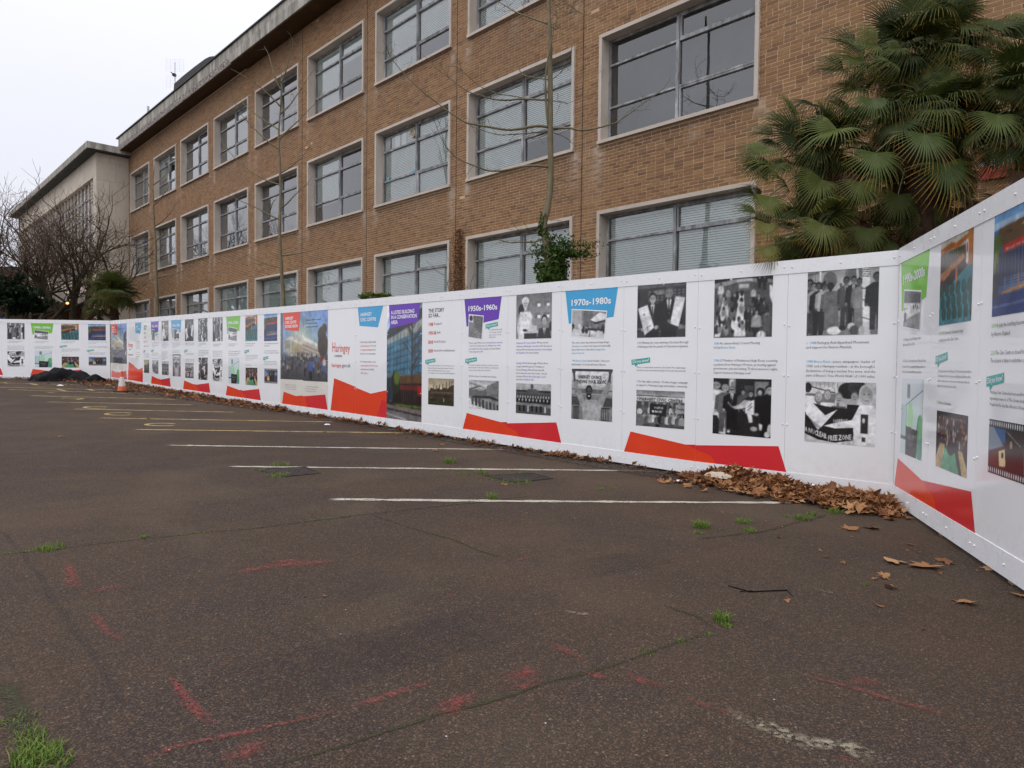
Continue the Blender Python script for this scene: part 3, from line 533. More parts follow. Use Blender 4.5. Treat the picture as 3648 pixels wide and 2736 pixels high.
def pic_newmembers():
    c=Cv(80,60,(.12,.09,.08)); 
    for r_ in range(5):
        for i in range(15): x=.05+.065*i+.02*(r_%2)+.01*rr.random(); y=.1+.09*r_+.02*rr.random(); c.ell(x,y+.06,.028,.07,rr.choice([(.08,.08,.1),(.12,.16,.25),(.35,.3,.28),(.65,.62,.6),(.3,.08,.08)])); c.ell(x,y,.014,.028,rr.choice([(.72,.5,.38),(.4,.25,.17)]))
    c.poly([(.3,.62),(.62,.62),(.78,1),(.2,1)],(.3,.6,.45)); c.poly([(.14,.56),(.32,.56),(.2,1),(0,1),(0,.85)],(.72,.62,.42)); c.poly([(.72,.6),(.86,.6),(1,.85),(1,1),(.86,1)],(.72,.62,.42)); c.ell(.5,.62,.12,.1,(.1,.08,.09)); c.grain(.04); return c
def pic_bluecentre(): # blue glazed building with a red fascia
    c=Cv(84,84,(.2,.3,.5)); c.grad(0,0,1,.2,(.35,.55,.75),(.4,.6,.78)); c.rect(0,.13,1,.19,(.6,.7,.8)); c.poly([(.12,.19),(1,.17),(1,.33),(.12,.36)],(.32,.22,.12)); c.rect(.3,.24,.4,.26,(.12,.08,.05)); c.rect(.6,.22,.72,.24,(.7,.6,.35)); c.poly([(.22,.36),(1,.32),(1,.4),(.22,.43)],(.66,.09,.09)); c.txt('Haringey Civic Centre',.27,.41,.035,.5,(.85,.8,.8),-.02)
    c.rect(.14,.43,1,.72,(.09,.13,.24))
    for i in range(12): c.rect(.2+.07*i,.43,.212+.07*i,.7,(.25,.36,.6))
    for i in range(5): c.rect(.25,.66+.022*i,1,.67+.022*i,(.5,.58,.7))
    c.poly([(.2,.78),(1,.72),(1,.76),(.2,.81)],(.7,.52,.3)); c.rect(.55,.64,.575,.8,(.62,.42,.3)); c.rect(0,.8,1,1,(.13,.2,.42)); c.poly([(0,.9),(1,.88),(1,.9),(0,.92)],(.35,.42,.6)); c.ell(.09,.35,.08,.12,(.25,.35,.12)); c.ell(.07,.5,.05,.12,(.4,.42,.15)); c.rect(.08,.5,.11,.8,(.25,.15,.1)); c.rect(0,.6,.14,.82,(.1,.1,.16)); c.grain(.02); return c
def pic_film():
    c=Cv(92,48,(.08,.07,.08)); c.rect(0,.15,.38,.84,(.22,.35,.55)); c.poly([(.05,.15),(.3,.4),(.38,.4),(.38,.84),(0,.84)],(.35,.16,.12)); c.poly([(0,.15),(.12,.15),(.34,.45),(0,.6)],(.5,.55,.6)); c.poly([(.24,.56),(.37,.5),(.4,.8),(.26,.82)],(.85,.8,.62)); c.rect(.3,.57,.35,.66,(.2,.18,.15)); c.rect(.42,.15,.72,.84,(.2,.13,.11)); c.ell(.56,.5,.1,.25,(.1,.09,.1)); c.ell(.5,.4,.03,.07,(.65,.5,.4)); c.rect(.75,.15,1,.84,(.25,.27,.34)); c.ell(.88,.35,.08,.12,(.5,.55,.65)); c.line(.4,.15,.4,.84,.012,(.05,.05,.05)); c.line(.74,.15,.74,.84,.012,(.05,.05,.05)); c.line(.4,.18,.7,.4,.01,(.75,.75,.75))
    for i in range(22): c.rect(.01+.046*i,.03,.032+.046*i,.12,(.85,.85,.85)); c.rect(.01+.046*i,.88,.032+.046*i,.97,(.85,.85,.85))
    return c
def pic_ballot():
    c=Cv(68,72,(.80,.86,.86)); c.grad(0,0,.9,.6,(.86,.88,.9),(.78,.88,.86)); c.line(0,.42,1,.14,.012,(.3,.38,.5)); c.rect(.28,.08,.42,.26,(.5,.52,.55)); c.rect(.05,.35,.28,.8,(.7,.8,.8)); c.rect(.04,.35,.05,.8,(.25,.3,.35)); c.rect(.27,.35,.28,.8,(.3,.35,.35)); c.ell(.45,.5,.14,.2,(.6,.85,.55),0,.7); c.ell(.88,.75,.14,.3,(.2,.5,.38),0,.8); c.ell(.92,.6,.09,.15,(.4,.7,.4)); c.rect(.0,.76,.3,.8,(.2,.22,.25)); c.poly([(.25,.62),(.8,.65),(.76,1),(.26,1)],(.09,.09,.11)); c.txt('BALLOT',.36,.78,.08,.3,(.5,.5,.55)); c.txt('BOX',.42,.88,.08,.18,(.5,.5,.55)); return c
def pic_racks():      # greyish street barrier / rally snapshots
    c=Cv(60,46,.55); c.rect(0,0,1,.35,.45)
    for i in range(14): c.rect(.03+.07*i,.05,.06+.07*i,.33,.25)
    c.poly([(0,.35),(1,.3),(1,.42),(0,.5)],.82); c.poly([(0,.55),(.6,.42),(1,.46),(1,.52),(.3,.75),(0,.85)],.88); c.rect(.05,.62,.18,.85,.3); c.ell(.6,.42,.03,.06,.15); c.ell(.7,.4,.03,.06,.2); c.ell(.82,.42,.03,.06,.15); c.grain(.06); return c
def pic_meeting():
    c=Cv(60,46,.5); c.rect(0,0,.3,.7,.7)
    for i in range(6): c.rect(.03+.05*i,0,.035+.05*i,.6,.3)
    c.rect(.35,0,.62,.7,.4); c.poly([(.55,.35),(.8,.05),(1,.1),(1,.3),(.7,.42)],.88); c.poly([(.55,.35),(.7,.42),(1,.3),(1,.36),(.7,.5)],.15); c.rect(0,.72,1,1,.8)
    for i in range(16): x=rr.random(); y=.5+.2*rr.random(); c.ell(x,y,.025,.05,rr.choice([.1,.6])); c.ell(x,y+.12,.05,.1,rr.choice([.15,.85,.5]))
    c.rect(.5,.66,.9,.74,.15); c.rect(.78,.72,.86,.95,.85); c.rect(.55,.74,.57,1,.2); c.grain(.05); return c
def pic_stair():
    c=Cv(44,56,.5); c.poly([(.3,0),(1,0),(1,.7),(.5,.5)],.42); c.rect(0,0,.3,.35,.85); c.ell(.15,.15,.12,.12,.2)
    for i in range(9): c.line(.1+.05*i,.4+.05*i,.9,.75+.05*i,.02,.85 if i%2 else .25)
    c.poly([(0,.3),(.3,.35),(.5,1),(0,1)],.5); c.grain(.09); return c
PIC={}
def getpic(fn,W,H,quad=None,y=0.0,name='photo_print'):
    k=(fn.__name__,W,H,str(quad))
    if k not in PIC: PIC[k]=fn().mesh(name,W,H,quad,y)
    return PIC[k]
# ============================================================ panel kinds: lists of (name, mesh, location)
def polymesh(name,pts,mat,y): 
    mb=MB(); mb.add([(x,y,z) for x,z in pts],[tuple(range(len(pts)-1,-1,-1))]); return mb.mesh(name,mat)
G,LB,VI,RD,LM,WH,BK,TL=range(8)
def T(s,c=G): return [(s,c)]
def std_pic(fn,x0,z0,x1,z1): return ('photo_print',getpic(fn,x1-x0,z1-z0),(x0,-0.0022,z0))
def capm(lines,x,zs,h,**k): return ('caption_text',cap(None,lines,x,zs,h,**k),(0,0,0))
def tagm(pts,mat): return ('heading_tag',polymesh('heading_tag',pts,MT[mat],-0.0012),(0,0,0))
def titlem(lines,x,zs,h,ws,shear=0.0,name='heading_text',slot=WH,bold=0.022):
    mb=MB()
    for s,z,w in zip(lines,zs,ws): text_into(mb,[(s,slot)],x,z,h,w,-0.0036,bold,3,shear)
    return (name,mb.mesh(name,[MT[k] for k in INK]),(0,0,0))
def dyk(x,z):
    mb=MB(); mb.add([(x,-.0024,z),(x+.32,-.0024,z+.035),(x+.325,-.0024,z-.035),(x+.12,-.0024,z-.062),(x+.075,-.0024,z-.10),(x+.06,-.0024,z-.068),(x+.005,-.0024,z-.075)],[(6,5,4,3,2,1,0)],0)
    text_into(mb,[('Did you know?',1)],x+.02,z-.052,.062,.285,-.0034,.012,2,.11)
    return ('did_you_know_tag',mb.mesh('did_you_know_tag',[MT['ink_teal'],MT['ink_white']]),(0,0,0))
def inset(fn,q):
    tl,tr,br,bl=q; b=.014; cx_=(tl[0]+br[0])/2; cz_=(tl[1]+br[1])/2
    ex=lambda p:(p[0]+(b if p[0]>cx_ else -b),p[1]+(b if p[1]>cz_ else -b))
    return [('photo_border',polymesh('photo_border',[ex(tl),ex(tr),ex(br),ex(bl)],MT['ink_white'],-0.0024),(0,0,0)),('photo_print',getpic(fn,0,0,(tl,tr,br,bl),-0.0034),(0,0,0))]
def wl(s,c,k,w): return ([(s,c)]+([(k,G)] if k else []),w)
KIND={}
KIND['c1988']=[std_pic(pic_rally,.235,1.65,1.02,2.44),
 capm([([('c. 1988',LB),('Haringey Anti-Apartheid Movement',G)],.70),(T('and support for Nelson Mandela.'),.52)],.235,[1.565,1.512],.050),
 capm([([('1988 Bruce Kent',LB),('- peace campaigner, leader of',G)],.76),(T("CND and a Haringey resident - at the borough's"),.76),(T('declaration of being a nuclear free zone, and the'),.77),(T("start of Bruce's 'One World Walk' of 1,000 miles."),.77)],.238,[1.345,1.29,1.235,1.18],.048),
 std_pic(pic_banner,.24,.395,1.02,1.11)]
KIND['c1986']=[std_pic(pic_council,.24,1.645,1.03,2.44),
 capm([([('1986',LB),('An extraordinary Council Meeting',G)],.635),([('led by',G),('Bernie Grant.',LB)],.31)],.243,[1.572,1.518],.050),
 capm([([('1986-87',LB),('Member of Parliament Hugh Rossi, receiving',G)],.86),(T('a petition from Haringey Women, protesting against'),.84),(T('government cuts and stating "Defend women\'s rights.'),.87),(T('Support women in Haringey now".'),.53)],.248,[1.35,1.298,1.246,1.192],.048),
 std_pic(pic_petition,.25,.395,1.04,1.12)]
KIND['c1983']=[std_pic(pic_twinning,.242,1.66,1.036,2.44),
 capm([([('1983',LB),('Marking the town twinning of London Borough',G)],.84),(T('of Haringey with the parish of Clarendon in Jamaica.'),.84)],.245,[1.587,1.533],.050),dyk(.151,1.346),
 capm([(T('There is a nuclear bunker under the Civic Centre? The original design'),.80),(T('included an escape tunnel under the High Road, but that was never built.'),.805)],.247,[1.24,1.198],.038),
 capm([([('1986',LB),('Gay rights activists - Positive Images campaign',G)],.84),(T("in support of Haringey's gay and lesbian community."),.84)],.246,[1.039,.987],.048),std_pic(pic_street,.248,.406,1.044,.916)]
KIND['c1970']=[tagm([(.076,2.44),(1.117,2.44),(1.036,1.964),(.159,1.89)],'ink_blue'),titlem(['1970s-1980s'],.185,[2.165],.135,[.80])]+inset(pic_meeting,((.234,2.106),(.902,2.044),(.862,1.651),(.221,1.705)))+[
 capm([(T('The civic centre has witnessed many things -'),.755),([('allowing a voice',LB),('for local issues and nationally',G)],.76),([('important issues that have',G),('changed the',LB)],.66),(T("nation's history.",LB),.26)],.229,[1.592,1.539,1.485,1.432],.048),
 capm([([('1985 Bernie Grant',LB),('elected leader - first-ever',G)],.74),(T('black leader of a local authority in Europe.'),.68)],.233,[1.313,1.256],.048),std_pic(pic_service,.238,.408,1.037,1.188)]
KIND['c1964']=[std_pic(pic_alderman,.2,1.658,1.014,2.44),
 capm([([('Alderman Mrs. Joyce Butler, MP',VI),('was elected',G)],.735),([('chairman of Haringey Council in',VI),('1964. She was an',G)],.82),([('eminent MP and was',G),('instrumental to introducing',VI)],.81),([('the Equalities Act',VI),('in this country.',G)],.53)],.21,[1.59,1.534,1.478,1.426],.048),
 capm([([('During 1964-65,',VI),('the borough of Wood Green',G)],.735),(T('merged with Hornsey and Tottenham to'),.65),([('become',G),('Haringey.',VI),('Wood Green town hall',G)],.64),(T('then became the new Civic Centre - the last'),.71),([('meeting of',G),('Wood Green Borough Council',VI)],.68),([('was held on',G),('19 March 1965.',VI)],.42)],.216,[1.252,1.196,1.14,1.084,1.03,.976],.048),
 std_pic(pic_members,.216,.406,1.02,.912)]
KIND['c1950']=[tagm([(.052,2.44),(1.064,2.44),(.982,2.0),(.127,1.897)],'ink_purple'),titlem(['1950s-1960s'],.15,[2.175],.130,[.795])]+inset(pic_stair,((.202,2.109),(.58,2.064),(.542,1.661),(.183,1.71)))+[dyk(.643,1.92),
 capm([(T('The original plan was to build'),.33),(T('the Civic Centre in Woodside'),.32),(T('Park, on the site of George'),.31),(T('Meehan House.'),.17)],.745,[1.823,1.776,1.731,1.69],.036),
 capm([([('The borough of Wood Green',G),('relocated their town hall',VI)],.88),([('to the former almshouses site,',VI),('making it one of the',G)],.84),(T('most stylish town halls to appear in post-war Britain.'),.84),([('It was',G),('completed in 1958.',VI)],.39)],.2,[1.594,1.542,1.487,1.435],.046),dyk(.096,1.301),
 capm([(T('The architects: Sir John Brown, A.E. Henson and Partners - were the'),.79),(T('winners of a design competition held in 1938 but the outbreak and design'),.8),(T('was never carried out, owing to the Second World War.'),.6)],.198,[1.193,1.149,1.1],.036),
 capm([([('1958',VI),('Wood Green Town Hall Council chamber.',G)],.745)],.2,[.99],.044),std_pic(pic_chamber,.21,.402,1.004,.919)]
KIND['story']=[titlem(['THE STORY','SO FAR...'],.202,[2.195,2.098],.105,[.485,.37],slot=BK,bold=.008),
 titlem(['1938','1955-58','2018','2020'],.201,[1.935,1.765,1.588,1.415],.085,[.15,.245,.15,.15],slot=RD,bold=.02),
 capm([(T('Designed'),.235)],.375,[1.968],.07),capm([(T('Built'),.11)],.472,[1.798],.07),capm([(T('Grade II Listed'),.355)],.375,[1.622],.07),capm([(T('Vacated for refurbishment'),.64)],.375,[1.449],.07),dyk(.107,1.264),
 capm([(T('The Civic Centre was built on the site of the Fishmongers and'),.80),(T("Poulterers' Almshouses, founded in the eighteenth century by"),.78),(T('members of the Fishmongers and Poulterers Company.'),.68),(T('It was designed to be at the heart of Wood Green High Road.'),.82)],.2,[1.157,1.107,1.058,1.012],.036),
 std_pic(pic_almshouse,.212,.392,1.0,.909)]
KIND['listed']=[('photo_print',getpic(pic_listed,1.218,2.44),(.001,-.0008,0)),('heading_tag',polymesh('heading_tag',[(.068,2.44),(1.155,2.44),(1.085,2.02),(.121,1.909)],MT['ink_purple'],-.0018),(0,0,0)),titlem(['A LISTED BUILDING','IN A CONSERVATION','AREA'],.151,[2.205,2.105,2.0],.105,[.81,.89,.24])]
RED_A=[(.12,-.03),(.289,.778),(1.841,.488),(2.444,.585),(2.442,-.03)]
def halves(name,pts,mat,y):
    "split a shape spanning two sheets at the sheet joint"
    def clip(P,x,keep):
        o=[]
        for i in range(len(P)):
            a,b=P[i-1],P[i]; ia=(a[0]<x)==keep; ib=(b[0]<x)==keep
            if ia!=ib: t=(x-a[0])/(b[0]-a[0]); o.append((x,a[1]+t*(b[1]-a[1])))
            if ib: o.append(b)
        return o
    l=clip(pts,1.219,True); r=[(x-1.22,z) for x,z in clip(pts,1.221,False)]
    mk=lambda p:(name,polymesh(name,p,MT[mat],y),(0,0,0)) if len(p)>2 else None
    return mk(l),mk(r)
rl,rr_=halves('red_shape',RED_A,'ink_red',-.0012)
tl_,tr_=halves('heading_tag',[(1.293,2.44),(2.322,2.44),(2.102,1.935),(1.372,1.988)],'ink_blue',-.0012)
def logo():
    mb=MB(); text_into(mb,[('H',0)],.19,1.395,.33,.15,-.003,.004,2); text_into(mb,[('aringey',0)],.36,1.395,.27,.62,-.003,.004,2); return ('logo_text',mb.mesh('logo_text',[MT['ink_red']]),(0,0,0))
def webaddr():
    mb=MB(); text_into(mb,[('haringey',0)],.183,1.04,.125,.43,-.003,.006,2); text_into(mb,[('.gov.uk',1)],.62,1.04,.125,.385,-.003,.006,2); return ('web_address',mb.mesh('web_address',[MT['ink_red'],MT['ink_grey']]),(0,0,0))
KIND['logoL']=[logo(),titlem(['LONDON'],.305,[1.275],.075,[.33],slot=BK,bold=.004,name='logo_text'),webaddr(),rl]
KIND['logoR']=[tr_,titlem(['HARINGEY','CIVIC CENTRE'],.191,[2.20,2.085],.105,[.455,.62]),
 capm([(T('Delivering a high-quality'),.615),([('refurbishment',RD),('of a local',G)],.615),([('heritage building',RD),('at the',G)],.605),(T('heart of our community.'),.60)],.197,[1.624,1.538,1.452,1.365],.062),
 capm([(T('Providing modern, open'),.60),(T('community and civic areas,',RD),.70),(T('as well as new, flexible'),.55),(T('office space.',RD),.30)],.2,[1.188,1.103,1.02,.935],.062),rr_,
 ('red_shape',polymesh('red_shape',[(.85,-.03),(1.05,.38),(1.22,.33),(1.22,-.03)],MT['ink_crimson'],-.002),(0,0,0))]
def fut():
    c=pic_future(); full=c.mesh('photo_print',2.43,1.78,None,0.0)
    return full
_fut=fut()
def split_print(me,xcut):
    V=np.zeros(len(me.vertices)*3); me.vertices.foreach_get('co',V); V=V.reshape(-1,3); C=np.zeros(len(V)*4,dtype=np.float32); me.color_attributes['Col'].data.foreach_get('color',C); C=C.reshape(-1,4)
    Fc=np.zeros(len(me.polygons)*4,dtype=np.int32); me.polygons.foreach_get('vertices',Fc); Fc=Fc.reshape(-1,4); cxm=V[Fc][:,:,0].mean(1)
    out=[]
    for sel,off in ((cxm<xcut,0),(cxm>=xcut,xcut)):
        f=Fc[sel]; u,inv=np.unique(f,return_inverse=True); v=V[u].copy(); v[:,0]-=off; out.append(npmesh('photo_print',v,inv.reshape(-1,4),MT['print'],C[u]))
    return out
_fl,_fr=split_print(_fut,1.215)
fr1,fr2=halves('red_shape',[(.083,-.03),(.183,.33),(.86,.24),(2.324,.356),(2.448,-.03)],'ink_red',-.0026)
KIND['futL']=[('cream_ground',polymesh('cream_ground',[(0,-.03),(0,2.44),(1.22,2.44),(1.22,-.03)],MT['ink_cream'],-.0006),(0,0,0)),('photo_print',_fl,(.005,-.0014,.66)),
 ('heading_tag',polymesh('heading_tag',[(.137,2.44),(1.10,2.44),(1.006,1.909),(.268,1.95)],MT['ink_red'],-.0024),(0,0,0)),titlem(['HARINGEY','CIVIC CENTRE','FUTURE VISION'],.273,[2.215,2.11,2.005],.105,[.44,.60,.67]),
 capm([(T('Haringey Civic Centre will be'),.60),(T('refurbished as a modern home for'),.62),(T('the council and the community'),.60)],.27,[.52,.465,.41],.04,y=-.002),fr1]
KIND['futR']=[('cream_ground',polymesh('cream_ground',[(0,-.03),(0,2.44),(1.22,2.44),(1.22,-.03)],MT['ink_cream'],-.0006),(0,0,0)),('photo_print',_fr,(0,-.0014,.66)),
 titlem(['Providing a modern landmark','Civic Centre, the whole','borough can be proud of.'],.143,[2.165,2.08,1.995],.058,[.74,.58,.60],slot=BK,bold=.0),
 capm([(T('To find out more about the plans for'),.66),(T('Haringey Civic Centre visit'),.55),(T('haringey.gov.uk/civic-centre',RD),.58)],.13,[.52,.465,.41],.04,y=-.002),fr2,
 ('red_shape',polymesh('red_shape',[(.25,-.03),(.12,.25),(1.104,.356),(1.228,-.03)],MT['ink_crimson'],-.0032),(0,0,0))]
KIND['film']=[std_pic(pic_bluecentre,.235,1.66,1.03,2.44),
 capm([([('2018',LM),('In July the building becomes Grade II listed',G)],.86),(T('by Historic England.'),.34)],.24,[1.592,1.53],.050),
 capm([([('2020',LM),('The Civic Centre is closed for safety reasons.',G)],.83),(T('The decision is taken to undertake a major refurbishment.'),.9)],.24,[1.392,1.336],.050),dyk(.17,1.215),
 capm([(T('Haringey Civic Centre has been used for film and TV,'),.76),(T('appearing in season 3 of The Crown doubling up as The'),.78),(T('Hospital and the Guardian offices in a 13 hour film shoot.'),.74)],.25,[1.105,1.06,1.015],.038),std_pic(pic_film,.25,.51,1.05,.905)]
KIND['chairs']=[std_pic(pic_citizen,.235,1.66,1.03,2.44),
 capm([([('2004',LM),('UK Citizenship Ceremonies begin',G)],.62),(T('to take place at the Civic Centre.'),.52)],.24,[1.589,1.528],.050),dyk(.165,1.385),
 capm([(T('The listing statement of the building says: "It reflects the important influence'),.84),(T('of Scandinavian architecture in early post-war England and exhibits its subtle'),.82),(T('qualities to achieve the sense of openness and modernity which define the'),.8),(T('aspirations of the post-war years across the country.'),.5)],.24,[1.253,1.21,1.166,1.121],.036),
 capm([([('2014',LM),('New council members.',G)],.38)],.24,[.971],.046),std_pic(pic_newmembers,.25,.395,1.03,.897)]
KIND['c1990']=[tagm([(.076,2.44),(1.117,2.44),(1.036,1.955),(.159,1.88)],'ink_green'),titlem(['1990s-2000s'],.165,[2.165],.130,[.82])]+inset(pic_racks,((.25,2.09),(.87,2.02),(.84,1.655),(.24,1.715)))+[
 capm([([('1991',LM),('Haringey Council challenges racism',G)],.66),(T('with a month of focus in March.'),.46)],.24,[1.573,1.52],.048),
 capm([([('2000s',LM),('The Civic Centre was home to Electoral Services',G)],.86),(T('for around 40 years, supporting Haringey residents to'),.84),(T('vote in local, national and European elections.'),.72)],.24,[1.35,1.292,1.239],.046),std_pic(pic_ballot,.25,.385,1.03,1.17)]
# low red shapes that span two sheets: (left sheet, right sheet)
_r={}
def redpair(key,pts,cr):
    a,b=halves('red_shape',pts,'ink_red',-.0012); c1,c2=halves('red_shape',cr,'ink_crimson',-.0020)
    _r[key+'L']=[q for q in (a,c1) if q]; _r[key+'R']=[q for q in (b,c2) if q]
redpair('x',[(.028,-.03),(.154,.311),(1.069,.203),(2.365,.307),(2.481,-.03)],[(1.55,-.03),(1.45,.1),(1.069,.203),(2.365,.307),(2.481,-.03)])
for k,e in (('c1983','xL'),('c1986','xR'),('c1950','xL'),('c1964','xR'),('c1990','xL'),('chairs','xR')): KIND[k]+=_r[e]
# ============================================================ hoarding
NT=[0,2,4,7,10,12,14.86,17.64,20.3,24.9]
_TP=[1.285,1.302,1.33,1.362,1.405,1.432,1.482,1.53,1.58,1.657]
_JT=[1.123,1.139,1.168,1.197,1.235,1.263,1.317,1.365,1.417,1.503]
_BJ=[-1.27,-1.28,-1.246,-1.179,-1.124,-1.088,-1.019,-.957,-.865,-.727]
_BS=[-1.445,-1.452,-1.42,-1.352,-1.285,-1.235,-1.142,-1.065,-.968,-.846]
SEAM={0:0,12:12,15:14.95,19:18.85,21:20.6,22:21.35,24:23.0,26:24.9}
_sk=sorted(SEAM)
def seam(k): return float(np.interp(k,_sk,[SEAM[i] for i in _sk]))
def prof(n): return [float(np.interp(n,NT,q))+CZ for q in (_TP,_JT,_BJ,_BS)]
PT=0.018
_pb=MB(); _pb.box(0.0015,1.2185,0,PT,-0.10,2.5); panel_me=_pb.mesh('panel',MT['hoarding'])
def put_panel(root,kind,x0,w,zb,H,cut=0.0,lab=None):
    "x0: left edge along the run (local), zb: lower joint line, H: joint to joint height"
    p=link('panel',panel_me,root,(x0,0,zb)); p.scale=(w/1.22,1,H/2.40)
    if kind:
        for nm,me,loc in KIND[kind]:
            link(nm,me,p,loc)
    if lab: p['label']=lab
    return p
def strip(root,name,x0,x1,za0,za1,zb0,zb1,y=-0.007):
    mb=MB(); g=0.0012
    vs=[(x0+g,y,za0),(x1-g,y,za1),(x1-g,0.0,za1),(x0+g,0.0,za0),(x0+g,y,zb0),(x1-g,y,zb1),(x1-g,0.0,zb1),(x0+g,0.0,zb0)]
    mb.add(vs,[(0,3,2,1),(4,5,6,7),(0,1,5,4),(1,2,6,5),(2,3,7,6),(3,0,4,7)]); mb.build(name,MT['strip_white'],root)
def caps(root,pts,y=-0.0005):
    mb=MB()
    for x,z,yy in pts:
        n=8; r=.0105; vs=[];
        for k,(rr2,d) in enumerate(((1,0),(.85,.006),(.45,.010))):
            for j in range(n): w=2*math.pi*j/n; vs.append((x+r*rr2*math.cos(w),yy-d,z+r*rr2*math.sin(w)))
        vs.append((x,yy-.0115,z)); fs=[(k*n+j,k*n+(j+1)%n,(k+1)*n+(j+1)%n,(k+1)*n+j) for k in range(2) for j in range(n)]+[(2*n+j,2*n+(j+1)%n,3*n) for j in range(n)]
        mb.add(vs,fs)
    o=mb.build('screw_caps',MT['cap_white'],root,True); o['kind']='stuff'
def build_hoarding(name,label,loc,rz,panels,profile,length,backside=True):
    "panels: list of (kind,x0,x1); profile(x)->(top,upper joint,lower joint,base) in world height"
    root=empty(name,loc,rz); tag(root,label,'hoarding','printed white hoarding round the site'); 
    cp=[]
    for kind,x0,x1 in panels:
        tp,jt,bj,bs=profile((x0+x1)/2)
        lab={'c1990':'panel headed 1990s-2000s on a green tag','c1970':'panel headed 1970s-1980s on a blue tag','c1950':'panel headed 1950s-1960s on a purple tag','story':'panel headed THE STORY SO FAR','listed':'panel with a full height picture of a glazed building','logoL':'panel with the red Haringey lettering','futL':'left half of the FUTURE VISION picture','futR':'right half of the FUTURE VISION picture'}.get(kind)
        put_panel(root,kind,x0,x1-x0,bj,jt-bj,lab=lab)
        for fz in (.24,.49,.74):
            for xx in (x0+.03,x1-.03): cp.append((xx+rr.uniform(-.006,.006),bj+(jt-bj)*fz+rr.uniform(-.015,.015),-.0003))
        for i in range(3):
            xx=x0+(x1-x0)*(.04+.46*i); cp.append((xx,(jt+tp)/2,-.0073)); cp.append((xx,(bj+bs)/2-.005,-.0073))
    caps(root,cp)
    xs=sorted({round(p[1],4) for p in panels}|{round(p[2],4) for p in panels}); xs=xs[::2]+([xs[-1]] if len(xs)%2==0 else [])
    for a,b in zip(xs[:-1],xs[1:]):
        A=profile(a);B=profile(b)
        strip(root,'top_strip',a,b,A[1],B[1],A[0],B[0]); strip(root,'bottom_strip',a,b,A[3],B[3],A[2],B[2])
    mb=MB()   # timber framing behind the sheets, capping along the top
    x0,x1=xs[0],xs[-1]; k=max(2,int((x1-x0)/1.2)+1)
    for i in range(k-1):
        a=x0+(x1-x0)*i/(k-1); b=x0+(x1-x0)*(i+1)/(k-1); A=profile(a);B=profile(b)
        vs=[(a,0.0,A[1]+.1),(b,0.0,B[1]+.1),(b,PT+.004,B[1]+.1),(a,PT+.004,A[1]+.1),(a,0.0,A[0]),(b,0.0,B[0]),(b,PT+.004,B[0]),(a,PT+.004,A[0])]
        mb.add(vs,[(0,3,2,1),(4,5,6,7),(0,1,5,4),(1,2,6,5),(2,3,7,6),(3,0,4,7)])
    mb.build('top_capping',MT['strip_white'],root)
    mb=MB()
    for i in range(k-1):
        a=x0+(x1-x0)*i/(k-1); b=x0+(x1-x0)*(i+1)/(k-1); A=profile(a);B=profile(b); y0_,y1_=PT+.101,PT+.15
        mb.add([(a,y0_,A[3]-.10),(b,y0_,B[3]-.10),(b,y1_,B[3]-.10),(a,y1_,A[3]-.10),(a,y0_,A[3]+.12),(b,y0_,B[3]+.12),(b,y1_,B[3]+.12),(a,y1_,A[3]+.12)],[(0,3,2,1),(4,5,6,7),(0,1,5,4),(1,2,6,5),(2,3,7,6),(3,0,4,7)])
    mb.build('gap_shade_board',MT['bark_dark'],root)  # unseen board added behind the foot to keep the gap below the sheets dark
    mb=MB()
    for i in range(k):
        a=x0+(x1-x0)*i/(k-1); A=profile(a); g=.05; mb.box(a-.035 if i else a,a+.035 if i<k-1 else a,PT+.006,PT+.10,A[3]-.04,A[0]-.05)
    mb.build('timber_posts',MT['bark_dark'] if False else simple('timber',(0.3,0.22,0.13)) if 'timber' not in MT else MT['timber'],root)
    return root
# long run: left end far away, right end at the corner.  local x = distance from the far end
LB_=seam(26)*1.22
def profB(x): 
    return prof((LB_-x)/1.22)
order=['c1988','c1986','c1983','c1970','c1964','c1950','story','listed','logoR','logoL','futR','futL','film','chairs','c1990','c1988','c1986','c1983','c1970','c1964','c1950','story','logoR','logoL','futR','futL']
pb=[(k,LB_-seam(i+1)*1.22,LB_-seam(i)*1.22) for i,k in enumerate(order)]; pb.reverse()
endB=(HX+DV[0]*LB_,HY+DV[1]*LB_)
hB=build_hoarding('hoarding','long white printed hoarding running from the corner away to the far left',(endB[0],endB[1],0),HTH-math.pi,pb,profB,LB_)
# far run: faces the camera beyond the end of the car park
zend=prof(24.9)
def profA(x):
    d=(6.9-x); k=-.014*0; return [zend[0]+.003*d,zend[1]+.003*d,zend[2]-.0*d,zend[3]+.0*d]
wA=1.145; oA=['c1964','c1970','c1983','c1986','c1988','c1990','chairs','film']
LA=len(oA)*wA
def profA(x): 
    d=LA-x; return [zend[0]+.004*d,zend[1]+.004*d,zend[2]+.006*d,zend[3]+.004*d]
pa=[(k,i*wA,(i+1)*wA) for i,k in enumerate(oA)]
hA=build_hoarding('hoarding','short far white hoarding facing the camera across the end of the car park',(endB[0]-LA-.012,endB[1]-.012,0),0.0,pa,profA,LA)
# near run on the right, coming towards the camera from the corner
zc=prof(0)
def profC(x): return [1.293+CZ,1.128+CZ,-1.268+CZ,-1.447+CZ]
wC=1.135; oC=['c1990','chairs','film','c1988',None]
pc=[(k,-.045+i*wC if i else .004,-.045+(i+1)*wC) for i,k in enumerate(oC)]
hC=build_hoarding('hoarding','near white glossy hoarding at the right edge, running towards the camera from the corner',(HX-.012,HY-.02,0),CTH,pc,profC,5)
mb=MB(); mb.box(-.012,.012,-.012,.012,profC(0)[3],profC(0)[0]-.001); o=mb.build('corner_trim',MT['seam_dark'],hC,loc=(0.006,.02,0))
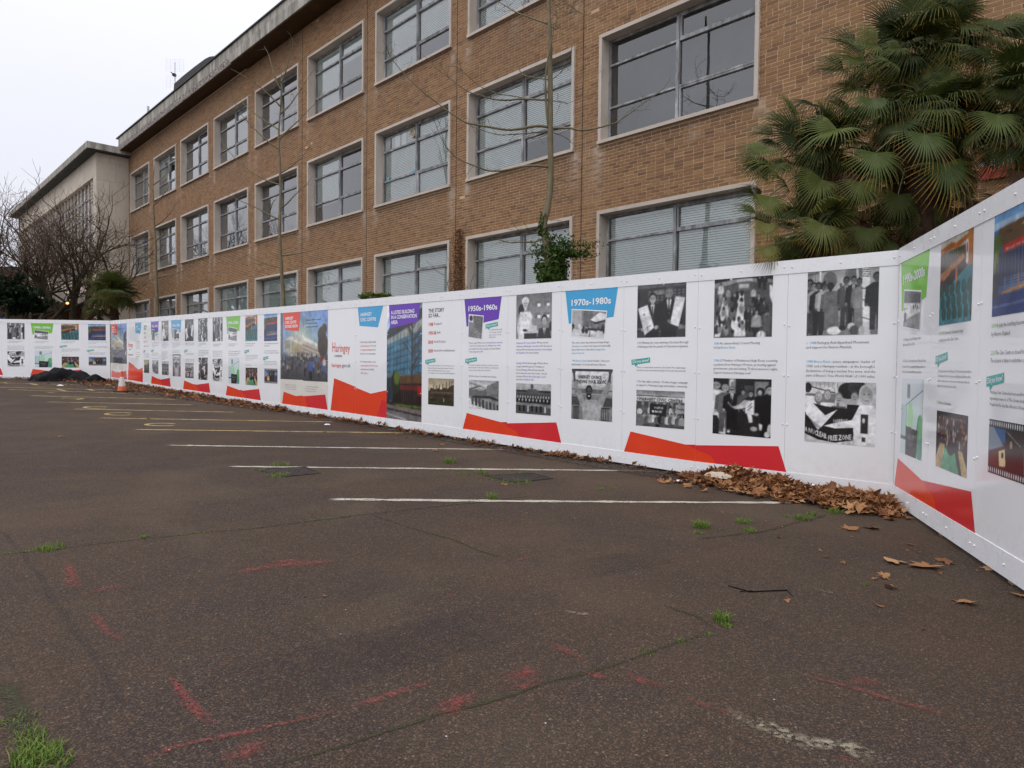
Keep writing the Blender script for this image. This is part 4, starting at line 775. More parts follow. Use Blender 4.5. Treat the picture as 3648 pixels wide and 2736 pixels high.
# ============================================================ ground
def axis(lo,a,b,hi,f,cs): return np.concatenate([np.arange(lo,a,cs),np.arange(a,b,f),np.arange(b,hi+1e-6,cs)])
gx_=axis(-160,-40,24,160,.8,10); gy_=axis(-60,-8,60,200,.8,10); GX,GY=np.meshgrid(gx_,gy_); GZ=gz(GX,GY)
V=np.stack([GX.ravel(),GY.ravel(),GZ.ravel()],1); i=np.arange(GX.size).reshape(GX.shape); Fc=np.stack([i[:-1,:-1],i[:-1,1:],i[1:,1:],i[1:,:-1]],-1).reshape(-1,4)
grd=link('ground',npmesh('ground',V,Fc,MT['asphalt'],smooth=True)); tag(grd,kind='structure')
def ribbon(name,pts,w,mat,dz=0.005,soft=.3,raw=False,wob=0.0,wobf=3.0,parent=grd):
    P=[p if raw else ground(*p) for p in pts]; Q=[]
    for a,b in zip(P[:-1],P[1:]):
        a=Vector(a[:2]);b=Vector(b[:2]); n=max(1,int((b-a).length/.12) if wob else int((b-a).length/.4)); Q+=[a.lerp(b,j/n) for j in range(n)]
    Q.append(Vector(P[-1][:2])); W=w if hasattr(w,'__len__') else (w,w); n=len(Q); vs=[];c=[]
    for i,q in enumerate(Q):
        t=(Q[min(i+1,n-1)]-Q[max(i-1,0)]).normalized(); nn=Vector((-t.y,t.x)); ww=(W[0]+(W[1]-W[0])*i/max(1,n-1))/2
        if wob: q=q+nn*wob*math.sin(i*wobf*.37+n)*rr.uniform(.3,1); ww*=rr.uniform(.6,1.4)
        e=0.0 if (soft>0 and i in(0,n-1)) else 1.0
        for k,al in ((-1,0 if soft>0 else 1),(-(1-soft),e),(1-soft,e),(1,0 if soft>0 else 1)):
            p=q+nn*ww*k; vs.append((p.x,p.y,float(gz(p.x,p.y))+dz)); c.append((al,al,al,1))
    fs=[(4*i+j,4*i+j+1,4*i+5+j,4*i+4+j) for i in range(n-1) for j in range(3)]
    me=npmesh(name,vs,fs,MT[mat],c); return link(name,me,parent)
LW=.095
for a,b,m_ in (((709,1079),(1712,1086.5),'white_line'),((492,1008),(1400,1017.5),'white_line'),((357,962),(1110,971.5),'white_line'),((285,928),(912,936),'yellow_line'),((209,903),(725,912),'yellow_line'),((154.5,883.7),(512,890.8),'yellow_line'),((96.5,868.3),(420,875),'yellow_line'),((61.8,855),(385,863),'yellow_line'),((13.8,841.5),(280,850),'yellow_line'),((-30,836),(250,842.5),'yellow_line'),((-30,826.5),(240,833.5),'yellow_line')):
    ribbon('parking_line',[a,b],LW,m_,.005,.12,wob=.008)
for a,b in (((60,828),(86,833)),((119,840),(147,846)),((184,840),(207,845)),((5,826),(20,829)),((225,829),(240,833))): ribbon('hatch_line',[a,b],.12,'yellow_line',.007,.12)
def letter(pts,w=.09): ribbon('painted_letter',pts,w,'yellow_line',.006,.15)
for cx_,cy_,wx,wy in ((350.5,863.3+54.2,35,2.8),(259.5,906.6-14+2,31,2.8),(209,880.3,27,2.3)):
    arc=[(cx_+wx*math.cos(w),cy_+wy*math.sin(w)) for w in np.linspace(R(28),R(332),14)]; letter(arc)
letter([(95,866.0),(118,862.5)]); letter([(118,862.5),(120,865.5)]); letter([(120,865.5),(146,862)])
letter([(129,862),(140,860),(165,860.4),(180,861.5),(165,864),(146,864.2)])
letter([(80,848),(128,849.5)]); letter([(92,846.8),(128,849.5)]); letter([(60,837),(120,835.5)]); 
# marks, moss, cracks --------------------------------------
for name,pts,w,mt,dz in (
 ('moss_crack',[(0,1197.5),(82,1191),(214,1175),(321,1164),(428,1152),(535,1143),(641,1130),(766,1114),(903,1098.6),(1035,1085.5),(1150,1072)],.035,'moss',.004),
 ('moss_crack',[(801,1110),(870,1136),(969,1163),(1084,1207)],.035,'moss',.004),
 ('moss_crack',[(560,1659),(737,1614),(877,1569),(951,1540),(1104,1502),(1204,1469),(1257,1457),(1404,1409),(1475,1385),(1531,1369)],.035,'moss',.004),
 ('moss_crack',[(0,1470),(25,1520),(55,1570),(90,1640)],.09,'moss',.004),
 ('moss_crack',[(1430,1305),(1500,1330),(1545,1362)],.05,'moss',.004),
 ('moss_crack',[(1500,1165),(1640,1150),(1790,1112)],.05,'moss',.004),
 ('cream_mark',[(1661,1568),(1708,1595),(1775,1612),(1821,1612),(1900,1659)],.15,'cream_mark',.006),
 ('cream_mark',[(1560,1530),(1661,1572),(1760,1625)],.10,'cream_mark',.006),('cream_mark',[(1800,1600),(1860,1640)],.10,'cream_mark',.006),('cream_mark',[(1741,1267),(1785,1279),(1825,1287)],.03,'cream_mark',.006),('cream_mark',[(1644,1439),(1681,1427)],.05,'cream_mark',.006),('cream_mark',[(1868,1519),(1895,1512)],.07,'cream_mark',.006),
 ('cream_mark',[(2111,1355),(2131,1362)],.07,'cream_mark',.006),('cream_mark',[(1475,1365),(1528,1379)],.05,'cream_mark',.006),('cream_mark',[(1205,1318),(1290,1332)],.04,'cream_mark',.006),
 ('crack',[(1490,1540),(1600,1600),(1720,1659)],.018,'dark_patch',.007),('crack',[(0,1148),(36,1180),(89,1252),(143,1337),(178,1383),(232,1465),(270,1540)],.05,'dark_patch',.004),
 ('crack',[(1195,1262),(1330,1235),(1500,1222)],.012,'dark_patch',.007),('crack',[(1280,1175),(1480,1150)],.012,'dark_patch',.007)):
    ribbon(name,pts,w,mt,dz,.6,wob=.012)
for pts,w in (([(1210,1240),(1340,1215),(1480,1195)],.46),([(400,1520),(760,1420),(1150,1330)],.6),([(900,1235),(620,1300)],.6)):
    ribbon('asphalt_patch',pts,w,'dark_patch',.003,.22)
Z4=lambda q:(q[0]/3,1152+q[1]/3); Z5=lambda q:(737.3+q[0]/3,1152+q[1]/3); Z6=lambda q:(1474.7+q[0]/3,1152+q[1]/3)
for f_,pts,w in ((Z4,[(430,190),(455,280),(490,365)],.07),(Z4,[(250,270),(360,300)],.12),(Z4,[(520,400),(700,360),(900,345)],.06),(Z4,[(250,440),(420,390)],.12),(Z4,[(615,512),(655,580),(700,650),(800,728)],.045),(Z4,[(780,728),(815,724)],.08),
 (Z4,[(770,575),(860,590)],.13),(Z4,[(800,560),(850,640)],.08),(Z4,[(930,570),(1050,610)],.1),(Z4,[(1190,248),(1360,236)],.05),(Z4,[(1500,255),(1620,245),(1900,205),(2212,188)],.10),(Z4,[(1700,190),(2000,180)],.1),(Z4,[(1070,890),(1125,885)],.045),(Z4,[(1100,900),(1140,980),(1200,1090),(1260,1170),(1370,1265)],.05),
 (Z4,[(1250,1015),(1440,1010)],.07),(Z4,[(1250,1068),(1440,1052)],.035),(Z4,[(1370,1110),(1500,1110)],.06),(Z4,[(900,1475),(1100,1410),(1300,1355),(1830,1240),(2212,1158)],.035),(Z4,[(1090,1492),(1220,1480)],.12),(Z4,[(1400,1440),(1600,1415),(1780,1375)],.10),(Z4,[(1740,1330),(1780,1400)],.06),
 (Z5,[(0,1142),(230,1080),(450,1010),(620,975)],.045),(Z5,[(210,1085),(260,1072)],.07),(Z5,[(600,1112),(700,1125),(790,1085),(890,1055)],.12),(Z5,[(560,1040),(680,1050)],.1),(Z5,[(720,985),(870,965)],.08),(Z5,[(1000,945),(1200,905),(1300,920)],.13),(Z5,[(1000,1010),(1180,1000),(1330,960)],.07),(Z5,[(1250,880),(1330,940)],.07),
 (Z5,[(1335,710),(1420,745),(1600,850)],.05),(Z5,[(1350,795),(1450,780)],.09),(Z5,[(1590,885),(1680,935),(1750,940)],.07),(Z5,[(1820,890),(1960,960),(2120,1010)],.05),(Z5,[(680,402),(715,418),(760,408)],.04),(Z5,[(790,385),(920,370)],.05),(Z5,[(1050,180),(1160,172),(1240,155)],.05),(Z5,[(1700,352),(1810,333)],.05),
 (Z6,[(0,1060),(180,1130),(320,1185)],.04),(Z6,[(165,1128),(235,1136)],.06),(Z6,[(680,903),(755,915)],.06),(Z6,[(755,915),(900,960),(1050,1000),(1250,1058),(1500,1120),(1740,1192)],.035),(Z6,[(940,945),(1050,930)],.07),(Z6,[(1040,965),(1180,960),(1320,1000)],.08),(Z6,[(1020,1450),(1060,1470),(1130,1505)],.05),(Z6,[(330,1290),(640,1390)],.15),(Z6,[(350,1190),(450,1240)],.12)):
    ribbon('spray_mark',[f_(q) for q in pts],w*1.25,'red_spray',.008,.8,wob=.012)
# mud and leaf litter band along the foot of the hoarding
def onB(s,d): 
    nx,ny=-DV[1],DV[0]  # into the car park side
    return (HX+DV[0]*s-(-0.7)*0+ (-math.sin(HTH))*d*1.0, HY+DV[1]*s+ (math.cos(HTH))*d)
_sd=-1 if (onB(5,1)[0]**2+onB(5,1)[1]**2)>(onB(5,-1)[0]**2+onB(5,-1)[1]**2) else 1
def foot(s,d): return onB(s,_sd*d)
ribbon('mud',[(*foot(14,.3),0),(*foot(20,.55),0),(*foot(26,.8),0),(*foot(30,.9),0)],(.6,2.6),'mud',.006,.5,raw=True)
ribbon('mud',[(*foot(0.1,.3),0),(*foot(3,.3),0),(*foot(9,.12),0),(*foot(15,.2),0)],(.7,.35),'mud',.006,.5,raw=True)
ribbon('mud',[(-27,28.6,0),(-22,28.5,0),(-17,28.3,0)],(1.0,1.5),'mud',.009,.5,raw=True)
# inspection covers
def cover(q,lab,line):
    P=[ground(*k) for k in q]; ctr=sum(P,Vector())/4; root=empty('manhole_cover',ctr); tag(root,lab,'manhole cover','inspection covers let into the asphalt')
    fr=MB(); L_=[p-ctr for p in P]; inn=[p*.93 for p in L_]; up=Vector((0,0,.012))
    fr.add([p+up for p in L_]+[p+up for p in inn]+[p-up for p in L_],[(i,(i+1)%4,4+(i+1)%4,4+i) for i in range(4)]+[(8+i,8+(i+1)%4,(i+1)%4,i) for i in range(4)]); fr.build('frame',MT['iron'],root)
    pl=MB(); inn=[p*.915+up*.7 for p in L_]; pl.add(inn,[(0,1,2,3)])
    n=9
    for i in range(n):
        for j in range(n):
            u,v=(i+.2+.1*(j%2))/n,(j+.25)/n; f=lambda u,v:(inn[0]*(1-u)+inn[1]*u)*(1-v)+(inn[3]*(1-u)+inn[2]*u)*v
            a,b,c_,d=f(u,v),f(u+.06,v),f(u+.06,v+.05),f(u,v+.05); h=Vector((0,0,.005)); pl.add([a,b,c_,d,a+h,b+h,c_+h,d+h],[(4,5,6,7),(0,1,5,4),(1,2,6,5),(2,3,7,6),(3,0,4,7)])
    pl.build('plate',MT['iron'],root)
    return root
cover([(548,1014.5),(661,1009.5),(694,1023),(617,1030.5)],'dark iron inspection cover ringed by grass, crossed by the second white line',None)
mc=cover([(1046,1028.5),(1150,1022.5),(1196,1034.5),(1112,1043)],'iron inspection cover with a stripe of worn white paint across it',None)
ribbon('parking_line',[(1052,1027.5),(1150,1026)],.08,'white_line',.022,.12)
# ============================================================ leaves
def leafshape(seed,lob=5):
    r=random.Random(seed); pts=[]
    angs=[-150,-118,-95,-72,-50,-28,0,28,50,72,95,118,150]; rad=[.42,.78,.45,.95,.5,.75,1.08,.75,.5,.95,.45,.78,.42]
    for i,(a,q) in enumerate(zip(angs,rad)):
        w=R(a+r.uniform(-5,5)); q*=r.uniform(.85,1.1); pts.append((q*math.cos(w),q*math.sin(w)))
    c1=r.uniform(.1,.5)*r.choice((-1,1,1)); c2=r.uniform(-.3,.5); tw=r.uniform(-.3,.3)
    z=lambda x,y:c1*y*y+c2*x*x+tw*x*y+.08*math.sin(9*x+seed)+.06*math.sin(8*y+seed*2)
    V=[(0,0,0)]+[(x,y,z(x,y)) for x,y in pts]; Vi=[(x*.5,y*.5,z(x*.5,y*.5)) for x,y in pts]; n=len(pts); V+=Vi
    F=[(0,1+n+i,1+n+(i+1)%n) for i in range(n-1)]+[(1+n+i,1+i,2+i,2+n+i) for i in range(n-1)]
    F+=[(0,1+n+n-1,1+n)] if False else []
    V+=[(-.2,0,0.01),(-.95,.03,z(-.9,0)*.3+.05),(-.95,-.03,z(-.9,0)*.3+.05)]; F.append((0,len(V)-2,len(V)-1))
    return np.array(V),F
LS=[leafshape(i) for i in range(8)]
def rotm(ax,ay,az): return np.array(Euler((ax,ay,az)).to_matrix())
def scatter(name,places,mat,parent=None,kind='stuff'):
    "places: (x,y,z,size,rx,ry,rz,tone)"
    Vs=[];Fs=[];C=[];b=0
    for (x,y,z,s,a,b_,c,t) in places:
        V,F=LS[rr.randrange(8)]; W=(V*s)@rotm(a,b_,c).T; W-=np.array([0,0,min(0,W[:,2].min())*0.9]); Vs.append(W+[x,y,z]); Fs+=[tuple(b+i for i in f) for f in F]; C+=[(0,t,0,1)]*len(V); b+=len(V)
    o=link(name,npmesh(name,np.concatenate(Vs),Fs,MT[mat],C) if False else None,parent) if False else None
    me=bpy.data.meshes.new(name); me.from_pydata(np.concatenate(Vs).tolist(),[],Fs); me.materials.append(MT[mat]); a=me.color_attributes.new('Col','FLOAT_COLOR','POINT'); a.data.foreach_set('color',np.array(C,dtype=np.float32).ravel())
    o=link(name,me,parent); 
    if kind: o['kind']=kind
    return o
pl=[]
def pileh(s,d):
    return .125*math.exp(-((s-1.80)/.42)**2)*math.exp(-((d-.08)/.24)**2)+.10*math.exp(-((s-1.15)/.35)**2)*math.exp(-((d-.30)/.24)**2)+.09*math.exp(-((s-.30)/.50)**2)*math.exp(-((d-.33)/.30)**2)
mbm=MB(); ns,nd=46,14; 
for i in range(ns):
    for j in range(nd):
        s=-.55+3.8*i/(ns-1); d=.02+.95*j/(nd-1); x,y=foot(s,d); mbm.v.append((x,y,float(gz(x,y))+pileh(s,d)*.8-.012))
mbm.f=[(i*nd+j,(i+1)*nd+j,(i+1)*nd+j+1,i*nd+j+1) for i in range(ns-1) for j in range(nd-1)]; mbm.m=[0]*len(mbm.f)
o=mbm.build('leaf_mound',MT['soil'],None,True); tag(o,'damp mound of rotted leaves under the heap at the hoarding corner','leaf litter',kind='stuff')
k=0
while len(pl)<1350 and k<60000:
    k+=1; s=rr.uniform(-.5,3.3); d=rr.uniform(.03,.95); h=pileh(s,d)
    edge=math.exp(-((s-1.75)/.55)**2)*math.exp(-(d/.42)**2)+math.exp(-((s-1.1)/.4)**2)*math.exp(-((d-.25)/.34)**2)+math.exp(-((s-.3)/.55)**2)*math.exp(-((d-.33)/.34)**2)
    if rr.random()>edge*1.1: continue
    x,y=foot(s,d); 
    if s<0.0:
        # keep left of the near run
        lx=(x-HX)*math.sin(CTH)-(y-HY)*math.cos(CTH)
        if lx>-0.10 and False: continue
    pl.append((x,y,float(gz(x,y))+h*rr.uniform(.75,1.15)+rr.uniform(0,.025),rr.uniform(.045,.105),rr.gauss(0,.3),rr.gauss(0,.3),rr.uniform(0,6.28),min(1,max(0,rr.gauss(.42,.36)))))
cn=(math.sin(CTH),-math.cos(CTH)) # towards the car park from the near run
pl=[q for q in pl if ((q[0]-HX)*cn[0]+(q[1]-HY)*cn[1])>.05]
pile=scatter('leaf_pile',pl,'dead_leaf'); tag(pile,'heap of brown fallen leaves in the corner of the hoarding','leaf litter')
pl=[]
for i in range(3000):
    s=rr.uniform(3.2,30.5); wd=.10 if s<12 else .10+.06*(s-12)
    if s<14: 
        dens=.25+.75*(math.sin(s*3.1)+math.sin(s*1.7+1)>0.2); 
        if rr.random()>dens*.55: continue
    d=abs(rr.gauss(0,wd))+.02; x,y=foot(s,d); pl.append((x,y,float(gz(x,y))+rr.uniform(0.006,.035 if s<14 else .07),rr.uniform(.035,.075),rr.gauss(0,.4),rr.gauss(0,.4),rr.uniform(0,6.28),min(1,max(0,rr.gauss(.38,.25)))))
for i in range(500):
    x=rr.uniform(-27,-17.2); y=28.95-abs(rr.gauss(0,.45)); pl.append((x,y,float(gz(x,y))+rr.uniform(.01,.06),rr.uniform(.035,.07),rr.gauss(0,.4),rr.gauss(0,.4),rr.uniform(0,6.28),rr.uniform(0,.8)))
for q in ((153,880),(130,944),(320,905),(955,962),(940,975),(860,940),(880,948),(1010,948),(1180,985),(1215,990)):
    p=ground(*q); pl.append((p.x,p.y,p.z+.01,rr.uniform(.05,.08),.1,.1,rr.uniform(0,6),.6))
strip_l=scatter('leaf_litter',pl,'dead_leaf'); tag(strip_l,'band of brown leaves blown along the foot of the hoardings','leaf litter')
small=[]
for q in [(1770,1190),(1905,1245),(1925,1268),(1890,1252),(1785,1205),(1755,1180),(1840,1160),(1870,1175),(1985,1195),(1820,1218),(2030,1240),(1700,1300),(700,1290),(1655,1128),(1690,1140),(1500,1105),(1560,1108),(1910,1200),(1960,1190),(1480,1088),(660,1290),(1685,1162),(1590,1180),(2110,1235),(1140,1110),(1950,1330),(1995,1360)]:
    p=ground(*q); small.append((p.x,p.y,p.z+.004,rr.uniform(.012,.03),.2,.2,rr.uniform(0,6),rr.uniform(.3,.8)))
o=scatter('leaf_scraps',small,'dead_leaf'); tag(o,'small torn scraps of dead leaf scattered over the near asphalt','leaf litter')
def loose(q,size,label,rx=.1,ry=0,rz=None,tone=.8,sh=0):
    V,F=LS[sh]; p=ground(*q); me=bpy.data.meshes.new('fallen_leaf'); W=V*size*1.32*np.array([1,1,.42]); W=W@rotm(rx*.6,ry*.6,0).T; W[:,2]-=W[:,2].min()
    me.from_pydata(W.tolist(),[],F); me.materials.append(MT['dead_leaf']); a=me.color_attributes.new('Col','FLOAT_COLOR','POINT'); a.data.foreach_set('color',np.array([(0,tone,0,1)]*len(V),dtype=np.float32).ravel())
    o=link('fallen_leaf',me,None,(p.x,p.y,p.z+.002),(0,0,rz if rz is not None else rr.uniform(0,6))); tag(o,label,'leaf','single fallen plane leaves on the asphalt'); return o
loose((2003,1224),.115,'largest tan maple shaped leaf, middle of a group of three near the right hoarding',.15,0,3.4,.95,0)
loose((1938,1218),.09,'pale tan leaf at the left of the group of three near the right hoarding',.1,.1,2.0,.95,1)
loose((2040,1216),.075,'brown leaf tucked behind the largest leaf of the group of three',.3,0,.5,.7,2)
loose((2086,1305),.075,'curled golden brown leaf on its own near the bottom of the right hoarding',-.3,.3,1.0,1.0,3)
loose((2137,1229),.055,'curled leaf lying right against the foot of the right hoarding',.3,.2,4.0,.9,4)
loose((2208,1291),.06,'leaf cut off by the right edge of the picture',.2,.2,.8,.8,5)
loose((1832,1144),.082,'flat tan leaf lying left of two in front of the leaf heap',.1,0,.2,.95,6)
loose((1890,1143),.08,'curled tan and dark leaf lying right of two in front of the leaf heap',.35,0,2.6,.85,7)
loose((1908,1250),.045,'thin pale curled leaf left of the lone golden leaf',.6,0,.2,.6,1)
loose((1927,1273),.045,'dark brown shrivelled leaf between the twig and the right hoarding',.6,.3,1.9,.1,2)
loose((1902,1311),.028,'small reddish leaf right of the grass tuft',.2,0,2.0,.6,3)
loose((1968,1178),.04,'small brown leaf out from the end of the leaf heap',.3,0,1.0,.55,4)
loose((1088,1047),.05,'brown leaf beside the second inspection cover',.1,0,1.0,.75,5)
loose((894,1577-260),.03,'tiny leaf stalk and leaf alone on the open asphalt',.1,0,1.0,.6,6) if False else None
# twig
P=[ground(1573,1267),ground(1620,1280),ground(1700,1276.5),ground(1712,1290)]; mb=MB(); mb.tube([p+Vector((0,0,.006)) for p in P],[.0035,.004,.004,.002],6); mb.tube([ground(1598,1279.5)+Vector((0,0,.006)),ground(1625,1278)+Vector((0,0,.006))],.0025,5)
o=mb.build('twig',MT['black_plastic']); tag(o,'thin black forked twig lying on the asphalt before the right corner','twig')
# grass
gb=[];
Vs=[];Fs=[];C=[]
def blade(x,y,z,l,w,az,lean,t):
    b=len(Vs); dx,dy=math.cos(az),math.sin(az); px,py=-dy*w/2,dx*w/2
    for f,ww in ((0,1),(.5,.8),(1,.05)):
        h=l*f*(1-.35*lean*f); o=l*lean*f*f; Vs.extend([(x+dx*o-px*ww,y+dy*o-py*ww,z+h),(x+dx*o+px*ww,y+dy*o+py*ww,z+h)])
    Fs.extend([(b,b+1,b+3,b+2),(b+2,b+3,b+5,b+4)]); C.extend([(0,t,0,1)]*6)
def tuft(q,r,h,n,t=.5):
    p=ground(*q)
    for _ in range(n):
        a=rr.uniform(0,6.28); d=r*math.sqrt(rr.random()); x=p.x+d*math.cos(a)*1.0; y=p.y+d*math.sin(a); blade(x,y,float(gz(x,y)),h*rr.uniform(.4,1.1),rr.uniform(.003,.006)+h*.012,rr.uniform(0,6.28),rr.uniform(.2,1.1),min(1,max(0,rr.gauss(t,.22))))
for q,r,h,n in (((607,1006),.14,.07,110),((600,1029),.14,.07,110),((560,1016),.09,.04,50),((690,1024),.07,.03,30),((972,1000),.09,.13,120),((1000,1025),.1,.05,60),((1040,1023),.10,.08,90),((1110,1042),.22,.05,150),((1065,1035),.1,.04,50),((1125,1022),.06,.05,40),((1170,1026),.1,.02,40),((1062,1079),.055,.11,90),((1298,1058),.06,.04,40),((1320,1055),.05,.03,30),
  ((1515,1139),.075,.09,170),((1507,1152),.05,.03,60),((1560,1145),.03,.02,20),((1605,1129),.07,.06,110),((1618,1148),.07,.05,90),((1735,1122),.08,.07,120),((1752,1113),.05,.06,60),((1802,1108),.08,.07,110),((1700,1116),.06,.03,50),((1560,1341),.05,.075,110),((1570,1353),.035,.02,90),((1531,1370),.02,.015,30),((1475,1386),.04,.012,60),((1395,1410),.05,.01,60),((110,1184),.10,.05,130),((95,1187),.10,.03,80),((312,1162),.035,.035,50),((246,946),.08,.03,40),((1868,1264),.02,.02,40),((445,1137+20),.01,.01,4),((230,862),.15,.03,30),((700,934),.05,.06,30),((686,926-10),.1,.05,30),((80,1635),.09,.055,240),((65,1595),.07,.04,90),((100,1657),.09,.05,150),((45,1560),.08,.025,60),((1140,1003+40),.05,.03,40)):
    tuft(q,r,h,n)
for q0,q1,n in (((380,1157),(450,1150),50),((650,1128),(760,1114),140),((903,1098),(1030,1086),100),((0,1197),(90,1190),80)):
    for _ in range(n):
        t=rr.random(); p=ground(q0[0]+(q1[0]-q0[0])*t,q0[1]+(q1[1]-q0[1])*t); blade(p.x+rr.gauss(0,.01),p.y+rr.gauss(0,.012),p.z,rr.uniform(.006,.02),.004,rr.uniform(0,6.28),.6,.45)
o=link('grass',npmesh('grass',Vs,[f for f in Fs],MT['grass'],C)); tag(o,'green weeds and grass tufts growing through cracks in the car park','grass',kind='stuff')
# cloths and litter -----------------------------------------
def crumple(name,pts_c,lx,ly,h,mat,label,cat,seed=1,rz=0.0,n=14):
    r=random.Random(seed); mb=MB(); ph=[r.uniform(0,6) for _ in range(6)]
    for i in range(n):
        for j in range(n):
            u,v=i/(n-1)*2-1,j/(n-1)*2-1; rad=min(1,math.hypot(u,v)); x=u*lx/2*(1+.15*math.sin(5*v+ph[0])); y=v*ly/2*(1+.2*math.sin(4*u+ph[1])); z=(max(0,1-rad**2.2)**.7)*h*(.8+.2*math.sin(4*u+ph[2])*math.sin(3*v+ph[3]))+.06*h*math.sin(15*u+5*v+ph[4])*math.sin(9*v-4*u+ph[5])*(1-rad**2)+.004
            mb.v.append((x,y,z))
    mb.f=[(i*n+j,(i+1)*n+j,(i+1)*n+j+1,i*n+j+1) for i in range(n-1) for j in range(n-1)]; mb.m=[0]*len(mb.f)
    o=mb.build(name,MT[mat],None,True,loc=pts_c,rot=(0,0,rz)); tag(o,label,cat); return o
x,y=foot(1.92,.30); crumple('cloth',(x,y,float(gz(x,y))+.085),.36,.15,.075,'cloth_white','crumpled cream cloth lying on the larger leaf heap','cloth',3,HTH,26)
x,y=foot(.78,.22); crumple('paper_bag',(x,y,float(gz(x,y))+.10),.2,.12,.045,'paper_white','small torn white paper half buried at the middle of the leaf heap','litter',5,HTH)
for q,s,l in (((1466,1040),.09,'scrap of white paper on the asphalt left of the leaf heap'),((707,916+2),.12,'flattened pale packaging at the foot of the hoarding below the Haringey lettering'),((130,833.5),.2,'white litter in front of the black rubbish bags')):
    p=ground(*q); crumple('litter',(p.x,p.y,p.z+.003),s,s*.6,s*.22,'paper_white',l,'litter',int(s*100),.3,8)
def bag(q,lx,ly,h,label,seed):
    p=ground(*q); crumple('rubbish_bag',(p.x,p.y,p.z-.01),lx,ly,h*.92,'black_plastic',label,'rubbish bag',seed,rr.uniform(-.2,.2),26)['group']='black rubbish bags by the far hoarding'
bag((100,823.5),1.15,.7,.52,'rounded black rubbish bag at the left end of the heap by the far hoarding',11)
bag((138,822),1.5,.8,.72,'tallest black rubbish bag, second from the left by the far hoarding',12)
bag((172,823.5),1.35,.7,.48,'low slumped black rubbish bag, third from the left by the far hoarding',13)
bag((203,825.5),.9,.6,.38,'smallest black rubbish bag at the right end of the heap',14)
# traffic cone
p=ground(263.5,846.5); root=empty('traffic_cone',p); tag(root,'weathered orange and white traffic cone at the foot of the far hoarding corner','traffic cone')
sc=.95; mb=MB(); mb.box(-.2*sc,.2*sc,-.2*sc,.2*sc,0,.045*sc); mb.build('base',MT['cone_black'],root)
mb=MB(); 
zs=[(.145,.045,0),(.118,.2,0),(.118,.2,1),(.066,.5,1),(.066,.5,0),(.03,.72,0),(.022,.72,0)]
mb.lathe([(.145*sc,.045*sc),(.118*sc,.20*sc)],20); mb.build('body',MT['cone_orange'],root)
mb=MB(); mb.lathe([(.119*sc,.20*sc),(.064*sc,.52*sc)],20); mb.build('reflective_sleeve',MT['cone_white'],root)
mb=MB(); mb.lathe([(.064*sc,.52*sc),(.03*sc,.73*sc),(.02*sc,.735*sc),(.0,.735*sc)],20); mb.build('tip',MT['cone_orange'],root)
# ============================================================ brick office building
bl=empty('brick_office_building',(-BD*math.sin(BTH),BD*math.cos(BTH),0),BTH); tag(bl,'long three storey buff brick office building with stone framed windows','building')
WL=[-48.94,-44.16,-39.57,-34.82,-30.03,-25.19,-20.35,-15.48,-10.60]; WW=[3.86,3.82,4.02,4.05,4.08,4.09,4.10,4.10,4.02]
WB={'t':10.868,'m':6.755,'b':2.60}; WHh={'t':2.50,'m':2.573,'b':2.575}
T0,T1=-49.4,9.0; ZT=14.69
# extra column beyond the right edge of the blank wall is not visible; wall stays blank there
wins=[(c,r,WL[c],WL[c]+WW[c],WB[r],WB[r]+WHh[r]) for c in range(9) for r in 'tmb']
def inside(t,z,pad=0): return any(a-pad<t<b+pad and c-pad<z<d+pad for _,_,a,b,c,d in wins)
# wall sheet (mortar) with openings
ts=sorted({T0,T1}|{a for _,_,a,b,_,_ in wins}|{b for _,_,a,b,_,_ in wins}); zs=sorted({-.5,ZT}|{c for *_,c,d in wins}|{d for *_,c,d in wins})
mb=MB()
for a,b in zip(ts[:-1],ts[1:]):
    for c,d in zip(zs[:-1],zs[1:]):
        if not inside((a+b)/2,(c+d)/2): mb.box(a,b,.0045,.30,c,d,0,(0,0,0,1),'')
wall=mb.build('wall',MT['mortar'],bl)
# bricks
PZ,BLn,J=.0755,.2265,.014
rows_=int((ZT-1.2)/PZ); B_t0=[];B_t1=[];B_z=[];
for r_ in range(rows_):
    z=1.2+r_*PZ; zc_=z+.032; cuts=[(a,b) for _,_,a,b,c,d in wins if c-.03<zc_<d+.03]; t=T0-(.12 if r_%2 else 0.0)
    while t<T1:
        Lb=BLn if rr.random()>.07 else .108
        a,b=max(t,T0),min(t+Lb,T1); t+=Lb+J
        for ca,cb in cuts:
            if a<cb and b>ca:
                if a<ca-.03: b=ca
                elif b>cb+.03: a=cb
                else: a=b
        if b-a>.03: B_t0.append(a);B_t1.append(b);B_z.append(z)
a0=np.array(B_t0);a1=np.array(B_t1);bz=np.array(B_z); nb=len(a0); tm=(a0+a1)/2; zm=bz+.032
r2=np.random.default_rng(3); SP=[]; dirt=np.zeros(nb)
for c,r,a,b,zb_,zt_ in wins:
    for e in (a-.02,b+.02): SP.append((e,zb_,r2.uniform(.55,1.1) if r!='t' or c>6 else r2.uniform(.2,.7),r2.uniform(.7,1.5),.085))
    SP.append((a+(b-a)*r2.uniform(.3,.8),zb_,.45,.8,.05)); dz=zb_-zm
    dirt=np.maximum(dirt,((tm>a)&(tm<b)&(dz>-.05))*np.exp(-np.maximum(dz,0)/.16)*r2.uniform(.5,.95))
    dirt=np.maximum(dirt,((tm>a)&(tm<b)&(dz>0))*np.exp(-np.maximum(dz,0)/.7)*.35)
def stainf(t,z):
    o=np.zeros_like(t)
    for e,zb_,k_,ln,w_ in SP:
        dz=zb_-z; o=np.maximum(o,k_*np.exp(-((t-e-.03*np.sin(z*9))/w_)**2)*np.clip(1-dz/ln,0,1)*(dz>.02))
    return o
stain=stainf(tm,zm)*.6
